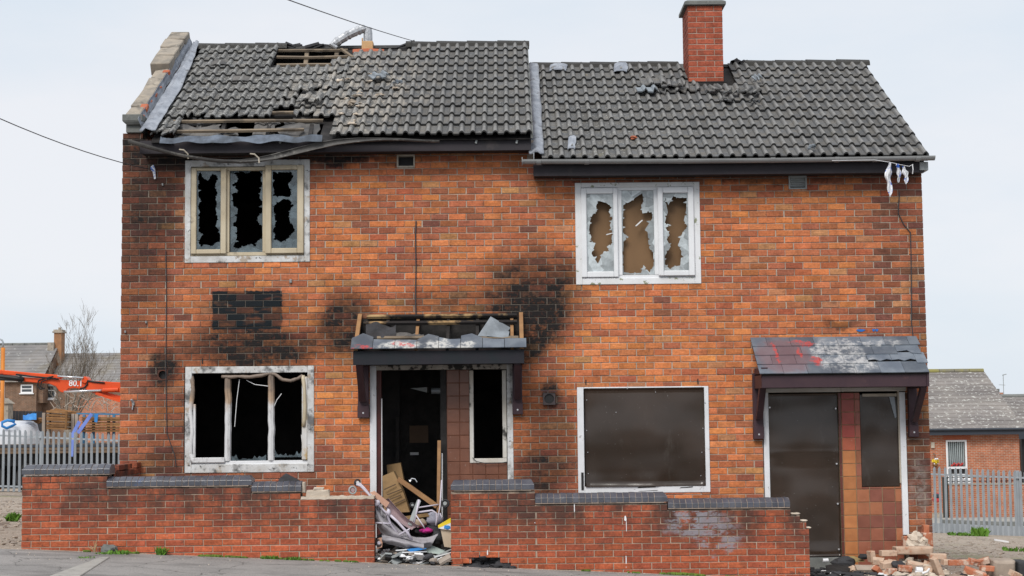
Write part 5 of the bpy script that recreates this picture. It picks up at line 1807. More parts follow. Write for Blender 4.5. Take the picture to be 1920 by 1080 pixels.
def door_right():
    Zt, Zb = Z(727, 0, 1560), Z(1062, 0, 1560)
    m = MB()
    m.box(P(1432, 830).x, P(1442, 830).x, -0.014, 0.1, Zb, Z(735, 0, 1437) - 0.001)
    fr = obj('door_frame', m, M['whitewood'], RIGHT, bevel=0.003)
    m = MB()
    m.box(P(1689, 860).x, P(1700, 860).x, -0.014, 0.1, Z(1003, 0, 1695), Z(735, 0, 1690) - 0.001)
    obj('jamb', m, M['whitewood'], fr, bevel=0.003)
    m = MB()
    m.box(P(1432, 730).x, P(1576, 730).x, -0.016, 0.1, Z(735, 0, 1560), Zt)
    m.box(P(1576.6, 730).x, P(1699, 730).x, -0.012, 0.1, Z(735, 0, 1560) + 0.004, Zt)
    obj('door_head', m, simple('greyed_white_head', (0.56, 0.54, 0.50), (0.48, 0.45, 0.4), 3, 0.6), fr, bevel=0.003)
    # brown sheet over the door
    x0, x1, z0, z1 = rect(1442.5, 738, 1573, 1043, 0.0)
    m = MB()
    def fn(u, v):
        t = min(1, max(0, (v - 0.55) / 0.42))
        dent = 0.055 * math.sin(math.pi * t) * (0.5 - 0.5 * math.cos(min(1, max(0, (0.97 - v) / 0.42)) * math.pi)) * math.sin(math.pi * min(1, max(0, u))) ** 0.7
        crease = 0.007 * math.exp(-((v - 0.635) / 0.012) ** 2)
        kick = 0.05 * max(0, 1 - abs(v - 0.03) / 0.05) * math.exp(-((u - 0.72) / 0.25) ** 2)
        return Vector((x0 + (x1 - x0) * u, -0.006 - 0.012 * math.sin(math.pi * u) - dent - crease - kick * 0.5 + 0.006 * mnoise.noise(Vector((u * 2, v * 4, 5))), z0 + (z1 - z0) * v))
    m.sheet(26, 60, fn, (0, 0.005, 0))
    sh = obj('door_sheet', m, M['sheet'], RIGHT, smooth=True)
    for (px, py) in ((1569, 869.5), (1571, 944.5), (1573, 1030), (1567, 766), (1443.5, 764)):
        c = P(px, py, -0.04)
        m = MB()
        m.tube([c, c + Vector((0, 0.03, 0))], 0.011, 8)
        obj('bolt_head', m, M['bolt'], sh)
    m = MB()
    m.box(P(1442.5, 1045).x, P(1578, 1045).x, -0.16, 0.2, Z(1062, 0, 1510) - 0.1, Z(1045, 0, 1510))
    obj('doorstep', m, M['concrete'], RIGHT)
    # glazed tile panel
    xr = P(1574, 880, .03).x
    xs = [xr, P(1580, 880, .03).x] + [P(1605, 880, .03).x + 0.1655 * i for i in range(5)]
    xs[-1] = P(1691, 880, .03).x
    zs0 = [Z(1039, .03, 1630) + 0.1665 * i for i in range(-1, 13)]
    zt = Z(736, .03, 1630)
    zs = [z for z in zs0 if z < zt - 0.03] + [zt]
    sk = rect(1613.5, 738, 1685, 913, 0.03)
    sk = (sk[0], sk[1], sk[2], zt + 0.2)
    def tint(x, z, i, j):
        t = len(zs) - 2 - j
        v = R.uniform(.85, 1.15)
        u = R.random()
        if i == 0:
            return (0.13 * v, 0.035 * v, 0.025 * v)
        if t <= 4 and i <= 1:
            if t <= 3:
                return (0.36 * v, 0.062 * v, 0.045 * v)
            return (0.40 * v, 0.10 * v, 0.05 * v)
        if t <= 4 and i == 2:
            return (0.30 * v, 0.085 * v, 0.055 * v)
        if i == 1:
            return (0.47 * v, 0.185 * v, 0.065 * v)
        return random.choice([(0.26 * v, 0.09 * v, 0.055 * v), (0.22 * v, 0.075 * v, 0.05 * v), (0.36 * v, 0.135 * v, 0.065 * v), (0.30 * v, 0.105 * v, 0.06 * v), (0.20 * v, 0.068 * v, 0.048 * v)])
    random.seed(4)
    tile_panel(RIGHT, xs, zs, sk, tint, M['tilegrout'])
    x0, x1, z0, z1 = rect(1614.5, 740, 1684, 912, 0.03)
    m = MB()
    m.box(x0, x1, 0.035, 0.045, z0 + 0.003, z1)
    sd_ = obj('sidelight_board', m, M['sheet'], RIGHT)
    m = MB()
    x0, x1, z0, z1 = rect(1617, 738, 1681, 743.5, 0.02)
    m.box(x0, x1, 0.012, 0.033, z0, z1)
    obj('top_bead', m, M['cream'], sd_)
    m = MB()
    m.box(P(1685.5, 830).x, P(1688.5, 830).x, 0.0, 0.03, Z(913, 0.03), Z(738, 0.03))
    obj('side_bead', m, M['cream'], sd_)
    m = MB()
    m.prism([P(1667, 744, .02), P(1677, 744, .02), P(1681, 782, .02), P(1678, 784, .02)], (0, 0.004, 0))
    obj('film_strip', m, simple('grey_film', (0.26, 0.29, 0.32), None, 2, 0.25), sd_)
door_right()

# ------------------------------------------------------------------ door canopies
def bracket(parent, px0, px1, ytop, ybot, yf, mat, Yw=-0.004, flip=1):
    x0, x1 = P(px0, 720).x, P(px1, 720).x
    zt, zb = Z(ytop, 0, (px0 + px1) / 2), Z(ybot, 0, (px0 + px1) / 2)
    m = MB()
    m.box(x0, x1, -0.075, Yw, zb, zt)
    b = obj('bracket', m, mat, parent, bevel=0.004)
    m = MB()
    xm0, xm1 = x0 + (x1 - x0) * 0.18, x1 - (x1 - x0) * 0.18
    zz = zb + (zt - zb) * 0.30
    m.hexa([(xm0, -0.16, zz), (xm1, -0.16, zz), (xm1, -0.077, zz), (xm0, -0.077, zz), (xm0, yf + 0.03, zt - 0.02), (xm1, yf + 0.03, zt - 0.02), (xm1, yf + 0.13, zt - 0.02), (xm0, yf + 0.13, zt - 0.02)])
    obj('strut', m, mat, b)
    m = MB()
    m.box(xm0, xm1, yf + 0.04, -0.077, zt - 0.018, zt + 0.06)
    obj('arm', m, mat, b)
    m = MB()
    m.box(x0 - 0.005, x1 + 0.005, -0.09, Yw, zb, zb + 0.16)
    obj('foot_block', m, mat, b, bevel=0.004)
    c = Vector(((x0 + x1) / 2, -0.094, zb + 0.06))
    m = MB()
    m.tube([c, c + Vector((0, 0.01, 0))], 0.012, 8)
    obj('bolt', m, M['bolt'], b)

def canopy_left():
    yf = -0.64
    x0, x1, z0, z1 = rect(662, 657, 983, 683, yf)
    m = MB()
    m.box(x0, x1, yf, yf + 0.03, z0, z1)
    cn = obj('door_canopy', m, M['fasciablack'], LEFT, label='burnt-open canopy with bare battens and few slates', bevel=0.003)
    lo = P(824, 655, yf - 0.02)
    hi = P(824, 592, -0.02)
    sl = (hi - lo)
    a_ = math.atan2(hi.z - lo.z, hi.y - lo.y)
    S_ = Vector((0, math.cos(a_), math.sin(a_)))
    N_ = Vector((0, -math.sin(a_), math.cos(a_)))
    ln = Vector((0, sl.y, sl.z)).length
    def W(x, t, n):
        return Vector((x, lo.y, lo.z)) + S_ * t + N_ * n
    # boxed-in sides and floor
    for xa in (x0, x1 - 0.025):
        m = MB()
        a, b = W(xa, 0.02, -0.03), W(xa, ln - 0.01, -0.03)
        m.prism([(xa, yf + 0.031, z0 + 0.01), (xa, -0.006, z0 + 0.01), (xa, -0.006, b.z), (xa, yf + 0.031, a.z + 0.0)], (0.025, 0, 0))
        obj('side_cheek', m, M['fasciablack'], cn)
    m = MB()
    m.box(x0 + 0.026, x1 - 0.026, yf + 0.031, -0.006, z0 + 0.012, z0 + 0.03)
    obj('soffit_board', m, M['char'], cn)
    m = MB()
    m.box(x0 + 0.03, x1 - 0.03, -0.02, -0.003, z0 + 0.04, hi.z - 0.03)
    obj('back_board', m, M['char'], cn)
    # outer rafters, orange timber
    for xa, mat in ((x0 + 0.03, M['timber']), (x1 - 0.03, M['timber'])):
        m = MB()
        m.bar(W(xa, 0.03, 0.0), W(xa, ln + 0.02, 0.0), 0.05, 0.06, N_)
        obj('rafter', m, mat, cn)
    for px in (725, 782, 840, 895, 960):
        m = MB()
        xa = P(px, 625, -.3).x
        m.bar(W(xa, 0.05, -0.05), W(xa, ln, -0.05), 0.04, 0.07, N_)
        obj('rafter', m, M['timber'] if px in (782, 960) else M['char'], cn)
    for t, pxa, pxb, mat in ((ln - 0.04, 688, 969, M['halfburnt']), (ln - 0.20, 682, 970, M['halfburnt']), (0.235, 707, 800, M['batten']), (0.215, 890, 972, M['batten'])):
        y = lo.y + t * S_.y
        m = MB()
        m.bar(W(P(pxa, 620, y).x, t, 0.02), W(P(pxb, 620, y).x, t, 0.02), 0.05, 0.035, N_)
        obj('batten', m, mat, cn)
    # remaining slates along the front edge
    n = 8
    wsl = (x1 - x0 + 0.06) / n
    tops = [(0.22, 0.33, 0.24), (0.19, 0.18, 0.17), (0.17, 0.17, 0.16), (0.17, 0.3, 0.24), (0.22, 0.17, 0.18), (0.25, 0.30, 0.2), (0.20, 0.17, 0.17), (0.18, 0.18, 0.18)]
    for k in range(n):
        a, b = x0 - 0.03 + k * wsl + 0.003, x0 - 0.03 + (k + 1) * wsl - 0.003
        t = tops[k]
        pts = [W(a, -0.03, 0.045), W(b, -0.03, 0.045), W(b, t[2], 0.04), W((a + b) / 2, t[1], 0.04), W(a, t[0], 0.04)]
        m = MB()
        m.prism([p - N_ * 0.008 for p in pts], N_ * 0.008)
        obj('slate', m, M['slate_l'], cn)
    # fallen slate sheets and a torn sheet of felt
    m = MB()
    q = [P(896, 630, -.5), P(920, 594, -.18), P(957, 615, -.25), P(945, 632, -.5)]
    m.prism(q, (0, 0.005, 0.006))
    obj('fallen_sheet', m, M['slate_plain'], cn)
    m = MB()
    q = [P(912, 630, -.52), P(914, 619, -.45), P(955, 622, -.45), P(953, 634, -.52)]
    m.prism(q, (0, 0.005, 0.006))
    obj('fallen_sheet', m, M['slate_plain'], cn)
    m = MB()
    def fn(u, v):
        p = P(686 + (742 - 686) * u, 634 - (26 + 4 * math.sin(u * 6)) * v, -0.5 + 0.25 * v)
        return p + Vector((0, 0.03 * mnoise.noise(Vector((u * 5, v * 4, 1))), 0.03 * mnoise.noise(Vector((u * 4, v * 5, 8)))))
    m.sheet(12, 7, fn, (0, 0.004, 0))
    obj('torn_felt', m, M['rag'], cn)
    m = MB()
    def fn(u, v):
        p = P(740 + (795 - 740) * u, 634 - (12 - 5 * u) * v, -0.5 + 0.2 * v)
        return p + Vector((0, 0.03 * mnoise.noise(Vector((u * 5, v * 4, 21))), 0.02 * mnoise.noise(Vector((u * 6, v * 5, 18)))))
    m.sheet(10, 4, fn, (0, 0.004, 0))
    obj('torn_felt', m, M['felt'], cn)
    m = MB()
    m.box(x0 + 0.03, x1 - 0.03, -0.03, -0.021, z0 + 0.05, z0 + 0.2)
    obj('lining_strip', m, M['reddoor'], cn)
    bracket(cn, 672, 692, 684, 783, yf, M['fascia'])
    bracket(cn, 961, 979, 684, 777, yf, M['fascia'])
canopy_left()

def canopy_right():
    yf = -0.66
    x0, x1, z0, z1 = rect(1428, 702, 1742, 726, yf)
    z1 = Z(701, yf, 1585)
    m = MB()
    m.box(x0, x1 - 0.03, yf, yf + 0.03, z0, z1)
    cn = obj('door_canopy', m, M['fascia'], RIGHT, label='slate-covered canopy splashed with red and white paint', bevel=0.003)
    m = MB()
    m.box(x1 - 0.03, x1, yf - 0.01, -0.004, z0, z1 - 0.005)
    obj('side_cheek', m, M['fascia'], cn)
    m = MB()
    m.box(x0 + 0.0, x0 + 0.03, yf + 0.031, -0.004, z0, z1 - 0.005)
    obj('side_cheek', m, M['fascia'], cn)
    m = MB()
    m.box(x0 + 0.031, x1 - 0.031, yf + 0.031, -0.006, z0 + 0.012, z0 + 0.03)
    obj('soffit_board', m, M['fascia'], cn)
    lo = P(1585, 700, yf - 0.02)
    hi = P(1560, 633, -0.004)
    a_ = math.atan2(hi.z - lo.z, hi.y - lo.y)
    S_ = Vector((0, math.cos(a_), math.sin(a_)))
    N_ = Vector((0, -math.sin(a_), math.cos(a_)))
    ln = Vector((0, hi.y - lo.y, hi.z - lo.z)).length
    def W(x, t, n):
        return Vector((x, lo.y, lo.z)) + S_ * t + N_ * n
    m = MB()
    m.prism([W(x0, 0, -0.006), W(x1, 0, -0.006), W(x1, ln, -0.006), W(x0, ln, -0.006)], N_ * -0.02)
    obj('roof_boarding', m, M['char'], cn)
    for xa in (x0 - 0.005, x1 - 0.02):
        m = MB()
        m.prism([W(xa, 0, 0.0), W(xa, ln, 0.0), W(xa, ln, -0.10), W(xa, 0, -0.06)], (0.022, 0, 0))
        obj('barge_board', m, M['fascia'], cn)
    nrow = 4
    g = (ln + 0.01) / nrow
    sw = 0.305
    rnd = random.Random(12)
    for r in range(nrow):
        off = -sw * (0.35 if r % 2 else 0.0) - 0.03
        x = x0 + off
        k = 0
        while x < x1 + 0.02:
            a, b = max(x, x0 - 0.03) + 0.002, min(x + sw, x1 + 0.03) - 0.002
            x += sw
            k += 1
            if b - a < 0.03:
                continue
            t0, t1 = r * g - 0.02, min((r + 1) * g + 0.03, ln)
            n0, n1 = 0.014, 0.002
            cx = proj(W((a + b) / 2, (t0 + t1) / 2, 0))
            pts = [(a, t0), (b, t0), (b, t1), (a, t1)]
            if r == 1 and 1625 < cx[0] < 1700:
                t0 += 0.07       # broken away edge
                pts = [(a, t0), (a + (b - a) * .3, t0 + 0.02), (a + (b - a) * .5, t0 - 0.02), (a + (b - a) * .8, t0 + 0.025), (b, t0 - 0.0), (b, t1), (a, t1)]
            if r == 2 and (1525 < cx[0] < 1560 or 1680 < cx[0] < 1715):
                pts = [(a, t0 + 0.06), (a + (b - a) * .45, t0 + 0.09), (a + (b - a) * .6, t0 + 0.02), (b, t0), (b, t1), (a, t1)]
            f = lambda q: W(q[0], q[1], n0 + (n1 - n0) * (q[1] - t0) / max(0.01, t1 - t0) + rnd.uniform(0, .003))
            m = MB()
            m.prism([f(q) for q in pts], N_ * 0.009)
            obj('slate', m, M['slate_r'], cn)
    bracket(cn, 1410, 1428, 700, 823, yf, M['fascia'])
    bracket(cn, 1700, 1716, 726, 819, yf, M['fascia'])
    # blue paint dabs on the bricks above
    for (px, py, w_, h_) in ((1614, 619.5, 16, 5), (1638, 619, 5, 5), (1644, 619, 6, 5)):
        c = P(px, py, -0.006)
        m = MB()
        m.plate([c + Vector((math.cos(t) * w_ * .5 * 20 / F * (1 + .3 * math.sin(3 * t)), 0, math.sin(t) * h_ * .5 * 20 / F)) for t in [2 * math.pi * i / 12 for i in range(12)]], [], (0, 0.004, 0))
        obj('blue_paint_dab', m, M['bluepaint'], RIGHT)
canopy_right()

# ------------------------------------------------------------------ vents, pipes and cables on the wall
def fittings():
    x0, x1, z0, z1 = rect(744, 290, 778, 314)
    m = MB()
    ring(m, (x0, x1, z0, z1), 0.02, -0.012, 0.12)
    v = obj('vent', m, M['cream'], LEFT, label='vent opening with its louvres gone')
    m = MB()
    m.box(x0 + 0.021, x1 - 0.021, 0.1, 0.13, z0 + 0.021, z1 - 0.021)
    obj('vent_back', m, M['black'], v)
    x0, x1, z0, z1 = rect(1478.5, 330, 1512, 355)
    m = MB()
    ring(m, (x0, x1, z0, z1), 0.018, -0.025, 0.1)
    v = obj('vent', m, M['ventgrey'], RIGHT, label='grey louvred vent')
    for k in range(5):
        zc = z0 + 0.03 + (z1 - z0 - 0.045) * (k + 0.5) / 5
        m = MB()
        m.obox(((x0 + x1) / 2, 0.0, zc), (x1 - x0 - 0.038, 0.03, 0.012), Matrix.Rotation(-0.7, 3, 'X'))
        obj('louvre', m, M['ventgrey'], v)
    m = MB()
    m.box(x0 + 0.019, x1 - 0.019, 0.05, 0.06, z0 + 0.019, z1 - 0.019)
    obj('vent_back', m, M['black'], v)
    # pipe hole in the left wall
    c = P(305, 703, 0)
    m = MB()
    ro, ri = 0.064, 0.055
    n = 20
    sq = rect(295.5, 693.5, 314.5, 712.5)
    circ = [Vector((c.x + ri * math.cos(2 * math.pi * i / n), -0.002, c.z + ri * math.sin(2 * math.pi * i / n))) for i in range(n)]
    m.plate([Vector((sq[0], -0.002, sq[2])), Vector((sq[1], -0.002, sq[2])), Vector((sq[1], -0.002, sq[3])), Vector((sq[0], -0.002, sq[3]))], [circ], (0, 0.05, 0))
    h = obj('pipe_hole', m, M['brick_s'] if False else simple('sooty_brick_rim', (0.12, 0.045, 0.03), (0.05, 0.025, 0.02), 9, 0.9, 0.3, 30), LEFT)
    m = MB()
    m.tube([c + Vector((0, 0.05, 0)), c + Vector((0, 0.24, 0))], 0.054, 16)
    obj('pipe_bore', m, M['black'], h)
    # boxed round vent on the right
    x0, x1, z0, z1 = rect(1018, 736, 1041, 759)
    c = Vector(((x0 + x1) / 2, -0.05, (z0 + z1) / 2))
    m = MB()
    circ = [Vector((c.x + 0.062 * math.cos(2 * math.pi * i / n), -0.05, c.z + 0.062 * math.sin(2 * math.pi * i / n))) for i in range(n)]
    m.plate([Vector((x0, -0.05, z0)), Vector((x1, -0.05, z0)), Vector((x1, -0.05, z1)), Vector((x0, -0.05, z1))], [circ], (0, 0.045, 0))
    bv = obj('box_vent', m, simple('dark_vent_box', (0.05, 0.04, 0.042), None, 2, 0.6), RIGHT)
    m = MB()
    m.tube([c + Vector((0, 0.02, 0)), c + Vector((0, 0.044, 0))], 0.06, 16)
    obj('vent_grille', m, M['black'], bv)
    m = MB()
    m.obox((c.x - 0.005, -0.06, z1 + 0.02), (0.2, 0.025, 0.012), Matrix.Rotation(0.05, 3, 'Y'))
    obj('vent_lip', m, M['fascia'], bv)
    # cables
    for name, pts, r, par in (('wall_cable', [(780, 414), (779, 440), (780, 500), (779, 560), (780, 592)], 0.009, LEFT),
                              ('wall_cable', [(311, 470), (312, 560), (311, 690), (313, 812), (319, 830), (328, 855), (330, 875)], 0.0055, LEFT),
                              ('wall_cable', [(1687, 360), (1685, 382), (1684, 400), (1694, 420), (1707, 436), (1708, 470), (1709, 540), (1709, 605), (1713, 640)], 0.007, RIGHT)):
        m = MB()
        m.tube([P(a, b, -0.012) for a, b in pts], r, 6)
        obj(name, m, M['wire'], par)
    # small wall fixings
    for (px, py, par, s_) in ((545, 527, LEFT, .03), (274, 604, LEFT, .02), (250, 757, LEFT, .03), (305, 346, LEFT, .02), (235, 622, LEFT, .02), (1176, 728, RIGHT, .015)):
        c = P(px, py, -0.012)
        m = MB()
        m.obox(c, (s_, 0.03, s_ * 1.6))
        obj('wall_fixing', m, M['gutter'], par, bevel=0.003)
    # dark weep slots over the windows
    for (px, py, par) in ((379.5, 677, LEFT), (555.5, 676, LEFT), (1098.5, 717, RIGHT), (1308.5, 715, RIGHT)):
        c = P(px, py, -0.003)
        m = MB()
        m.obox(c, (0.014, 0.006, 0.07))
        obj('weep_slot', m, M['black'], par)
    # thin old bracket low on the left
    m = MB()
    a = P(250, 755, -0.015)
    m.bar(a, a + Vector((-0.02, -0.03, 0.04)), 0.025, 0.02)
    m.bar(a, a + Vector((-0.012, 0, -0.09)), 0.02, 0.012)
    obj('old_hook', m, M['galv'], LEFT)
fittings()

# ------------------------------------------------------------------ garden walls
YW = -1.6
GC, GP, GJ = 0.0759, 0.2268, 0.0105
def g_tint(x, z):
    n = mnoise.noise(Vector((x * 0.9, z * 1.5, 31)))
    v = R.uniform(0.84, 1.12) * (1 + 0.18 * n)
    c = R.choice([(0.44, 0.110, 0.050), (0.46, 0.120, 0.053), (0.41, 0.102, 0.050), (0.37, 0.092, 0.048)])
    v *= 0.9
    return (c[0] * v, c[1] * v, c[2] * v)

def coping(parent, pxa, pxb, py0, py1, ends, seed, rnd_end=False):
    x0, x1, z0, z1 = rect(pxa, py0, pxb, py1, YW - 0.02)
    zt = z1
    y0, y1 = YW - 0.02, YW + 0.245
    rnd = random.Random(seed)
    ch = (zt - z0) * 0.42
    n = max(2, round((x1 - x0 - (0.155 if 'l' in ends else 0) - (0.155 if 'r' in ends else 0)) / 0.0735))
    xs = [x0]
    if 'l' in ends:
        xs.append(x0 + 0.155)
    b = xs[-1]
    e = x1 - (0.155 if 'r' in ends else 0)
    xs += [b + (e - b) * (i + 1) / n for i in range(n)]
    if 'r' in ends:
        xs.append(x1)
    for i in range(len(xs) - 1):
        a, c = xs[i] + 0.0028, xs[i + 1] - 0.0028
        dz = rnd.uniform(-0.003, 0.003)
        dy = rnd.uniform(-0.003, 0.003)
        prof = [(y0 + dy, z0 + 0.006), (y1, z0 + 0.006), (y1, zt - ch + dz), (y1 - 0.06, zt + dz), (y0 + 0.085 + dy, zt + dz), (y0 + dy, zt - ch * 1.05 + dz)]
        m = MB()
        la = 0.035 if ('l' in ends and i == 0) else 0
        lb = 0.035 if ('r' in ends and i == len(xs) - 2) else 0
        vs = []
        for (yy, zz) in prof:
            k = max(0, (zz - (zt - ch)) / ch)
            vs.append((a + la * k, yy, zz))
        for (yy, zz) in prof:
            k = max(0, (zz - (zt - ch)) / ch)
            vs.append((c - lb * k, yy, zz))
        N_ = len(prof)
        m.add(vs, [tuple(range(N_)), tuple(range(2 * N_ - 1, N_ - 1, -1))] + [(q, q + N_, (q + 1) % N_ + N_, (q + 1) % N_) for q in range(N_)])
        obj('coping_brick', m, M['blueb'], parent, bevel=0.002)
    m = MB()
    pr = [(y0 + 0.007, z0 - 0.006), (y1 - 0.008, z0 - 0.006), (y1 - 0.008, zt - ch), (y1 - 0.066, zt - 0.008), (y0 + 0.09, zt - 0.008), (y0 + 0.007, zt - ch * 1.05 - 0.002)]
    la, lb = (0.04 if 'l' in ends else 0.006), (0.04 if 'r' in ends else 0.006)
    m.prism([(x0 + la, a, b) for a, b in pr], (x1 - x0 - la - lb, 0, 0))
    obj('coping_bed', m, M['cmortar'], parent)

def garden_wall(name, label, pxa, pxb, steps, holes=(), core_extra=None):
    """steps: (px0, px1, py_top) front-face height of the brickwork"""
    xa, xb = P(pxa, 1000, YW).x, P(pxb, 1000, YW).x
    root = thing(name, label, 'garden wall', ((xa + xb) / 2, YW + 0.11, gz((xa + xb) / 2, YW)))
    zref = Z(712 / 4 + 810, YW, 300) if pxa < 500 else Z(890 / 4 + 810, YW, 1060)
    courses = []
    rnd = random.Random(int(pxa) + 1)
    spans = []
    for (a, b, t) in steps:
        spans.append((P(a, 950, YW).x, P(b, 950, YW).x, Z(t, YW, (a + b) / 2)))
    m = MB()
    for (a, b, t) in spans:
        m.box(a + (0.006 if a == spans[0][0] else 0), b - (0.006 if b == spans[-1][1] else 0), YW + 0.009, YW + 0.215, -0.62, t - 0.012)
    hs = [(P(h[0], h[1], YW).x, P(h[2], h[1], YW).x, Z(h[3], YW, h[0]), Z(h[1], YW, h[0])) for h in holes]
    if holes:
        m = MB()
        for (a, b, t) in spans:
            wall_core(m, a + (0.006 if a == spans[0][0] else 0), b - (0.006 if b == spans[-1][1] else 0), -0.62, t - 0.012, YW + 0.009, YW + 0.215, [h for h in hs if h[1] > a and h[0] < b])
    core = obj('mortar_core', m, M['gmortar'], root)
    for k in range(-14, 30):
        z0 = zref + k * GC + GJ / 2
        z1 = z0 + GC - GJ
        if z1 < gz((xa + xb) / 2, YW) - 0.45:
            continue
        for (a, b, t) in spans:
            pass
        off = GP / 2 if k % 2 else 0
        x = xa - off + GJ / 2
        while x < xb:
            p, q = max(x, xa), min(x + GP - GJ, xb)
            x += GP
            if q - p < 0.03:
                continue
            if z1 < gz((p + q) / 2, YW) - 0.06:
                continue
            top = [s for s in spans if s[0] - 0.01 < (p + q) / 2 < s[1] + 0.01]
            if not top:
                continue
            lim = top[0][2]
            # clip against the steps of the top
            pieces = []
            for s in spans:
                u, v = max(p, s[0]), min(q, s[1])
                if v - u > 0.02 and z1 <= s[2] + 0.03:
                    pieces.append((u, v))
            merged = []
            for u, v in pieces:
                if merged and abs(merged[-1][1] - u) < 0.002:
                    merged[-1] = (merged[-1][0], v)
                else:
                    merged.append((u, v))
            for u, v in merged:
                courses += clip_bricks(u, v, z0, z1, hs)
    lay(core, courses, YW, 0.1, M['gbrick_o'], M['gbrick_s'], g_tint)
    # rear leaf, plain
    m = MB()
    for (a, b, t) in spans:
        if holes:
            wall_core(m, a + 0.004, b - 0.004, -0.6, t - 0.016, YW + 0.218, YW + 0.225, hs)
        else:
            m.box(a + 0.004, b - 0.004, YW + 0.218, YW + 0.225, -0.6, t - 0.016)
    obj('rear_face', m, M['brick_bg'], root)
    return root, core

gl, glc = garden_wall('garden_wall', 'low brick garden wall in front of the burnt house, its blue coping broken off towards the doorway', 40, 702,
                      [(40, 200, 891), (200, 471, 912.5), (471, 563, 922.5), (563, 702, 932)])
coping(gl, 40, 206, 871.5, 890, 'l', 1)
coping(gl, 199, 472, 893.5, 912, 'r', 2)
coping(gl, 471, 565, 903.5, 922, '', 3)
gr_, grc = garden_wall('garden_wall', 'low brick garden wall in front of the boarded house, with a hole knocked through its base', 845, 1517,
                       [(845, 1003, 920), (1003, 1251, 943.5), (1251, 1482, 953), (1482, 1499, 964.5), (1499, 1511, 978), (1511, 1517, 991)],
                       holes=[(884, 1046, 938, 1056.5), (868, 1056.5, 958, 1078)])
coping(gr_, 844.5, 1002, 900, 919.5, 'lr', 4)
coping(gr_, 1003, 1252, 925, 943, 'r', 5)
coping(gr_, 1252, 1482, 935, 952.5, '', 6)
# broken mortar bed and brick ends on top of the left wall
rnd = random.Random(14)
x0, x1, z0, z1 = rect(564, 928.5, 701, 932.5, YW)
m = MB()
def fn(u, v):
    e = mnoise.noise(Vector((u * 14, v * 3, 3)))
    return Vector((x0 + (x1 - x0) * u, YW + 0.004 + 0.21 * v, z0 - 0.008 + 0.016 + 0.012 * e))
m.sheet(40, 5, fn, (0, 0, -0.03))
obj('mortar_bed', m, M['limemortar'], gl)
for (a, b, c, d) in ((566, 904, 572, 924), (574, 919, 617, 931), (587, 914, 606, 919.5)):
    x0, x1, z0, z1 = rect(a, b, c, d, YW + 0.03)
    m = MB()
    brick_geo(m, x0, x1, z0 - 0.008, z1, YW + 0.03, 0.1, rnd, 0.01, 0.01)
    obj('broken_brick', m, M['limemortar'], gl)
for (px, py) in ((1493, 964), (1485, 964), (1506, 977), (1513, 990)):
    m = MB()
    m.lump(P(px, py - 1, YW + .08), 0.05, px, sq=(1, 2, .3), rough=.2)
    obj('mortar_crust', m, M['limemortar'], gr_)
# white drips and splashes on the right hand wall
for (px, py, h_, w_) in ((1172.5, 972, 10, 5), (1174.5, 990, 30, 1.5), (1174, 1050, 30, 2), (914, 1036, 10, 2.5), (1003, 978, 6, 3), (1077, 952, 18, 2)):
    c = P(px, py, YW - 0.002)
    k = 18.4 / F
    m = MB()
    n = 10
    m.plate([c + Vector((math.cos(2 * math.pi * i / n) * w_ * .5 * k * R.uniform(.6, 1.2), 0, math.sin(2 * math.pi * i / n) * h_ * .5 * k)) for i in range(n)], [], (0, 0.008, 0))
    obj('white_drip', m, M['white'], gr_)
# dark earth seen in the hole
m = MB()
for k in range(60):
    c = P(R.uniform(866, 958), 1060, YW + R.uniform(.03, .3))
    m.lump((c.x, c.y, gz(c.x, c.y) + R.uniform(0, .16)), R.uniform(.04, .08), k + 90, sq=(1.3, 1, .9), rough=.5)
for k in range(26):
    c = P(R.uniform(862, 962), R.uniform(1060, 1073), YW + R.uniform(-0.12, 0.2))
    m.lump((c.x, c.y, gz(c.x, c.y) + R.uniform(-.01, 0.015)), R.uniform(.02, .055), k, sq=(1.6, 1, .6), rough=.5)
obj('black_soil', m, M['rag'], kind='stuff')
# return wall between garden wall and house on the left
def return_wall():
    xb = P(205, 890, YW).x
    root = thing('return_wall', 'short broken brick wall joining the garden wall to the left corner of the burnt house', 'garden wall', (xb - 0.1, -0.8, gz(xb, -0.8)))
    y0, y1 = YW + 0.24, -0.004
    zt = Z(870, -0.7, 230)
    m = MB()
    m.box(xb - 0.215, xb - 0.01, y0, y1, -0.3, zt - 0.09)
    core = obj('mortar_core', m, M['gmortar'], root)
    rnd = random.Random(3)
    k = 0
    z = zt
    while z > 0.2:
        off = GP / 2 if k % 2 else 0
        y = y0 - off
        while y < y1 - 0.03:
            a, b = max(y, y0), min(y + GP - GJ, y1)
            y += GP
            if b - a < 0.03 or (k == 0 and a < y0 + 0.2) or (k == 0 and rnd.random() < 0.2):
                continue
            m = MB()
            m.box(xb - 0.1, xb + rnd.uniform(-.006, .004), a, b, z - GC + GJ, z)
            o = obj('brick', m, M['gbrick_o'], core, bevel=0.004)
            c = g_tint(xb, z)
            o.color = (c[0], c[1], c[2], 1)
        z -= GC
        k += 1
    m = MB()
    m.obox((xb - 0.12, y0 + 0.1, zt - 0.04), (0.2, 0.16, 0.07), Matrix.Rotation(0.1, 3, 'Y'))
    o = obj('broken_brick', m, M['terracotta'], root, bevel=0.01)
return_wall()

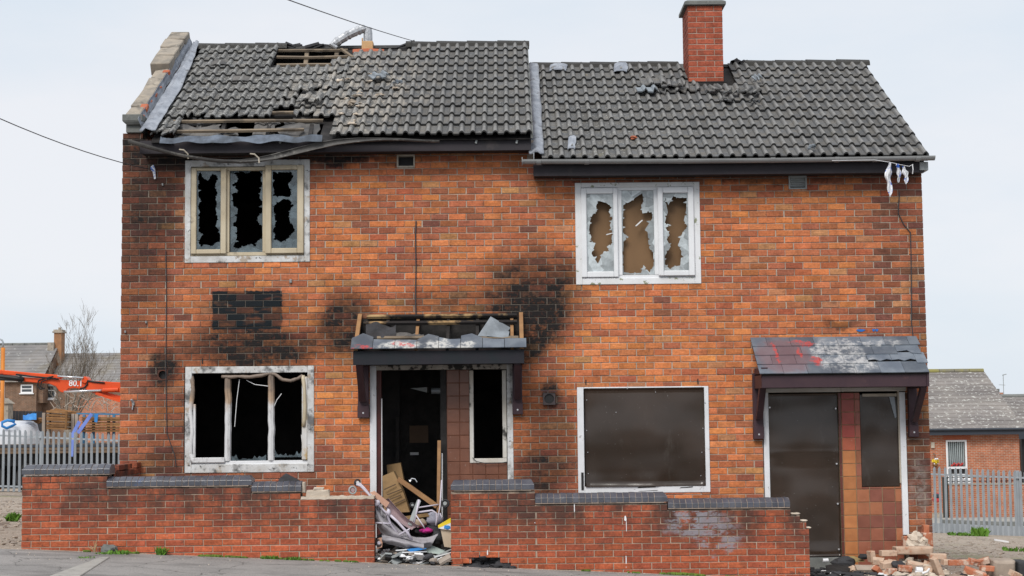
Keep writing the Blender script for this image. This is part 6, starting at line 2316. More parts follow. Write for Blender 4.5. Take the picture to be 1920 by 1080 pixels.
# ------------------------------------------------------------------ plants and bits along the pavement
def blades(n, c, r, h, mat, rnd, mb=None, wide=0.012):
    m = mb or MB()
    for k in range(n):
        a = rnd.uniform(0, 2 * math.pi)
        q = Vector(c) + Vector((rnd.uniform(-r, r), rnd.uniform(-r, r) * .5, 0))
        q.z = c[2]
        t = q + Vector((math.cos(a) * h * .7 * rnd.random(), math.sin(a) * h * .5 * rnd.random(), h * rnd.uniform(.4, 1)))
        s = Vector((math.cos(a + 1.6), math.sin(a + 1.6), 0)) * wide * rnd.uniform(.6, 1.5)
        mid = q.lerp(t, .5) + Vector((0, 0, h * .12))
        m.add([q - s * .5, q + s * .5, mid + s, t, mid - s], [(0, 1, 2, 3, 4)])
    return m
rnd = random.Random(5)
def weed(px, py, Y, h, r, n, label, mat='leaf', wide=0.014):
    p = P(px, py, Y)
    p.z = gz(p.x, min(Y, -1.7) if Y < -1.5 else Y) - 0.005
    m = blades(n, p, r, h, mat, rnd, wide=wide)
    o = obj('weed', m, M[mat])
    tagp(o, label, 'weed', 'weeds growing along the wall foot')
weed(302, 1036, YW - 0.08, 0.11, 0.05, 70, 'leafy green weed on the pavement against the garden wall, right of the concrete lump')
weed(222, 1040, YW - 0.16, 0.06, 0.12, 70, 'low green weed spreading around the concrete lump')
weed(195, 1043, YW - 0.22, 0.035, 0.11, 60, 'flat tuft of grass before the concrete lump', wide=.008)
weed(505, 1048, YW - 0.05, 0.055, 0.10, 90, 'bright grass tuft at the foot of the garden wall below the burnt window', wide=.008)
weed(548, 1052, YW - 0.06, 0.045, 0.10, 90, 'bright grass tuft at the wall foot, nearer the rubbish-filled doorway', wide=.008)
weed(660, 1058, YW - 0.05, 0.03, 0.05, 30, 'tiny grass tuft at the wall foot beside the rubbish-filled gap', wide=.007)
weed(160, 1066, YW - 0.75, 0.03, 0.10, 40, 'thin grass growing in the joint beside the pale edging stones', wide=.007)
weed(24, 930, 6.0, 0.16, 0.10, 60, 'small green weed on the dirt below the left palisade fence', wide=.03)
m = MB()
rnd = random.Random(31)
for k in range(900):
    px = rnd.choice([rnd.uniform(310, 700), rnd.uniform(310, 480), rnd.uniform(1080, 1500), rnd.uniform(1230, 1320), rnd.uniform(160, 260)])
    x = P(px, 1050, YW).x
    y = YW - abs(rnd.gauss(0, 0.025)) - 0.004
    c = (x, y, gz(x, -1.7) + 0.003)
    dens = mnoise.noise(Vector((x * 2.2, 5, 0)))
    if dens < -0.08:
        continue
    m.lump(c, rnd.uniform(.006, .018), k, 5, 3, (1.4, 1, 1.0 + dens))
obj('moss', m, M['moss'], kind='stuff')
# concrete lump with a hole, and a dry twig
p = P(205, 1034, YW - 0.07)
m = MB()
m.lump((p.x, p.y, gz(p.x, -1.7) + 0.035), 0.075, 3, 9, 6, (1.35, .8, .8), 0.25)
root = obj('concrete_lump', m, M['concrete'], smooth=False)
tagp(root, 'rounded grey concrete lump at the foot of the garden wall', 'concrete lump')
m = MB()
m.lump((p.x + 0.055, p.y - 0.065, gz(p.x, -1.7) + 0.03), 0.028, 4, 8, 5, (1, .5, 1), 0.1)
obj('dark_hollow', m, M['black'], root)
p = P(178, 1036, YW - 0.08)
m = MB()
g0 = Vector((p.x, p.y, gz(p.x, -1.7)))
for (dx, dy, dz, l) in ((0.02, 0, 0.15, 1), (-.09, .02, .06, 1), (-.05, -.02, .08, 1), (0.03, -.02, .10, 1), (-.02, 0.01, .13, 1)):
    m.tube([g0, g0 + Vector((dx * .4, dy, dz * .6)), g0 + Vector((dx, dy, dz))], [0.009, 0.007, 0.003], 5)
tagp(obj('dead_plant', m, M['dryweed']), 'dry broken stems of a dead plant beside the concrete lump', 'dead plant')
# grit and small litter lying about
m = MB()
rnd = random.Random(77)
for k in range(150):
    px = rnd.uniform(20, 1500)
    y = YW - 0.06 - rnd.random() ** 2 * 1.2
    x = P(px, 1060, y).x
    m.lump((x, y, gz(x, -1.7) + 0.003), rnd.uniform(.002, .008), k, 5, 3)
obj('pavement_grit', m, M['limemortar'], kind='stuff')
m = MB()
for k in range(240):
    side = rnd.random() < .35
    y = rnd.uniform(-1.2, 18)
    x = P(rnd.uniform(0, 60) if side else rnd.uniform(1750, 1920), 950, y).x
    m.lump((x, y, gz(x, y) + 0.01), rnd.uniform(.008, .035), k, 5, 3, (1.4, 1.4, .6))
obj('scattered_stones', m, simple('dusty_stones', (.40, .33, .27), (.28, .23, .19), 6, .95), kind='stuff')
m = MB()
for k in range(260):
    side = rnd.random() < .35
    y = rnd.uniform(-1.2, 18)
    x = P(rnd.uniform(0, 60) if side else rnd.uniform(1750, 1920), 950, y).x
    m.obox((x, y, gz(x, y) + 0.01), (rnd.uniform(.03, .14), rnd.uniform(.02, .05), .015), Matrix.Rotation(rnd.uniform(0, 3), 3, 'Z'))
obj('scattered_scraps', m, M['palewood'], kind='stuff')

# ------------------------------------------------------------------ rubbish in the burnt doorway
gd = lambda px, Y: gz(P(px, 1050, Y).x, Y)
def rubbish():
    yb = -1.3
    # charred litter bed
    rnd = random.Random(41)
    for nm, mat, n in (('charred_litter', 'rag', 190), ('pale_litter', 'white', 70), ('grey_litter', 'ventgrey', 110), ('brown_litter', 'palewood', 60)):
        m = MB()
        for k in range(n):
            Y = rnd.uniform(-1.62, -0.2)
            px = rnd.uniform(704, 843)
            x = P(px, 1040, Y).x
            heap = 0.05 + 0.16 * (1 - abs(px - 770) / 80) * (0.5 + 0.5 * min(1, (Y + 1.7) / .6))
            z = gz(x, Y) + rnd.uniform(0, heap)
            rot = Matrix.Rotation(rnd.uniform(0, 6), 3, 'Z') @ Matrix.Rotation(rnd.uniform(-.6, .6), 3, 'X') @ Matrix.Rotation(rnd.uniform(-.6, .6), 3, 'Y')
            if rnd.random() < .5:
                m.obox((x, Y, z), (rnd.uniform(.05, .22), rnd.uniform(.03, .12), rnd.uniform(.004, .03)), rot)
            else:
                m.lump((x, Y, z), rnd.uniform(.02, .05), k, 5, 3, (1.4, 1, .7))
        obj(nm, m, M[mat], kind='stuff')
    # cardboard boxes in the hall
    def sheetq(name, pts, mat, label, cat, th=(0, 0.02, 0), prints=()):
        root = None
        m = MB()
        m.prism(pts, th)
        o = obj(name, m, mat)
        tagp(o, label, cat)
        for q in prints:
            m = MB()
            m.bar(q[0], q[1], 0.006, 0.014, (0, 0, 1))
            obj('print_line', m, M['print'], o)
        return o
    Y = -0.15
    m = MB()
    a = [P(717, 893, Y), P(738, 884, Y - .03), P(746, 899, Y - .04), P(757, 925, Y - .1), P(768, 960, Y - .12), P(720, 962, Y - .1)]
    prints = [(P(720, 918 + 0, Y - .105), P(742, 908, Y - .105)), (P(726, 928, Y - .115), P(754, 917, Y - .115)), (P(727, 938, Y - .125), P(752, 928, Y - .125)), (P(740, 945, Y - .13), P(760, 936, Y - .13))]
    sheetq('cardboard_box', a, M['cardboard'], 'brown cardboard box flap with rows of printed lines, leaning inside the burnt doorway', 'cardboard box', (0, 0.25, 0.0), prints)
    m = MB()
    sheetq('cardboard_box', [P(725, 872, .35), P(751, 868, .35), P(757, 900, .3), P(728, 905, .3)], M['cardboard'], 'small dim cardboard box standing behind the printed one in the hall', 'cardboard box', (0, 0.2, 0))
    m = MB()
    m.bar(P(747, 898, -.25), P(820, 950, -.45), 0.05, 0.055)
    tagp(obj('wooden_plank', m, M['timber'], bevel=0.003), 'brown wooden plank slanting across the burnt doorway', 'plank')
    m = MB()
    m.bar(P(823.5, 826, -.08), P(822, 962, -.25), 0.045, 0.02, (0, 1, 0))
    tagp(obj('wooden_lath', m, M['timber'], bevel=0.002), 'upright orange-brown lath leaning at the right of the burnt doorway', 'lath')
    m = MB()
    m.tube([P(829, 850, -.05), P(829, 985, -.2)], 0.009, 6)
    tagp(obj('white_rod', m, M['white']), 'thin white rod standing beside the orange-brown lath', 'rod')
    # tap
    m = MB()
    m.tube([P(769, 902, .1), P(772, 897, .1), P(778, 898, .1), P(782, 904, .1)], [.012, .010, .009, .008], 7)
    m.lump(P(769, 902, .1), 0.02, 2)
    tagp(obj('tap_spout', m, M['chrome']), 'bent chrome tap spout lying in the dark hall', 'tap')
    # pushchair thrown on its side
    pc = thing('pushchair', 'dirty grey and pink pushchair thrown on its side in the gap between the walls', 'pushchair', (P(770, 1030, -1.2).x, -1.2, gd(770, -1.2)))
    Yp = -1.35
    def between(top, bot, bulge, seed, nu=16, nv=8):
        def at(l, t):
            t *= len(l) - 1
            i = min(int(t), len(l) - 2)
            f = t - i
            return l[i][0] * (1 - f) + l[i + 1][0] * f, l[i][1] * (1 - f) + l[i + 1][1] * f
        def fn(u, v):
            a, b = at(top, u), at(bot, u)
            p = P(a[0] * (1 - v) + b[0] * v, a[1] * (1 - v) + b[1] * v, Yp - 0.02 - bulge * math.sin(math.pi * v))
            return p + Vector((0, .05 * mnoise.noise(Vector((u * 5, v * 3, seed))), .015 * mnoise.noise(Vector((u * 7, v * 5, seed + 9)))))
        m = MB()
        m.sheet(nu, nv, fn, (0, 0.012, 0))
        return m
    obj('seat', between([(705, 948), (722, 966), (745, 990), (768, 1004), (795, 1010), (822, 1000)], [(704, 978), (714, 1000), (736, 1012), (762, 1016), (785, 1028), (806, 1028)], .12, 2), M['greyfabric'], pc, smooth=True)
    obj('hood', between([(703, 932), (712, 940), (722, 958)], [(703, 965), (710, 972), (726, 980)], .08, 6), M['greyfabric'], pc, smooth=True)
    m = MB()
    def fn2(u, v):
        px = 712 + (770 - 712) * v + 16 * u
        py = 940 + (992 - 940) * v - 6 * u + 6 * math.sin(v * 3)
        return P(px, py, Yp - 0.02 + .06 * math.sin(math.pi * u)) + Vector((0, 0, .02 * mnoise.noise(Vector((u * 4, v * 7, 4)))))
    m.sheet(6, 12, fn2, (0, 0.03, 0))
    obj('padded_liner', m, M['pinkfabric'], pc, smooth=True)
    m = MB()
    def fn3(u, v):
        px = 716 + (795 - 716) * u
        py = 1002 + 16 * v + 16 * u
        return P(px, py, Yp - .1 - .12 * math.sin(math.pi * v)) + Vector((0, 0, .02 * mnoise.noise(Vector((u * 6, v * 4, 14)))))
    m.sheet(12, 6, fn3, (0, 0.012, 0))
    obj('footrest_cloth', m, M['greyfabric'], pc, smooth=True)
    def tb(name, pts, r_, mat='lilac', par=pc):
        m = MB()
        m.tube([P(a, b, y) for a, b, y in pts], r_, 8)
        return obj(name, m, M[mat], par, smooth=True)
    tb('frame_tube', [(668, 908, -1.45), (676, 911, -1.45), (690, 925, -1.45), (701, 938, -1.45), (712, 950, -1.45), (725, 962, -1.45), (733, 985, -1.45), (748, 1002, -1.45)], 0.014)
    tb('frame_tube', [(674, 906, -1.35), (684, 916, -1.38), (700, 936, -1.4)], 0.012)
    tb('frame_tube', [(703, 980, -1.5), (733, 982, -1.5)], 0.011)
    tb('frame_tube', [(725, 960, -1.5), (745, 978, -1.52), (765, 1000, -1.52), (772, 1012, -1.5)], 0.016)
    tb('frame_tube', [(748, 1003, -1.53), (768, 992, -1.5), (765, 1004, -1.52)], 0.013)
    tb('frame_tube', [(773, 992, -1.3), (780, 962, -1.28), (786, 937, -1.25)], 0.016)
    tb('frame_tube', [(782, 961, -1.25), (810, 957, -1.25), (818, 962, -1.25), (819, 975, -1.25), (817, 985, -1.25)], 0.012)
    tb('frame_tube', [(783, 952, -1.0), (822, 946, -.95)], 0.009)
    tb('frame_tube', [(780, 966, -1.3), (793, 985, -1.32), (797, 992, -1.3)], 0.008)
    tb('frame_tube', [(818, 985, -1.1), (825, 950, -1.0), (828, 900, -.9)], 0.008)
    tb('frame_tube', [(825, 962, -1.1), (830, 975, -1.1)], 0.007)
    m = MB()
    m.bar(P(768, 985, -1.32), P(786, 938, -1.25), 0.05, 0.02, (0, 1, 0))
    obj('side_plate', m, M['ventgrey'], pc, bevel=.004)
    def wheel(px, py, Y, r_, ax, hub='lilac'):
        c = P(px, py, Y)
        ax = Vector(ax).normalized()
        m = MB()
        e1 = ax.cross(Vector((0, 0, 1))).normalized()
        e2 = ax.cross(e1)
        ring_ = []
        n, k = 18, 8
        for i in range(n):
            t = 2 * math.pi * i / n
            d = e1 * math.cos(t) + e2 * math.sin(t)
            for j in range(k):
                s_ = 2 * math.pi * j / k
                ring_.append(c + d * (r_ * .8 + r_ * .22 * math.cos(s_)) + ax * (r_ * .28 * math.sin(s_)))
        m.add(ring_, [(i * k + j, ((i + 1) % n) * k + j, ((i + 1) % n) * k + (j + 1) % k, i * k + (j + 1) % k) for i in range(n) for j in range(k)])
        w_ = obj('wheel', m, M['ventgrey'] if hub == 'pinkfabric' else M['rag'], pc, smooth=True)
        m = MB()
        m.tube([c - ax * r_ * .3, c + ax * r_ * .3], r_ * .45, 12)
        obj('hub', m, M[hub], w_)
    wheel(661, 919, -1.5, 0.052, (0.35, -1, 0.1), 'pinkfabric')
    wheel(670, 905, -1.3, 0.045, (0.8, -1, 0.1), 'white')
    wheel(835, 944, -.75, 0.055, (-.3, -1, 0.1), 'ventgrey')
    wheel(710, 1018, -1.5, 0.045, (.4, -1, .2), 'lilac')
    wheel(773, 947, -1.2, 0.035, (.4, -1, .2), 'ventgrey')
    m = MB()
    m.lump(P(708, 943, -1.5), 0.035, 5, 8, 6)
    m.lump(P(728, 960, -1.52), 0.035, 6, 8, 6, (.8, .8, 1.2))
    obj('hinge', m, M['lilac'], pc, smooth=True)
    # other things in the heap
    sheetq('pink_board', [P(694, 924, -1.4), P(702, 921, -1.4), P(730, 943, -1.4), P(724, 952, -1.4), P(715, 944, -1.4)], M['pinkboard'], 'torn pink-brown board lying over the top of the pushchair', 'board', (0, 0.02, 0.004))
    sheetq('green_board', [P(792, 1016, -1.3), P(800, 1018, -1.35), P(846, 1038, -1.5), P(846, 1042, -1.5), P(800, 1036, -1.4), P(790, 1028, -1.35)], M['palegreen'], 'pale green flat board sliding out below the pushchair', 'board', (0, 0.03, -0.006))
    root = thing('yellow_box', 'open cardboard box with yellow and white printed top against the right garden wall end', 'cardboard box', (P(832, 1020, -1.3).x, -1.3, gd(832, -1.3)))
    m = MB()
    m.prism([P(826, 992, -1.4), P(846, 992, -1.4), P(846, 1027, -1.4), P(833, 1025, -1.4)], (0, 0.22, 0))
    obj('body', m, M['palecard'], root)
    m = MB()
    m.prism([P(821, 985, -1.42), P(845, 971, -1.42), P(845, 980, -1.42), P(822, 990, -1.42)], (0, 0.02, 0))
    obj('yellow_flap', m, M['yellow'], root)
    m = MB()
    m.prism([P(822, 990.5, -1.43), P(845, 980.5, -1.43), P(845, 994, -1.43), P(829, 992, -1.43)], (0, 0.018, 0))
    obj('white_flap', m, M['white'], root)
    m = MB()
    m.lump(P(838, 989, -1.435), .03, 3, 7, 5, (1.2, .15, .8))
    obj('blue_print', m, M['bluetarp'], root)
    def cloth(name, px0, px1, py0, py1, Y, mat, label, cat, seed, amp=.05):
        m = MB()
        c = P((px0 + px1) / 2, (py0 + py1) / 2, Y)
        rx, rz = (px1 - px0) / 2 * 18.7 / F, (py1 - py0) / 2 * 18.7 / F
        n, k = 16, 10
        vs = []
        for j in range(k + 1):
            for i in range(n):
                th, ph = math.pi * j / k, 2 * math.pi * i / n
                d = Vector((math.sin(th) * math.cos(ph), math.sin(th) * math.sin(ph), math.cos(th)))
                q = 1 + .35 * mnoise.noise(d * 2.5 + Vector((seed, 0, 0)))
                vs.append(c + Vector((d.x * rx * q, d.y * .14 * q, d.z * rz * q)))
        m.add(vs, [(j * n + i, (j + 1) * n + i, (j + 1) * n + (i + 1) % n, j * n + (i + 1) % n) for j in range(k) for i in range(n)])
        tagp(obj(name, m, M[mat], smooth=True), label, cat)
    cloth('cloth_bundle', 797, 830, 962, 990, -.8, 'greycloth', 'grey-lilac bundle of cloth behind the pushchair frame', 'cloth', 3)
    cloth('magenta_cloth', 787, 812, 990, 1000, -1.05, 'magenta', 'bright magenta cloth in the rubbish heap', 'cloth', 8)
    cloth('black_bag', 778, 826, 985, 1004, -.9, 'rag', 'black sack slumped behind the magenta cloth', 'sack', 12)
    cloth('black_bag', 803, 834, 995, 1022, -1.0, 'rag', 'black sack in the shadow beside the yellow-topped box', 'sack', 17)
    cloth('black_bag', 702, 745, 1000, 1030, -1.2, 'rag', 'charred black bag under the pushchair seat', 'sack', 27)
    cloth('beige_cushion', 775, 800, 972, 990, -.95, 'palecard', 'beige cushion behind the pushchair frame', 'cushion', 31)
    sheetq('cardboard_flap', [P(752, 969, -.9), P(800, 962, -.9), P(806, 968, -.9), P(760, 974, -.9)], M['cardboard'], 'flat piece of brown cardboard under the slanting plank', 'cardboard', (0, 0.3, -0.02))
    sheetq('blue_scrap', [P(762, 1030, -1.55), P(790, 1026, -1.55), P(800, 1029, -1.55), P(770, 1035, -1.55)], M['bluetarp'], 'strip of blue plastic poking from under the pushchair', 'scrap', (0, 0.04, 0))
    rnd = random.Random(52)
    lab = 'long pale strip lying in the rubbish heap between the garden walls'
    for (a, b, c, d) in ((750, 1036, 800, 1034), (752, 1044, 815, 1042), (800, 1050, 846, 1030), (806, 1047, 845, 1036), (760, 1052, 795, 1046), (712, 1040, 756, 1050), (742, 1032, 780, 1029)):
        m = MB()
        m.bar(P(a, b, -1.58), P(c, d, -1.5), rnd.uniform(.015, .03), .012)
        tagp(obj('plastic_strip', m, M[rnd.choice(['white', 'ventgrey', 'upvc'])]), lab, 'plastic strip', 'pale strips in the rubbish heap')
    m = MB()
    m.prism([P(708, 1010, -1.5), P(718, 1008, -1.5), P(716, 1026, -1.5), P(706, 1030, -1.5)], (0, .1, 0))
    tagp(obj('pink_block', m, M['pinkboard']), 'small pinkish block beside the left wall end in the rubbish', 'block')
    # tile scrap on the garden wall
    m = MB()
    m.prism([P(519, 902.5, -1.42), P(536, 889, -1.3), P(562, 902.5, -1.42)], (0, 0.01, 0.012))
    tagp(obj('slate_scrap', m, M['rag']), 'dark triangular slate piece resting on the left coping', 'slate')
    m = MB()
    m.lump(P(519, 900.5, -1.48), 0.02, 3, sq=(1.4, 1, .8))
    tagp(obj('brick_chip', m, M['terracotta']), 'orange brick chip on the coping beside the dark slate piece', 'brick chip')
rubbish()

# ------------------------------------------------------------------ rubble by the boarded doorway
def rubble():
    rnd = random.Random(66)
    bm_ = {}
    def brick_mesh(l, kind):
        key = (round(l * 30), kind)
        if key not in bm_:
            m = MB()
            brick_geo(m, -l / 2, l / 2, -.033, .033, -.051, .102, rnd, .006, .004)
            bm_[key] = mesh_from('loose_brick', m, (0, 0, 0), M['rub_' + kind])
        return bm_[key]
    M['rub_red'] = simple('mortar-stained brick', (0.42, 0.155, 0.085), (0.36, 0.12, 0.06), 6, .9, .5, 40, rand=.15, stains=[((.58, .47, .38), 8, .46, .62, .9)])
    M['rub_pale'] = simple('mortar_coated_brick', (0.56, 0.42, 0.32), (0.46, 0.31, 0.22), 7, .92, .6, 30, rand=.12, stains=[((.36, .14, .08), 7, .54, .66, .9), ((.2, .17, .14), 5, .6, .7, .5)])
    M['rub_grey'] = simple('grey_old_brick', (0.40, 0.33, 0.27), (0.28, 0.22, 0.18), 5, .92, .6, 25, rand=.12)
    def gzz(x, Y):
        return gz(x, Y)
    # ruined stub at the corner of the house
    st = thing('masonry_stub', 'ragged stub of brickwork and pale mortar at the right corner of the boarded house', 'masonry', (P(1722, 1010, -.2).x, -.2, gz(P(1722, 1010, -.2).x, -.2)))
    for (x0, y0, x1, y1, Y, d) in ((1695, 1006, 1703, 1026, -.25, .12), (1732, 985, 1743, 999, -.12, .2), (1732, 999, 1749, 1024, -.2, .18), (1700, 1026, 1748, 1040, -.25, .2)):
        a, b, c, e = rect(x0, y0, x1, y1, Y)
        m = MB()
        brick_geo(m, a, b, c, e, Y, d, rnd, .012, .01)
        obj('broken_brick', m, M['rub_red'], st)
    for (px, py, r_, s_) in ((1717, 1012, .10, 1), (1712, 1022, .09, 2), (1724, 1022, .09, 3), (1716, 1003, .055, 4), (1730, 1018, .07, 5), (1706, 1028, .07, 6), (1738, 1030, .07, 7)):
        m = MB()
        m.lump(P(px, py, -.24), r_, s_, 8, 6, (1, .8, 1), .4)
        obj('mortar_lump', m, M['limemortar'], st)
    # long slab of bonded bricks on top
    a, b, c, e = rect(1682, 1027, 1750, 1040, -.62)
    m = MB()
    brick_geo(m, a, b, c, e, -.62, .25, rnd, .015, .012)
    tagp(obj('masonry_slab', m, M['rub_pale'], bevel=.008), 'long pale slab of mortared bricks lying on top of the rubble heap', 'masonry slab')
    # wedge shaped remains of the demolished wall end on the right
    a, b, c, e = rect(1862, 1050, 1908, 1080, -1.05)
    m = MB()
    brick_geo(m, a, b, c - .1, e, -1.05, .3, rnd, .03, .02)
    tagp(obj('wall_block', m, M['rub_grey'], bevel=.01), 'large greyish block of old wall at the right edge of the rubble', 'masonry block')
    a, b, c, e = rect(1911, 1053, 1930, 1078, -1.1)
    m = MB()
    brick_geo(m, a, b, c - .1, e, -1.1, .3, rnd, .02, .01)
    tagp(obj('dark_block', m, M['rag'], bevel=.01), 'dark slaty block at the far right end of the rubble', 'block')
    # individually placed bricks: px, py, Y, length, rz, ry, rx, kind
    L1 = [(1665, 1037, -.7, .2, .1, .0, 0, 'pale', 'pale brick lying left of the long mortared slab'),
          (1758, 1043, -.75, .21, -.1, .02, 0, 'pale', 'pale brick lying just right of the long mortared slab'),
          (1634, 1043, -.75, .13, .5, 1.45, .2, 'pale', 'pinkish half brick standing on end before the wall tiles'),
          (1622, 1068, -1.0, .24, .05, .05, .5, 'grey', 'flat greyish brick lying nearest the blackened litter'),
          (1757, 1064, -1.15, .25, .4, 1.15, .1, 'pale', 'pale-faced brick standing tilted on end in the middle of the rubble'),
          (1671, 1071, -1.2, .11, .2, 0, 0, 'red', 'clean red half brick with a pale top at the front of the rubble'),
          (1697, 1066, -1.15, .16, -.1, .05, .1, 'red', 'red brick bat right of the clean half brick'),
          (1797, 1055, -.95, .26, .05, 0, 0, 'red', 'orange-brown brick lying flat right of the tilted brick'),
          (1776, 1054, -.9, .13, .2, .05, 0, 'pale', 'pale half brick between the tilted brick and the orange-brown brick'),
          (1826, 1054, -.95, .12, .5, .2, .3, 'red', 'red frogged brick piece right of the orange-brown brick'),
          (1843, 1053, -.9, .16, -.4, -.3, .2, 'red', 'tilted red brick beside the greyish wall block'),
          (1850, 1066, -1.1, .17, .1, .05, 0, 'red', 'mortar-stained brick below the tilted red brick'),
          (1828, 1074, -1.2, .26, -.2, .35, .2, 'red', 'long orange brick sloping at the front right of the rubble'),
          (1904, 1077, -1.3, .12, .3, .4, .2, 'pale', 'pale brick end in front of the greyish wall block'),
          (1647, 1052, -.9, .13, -.3, .1, .2, 'pale', 'pale holed brick left of the black stones'),
          (1660, 1058, -.95, .14, .4, -.1, .2, 'pale', 'pale brick piece with a round hole beside the black stones'),
          (1716, 1060, -.95, .2, -.1, .2, .3, 'pale', 'large pale brick below the long slab'),
          (1645, 1070, -1.15, .11, .6, .8, .2, 'red', 'small red brick bat behind the clean half brick')]
    for (px, py, Y, l, rz, ry, rx, kind, label) in L1:
        o = inst('loose_brick', brick_mesh(l, kind), None, P(px, py, Y), Matrix.Rotation(rz, 3, 'Z') @ Matrix.Rotation(ry, 3, 'Y') @ Matrix.Rotation(rx, 3, 'X'))
        tagp(o, label, 'brick', 'loose bricks in the rubble')
    # the rest of the heap: unremarkable pieces
    for k in range(46):
        px = rnd.uniform(1605, 1900)
        Y = rnd.uniform(-1.25, -.45)
        x = P(px, 1060, Y).x
        hp = .22 * math.exp(-((px - 1715) / 55) ** 2) + .05
        z = gz(x, Y) + .03 + rnd.random() * hp * (1 if Y > -1 else .5)
        o = inst('brick_fragment', brick_mesh(rnd.choice([.07, .1, .13, .2]), rnd.choice(['red', 'pale', 'pale', 'grey'])), None, (x, Y, z), Matrix.Rotation(rnd.uniform(0, 3), 3, 'Z') @ Matrix.Rotation(rnd.uniform(-.7, .7), 3, 'Y') @ Matrix.Rotation(rnd.uniform(-.5, .5), 3, 'X'))
        tagp(o, 'nondescript brick fragment half buried in the rubble heap by the boarded doorway', 'brick fragment', 'brick fragments in the rubble')
    # packing under the heap
    m = MB()
    for k in range(420):
        px = rnd.uniform(1590, 1915)
        Y = rnd.uniform(-1.55, -.25)
        x = P(px, 1060, Y).x
        hp = .20 * math.exp(-((px - 1715) / 60) ** 2) * (1 if Y > -1 else .4) + .03
        m.lump((x, Y, gz(x, Y) + rnd.random() * hp), rnd.uniform(.015, .06), k, 6, 4, (1.2, 1, .8), .4)
    obj('mortar_rubble', m, M['limemortar'], kind='stuff')
    m = MB()
    for k in range(200):
        px = rnd.uniform(1522, 1700) if rnd.random() < .75 else rnd.uniform(1700, 1860)
        Y = rnd.uniform(-1.5, -.25)
        x = P(px, 1060, Y).x
        if rnd.random() < .5:
            m.lump((x, Y, gz(x, Y) + rnd.random() * .07), rnd.uniform(.015, .05), k, 6, 4, (1.3, 1, .7), .4)
        else:
            m.obox((x, Y, gz(x, Y) + rnd.random() * .08), (rnd.uniform(.05, .25), rnd.uniform(.03, .1), rnd.uniform(.01, .03)), Matrix.Rotation(rnd.uniform(0, 3), 3, 'Z') @ Matrix.Rotation(rnd.uniform(-.5, .5), 3, 'X'))
    obj('blackened_litter', m, M['rag'], kind='stuff')
    m = MB()
    for k in range(60):
        px = rnd.uniform(1525, 1880)
        Y = rnd.uniform(-1.5, -.3)
        x = P(px, 1060, Y).x
        m.obox((x, Y, gz(x, Y) + .04 + rnd.random() * .05), (rnd.uniform(.02, .09), rnd.uniform(.02, .05), .01), Matrix.Rotation(rnd.uniform(0, 3), 3, 'Z') @ Matrix.Rotation(rnd.uniform(-.7, .7), 3, 'X'))
    obj('pale_scraps', m, M['white'], kind='stuff')
    for (px, py, Y, r_, lb) in ((1683, 1059, -1.0, .07, 'smooth black stone among the pale bricks'), (1618, 1044, -.6, .05, 'black charred chunk at the foot of the wall tiles'), (1583, 1054, -.7, .11, 'dark charred lump beside the yellowish board')):
        m = MB()
        m.lump(P(px, py, Y), r_, px, 8, 6, (1.4, 1, .7), .25)
        tagp(obj('black_stone', m, M['rag']), lb, 'stone')
    m = MB()
    m.prism([P(1578, 1045, -.3), P(1600, 1044, -.3), P(1622, 1053, -.6), P(1602, 1054, -.6)], (0, 0, .012))
    tagp(obj('yellow_board', m, simple('yellowish_board', (.34, .26, .11), (.25, .19, .09), 4, .85)), 'thin yellowish board on the ground before the wall tiles', 'board')
    m = MB()
    m.prism([P(1548, 1063, -.9), P(1582, 1058, -.7), P(1596, 1066, -.9), P(1590, 1075, -1.1), P(1552, 1076, -1.1)], (0, 0, .02))
    tagp(obj('charred_board', m, M['char']), 'charred flat board on the ground before the boarded door', 'board')
    m = MB()
    m.tube([P(1543, 1051, -.4), P(1553, 1050.5, -.4)], .025, 10)
    tagp(obj('white_cup', m, M['white']), 'small white cup lying before the boarded door', 'cup')
    m = MB()
    m.tube([P(1716, 1072, -1.3), P(1728, 1076, -1.3), P(1738, 1072, -1.3), P(1743, 1066, -1.3)], .014, 7)
    tagp(obj('pipe_bend', m, M['white']), 'short curved white pipe in the rubble', 'pipe')
    m = MB()
    m.tube([P(1717, 1069, -1.25), P(1729, 1070, -1.25)], .04, 9)
    tagp(obj('pipe_collar', m, M['white']), 'stubby white pipe collar beside the curved pipe', 'pipe')
rubble()

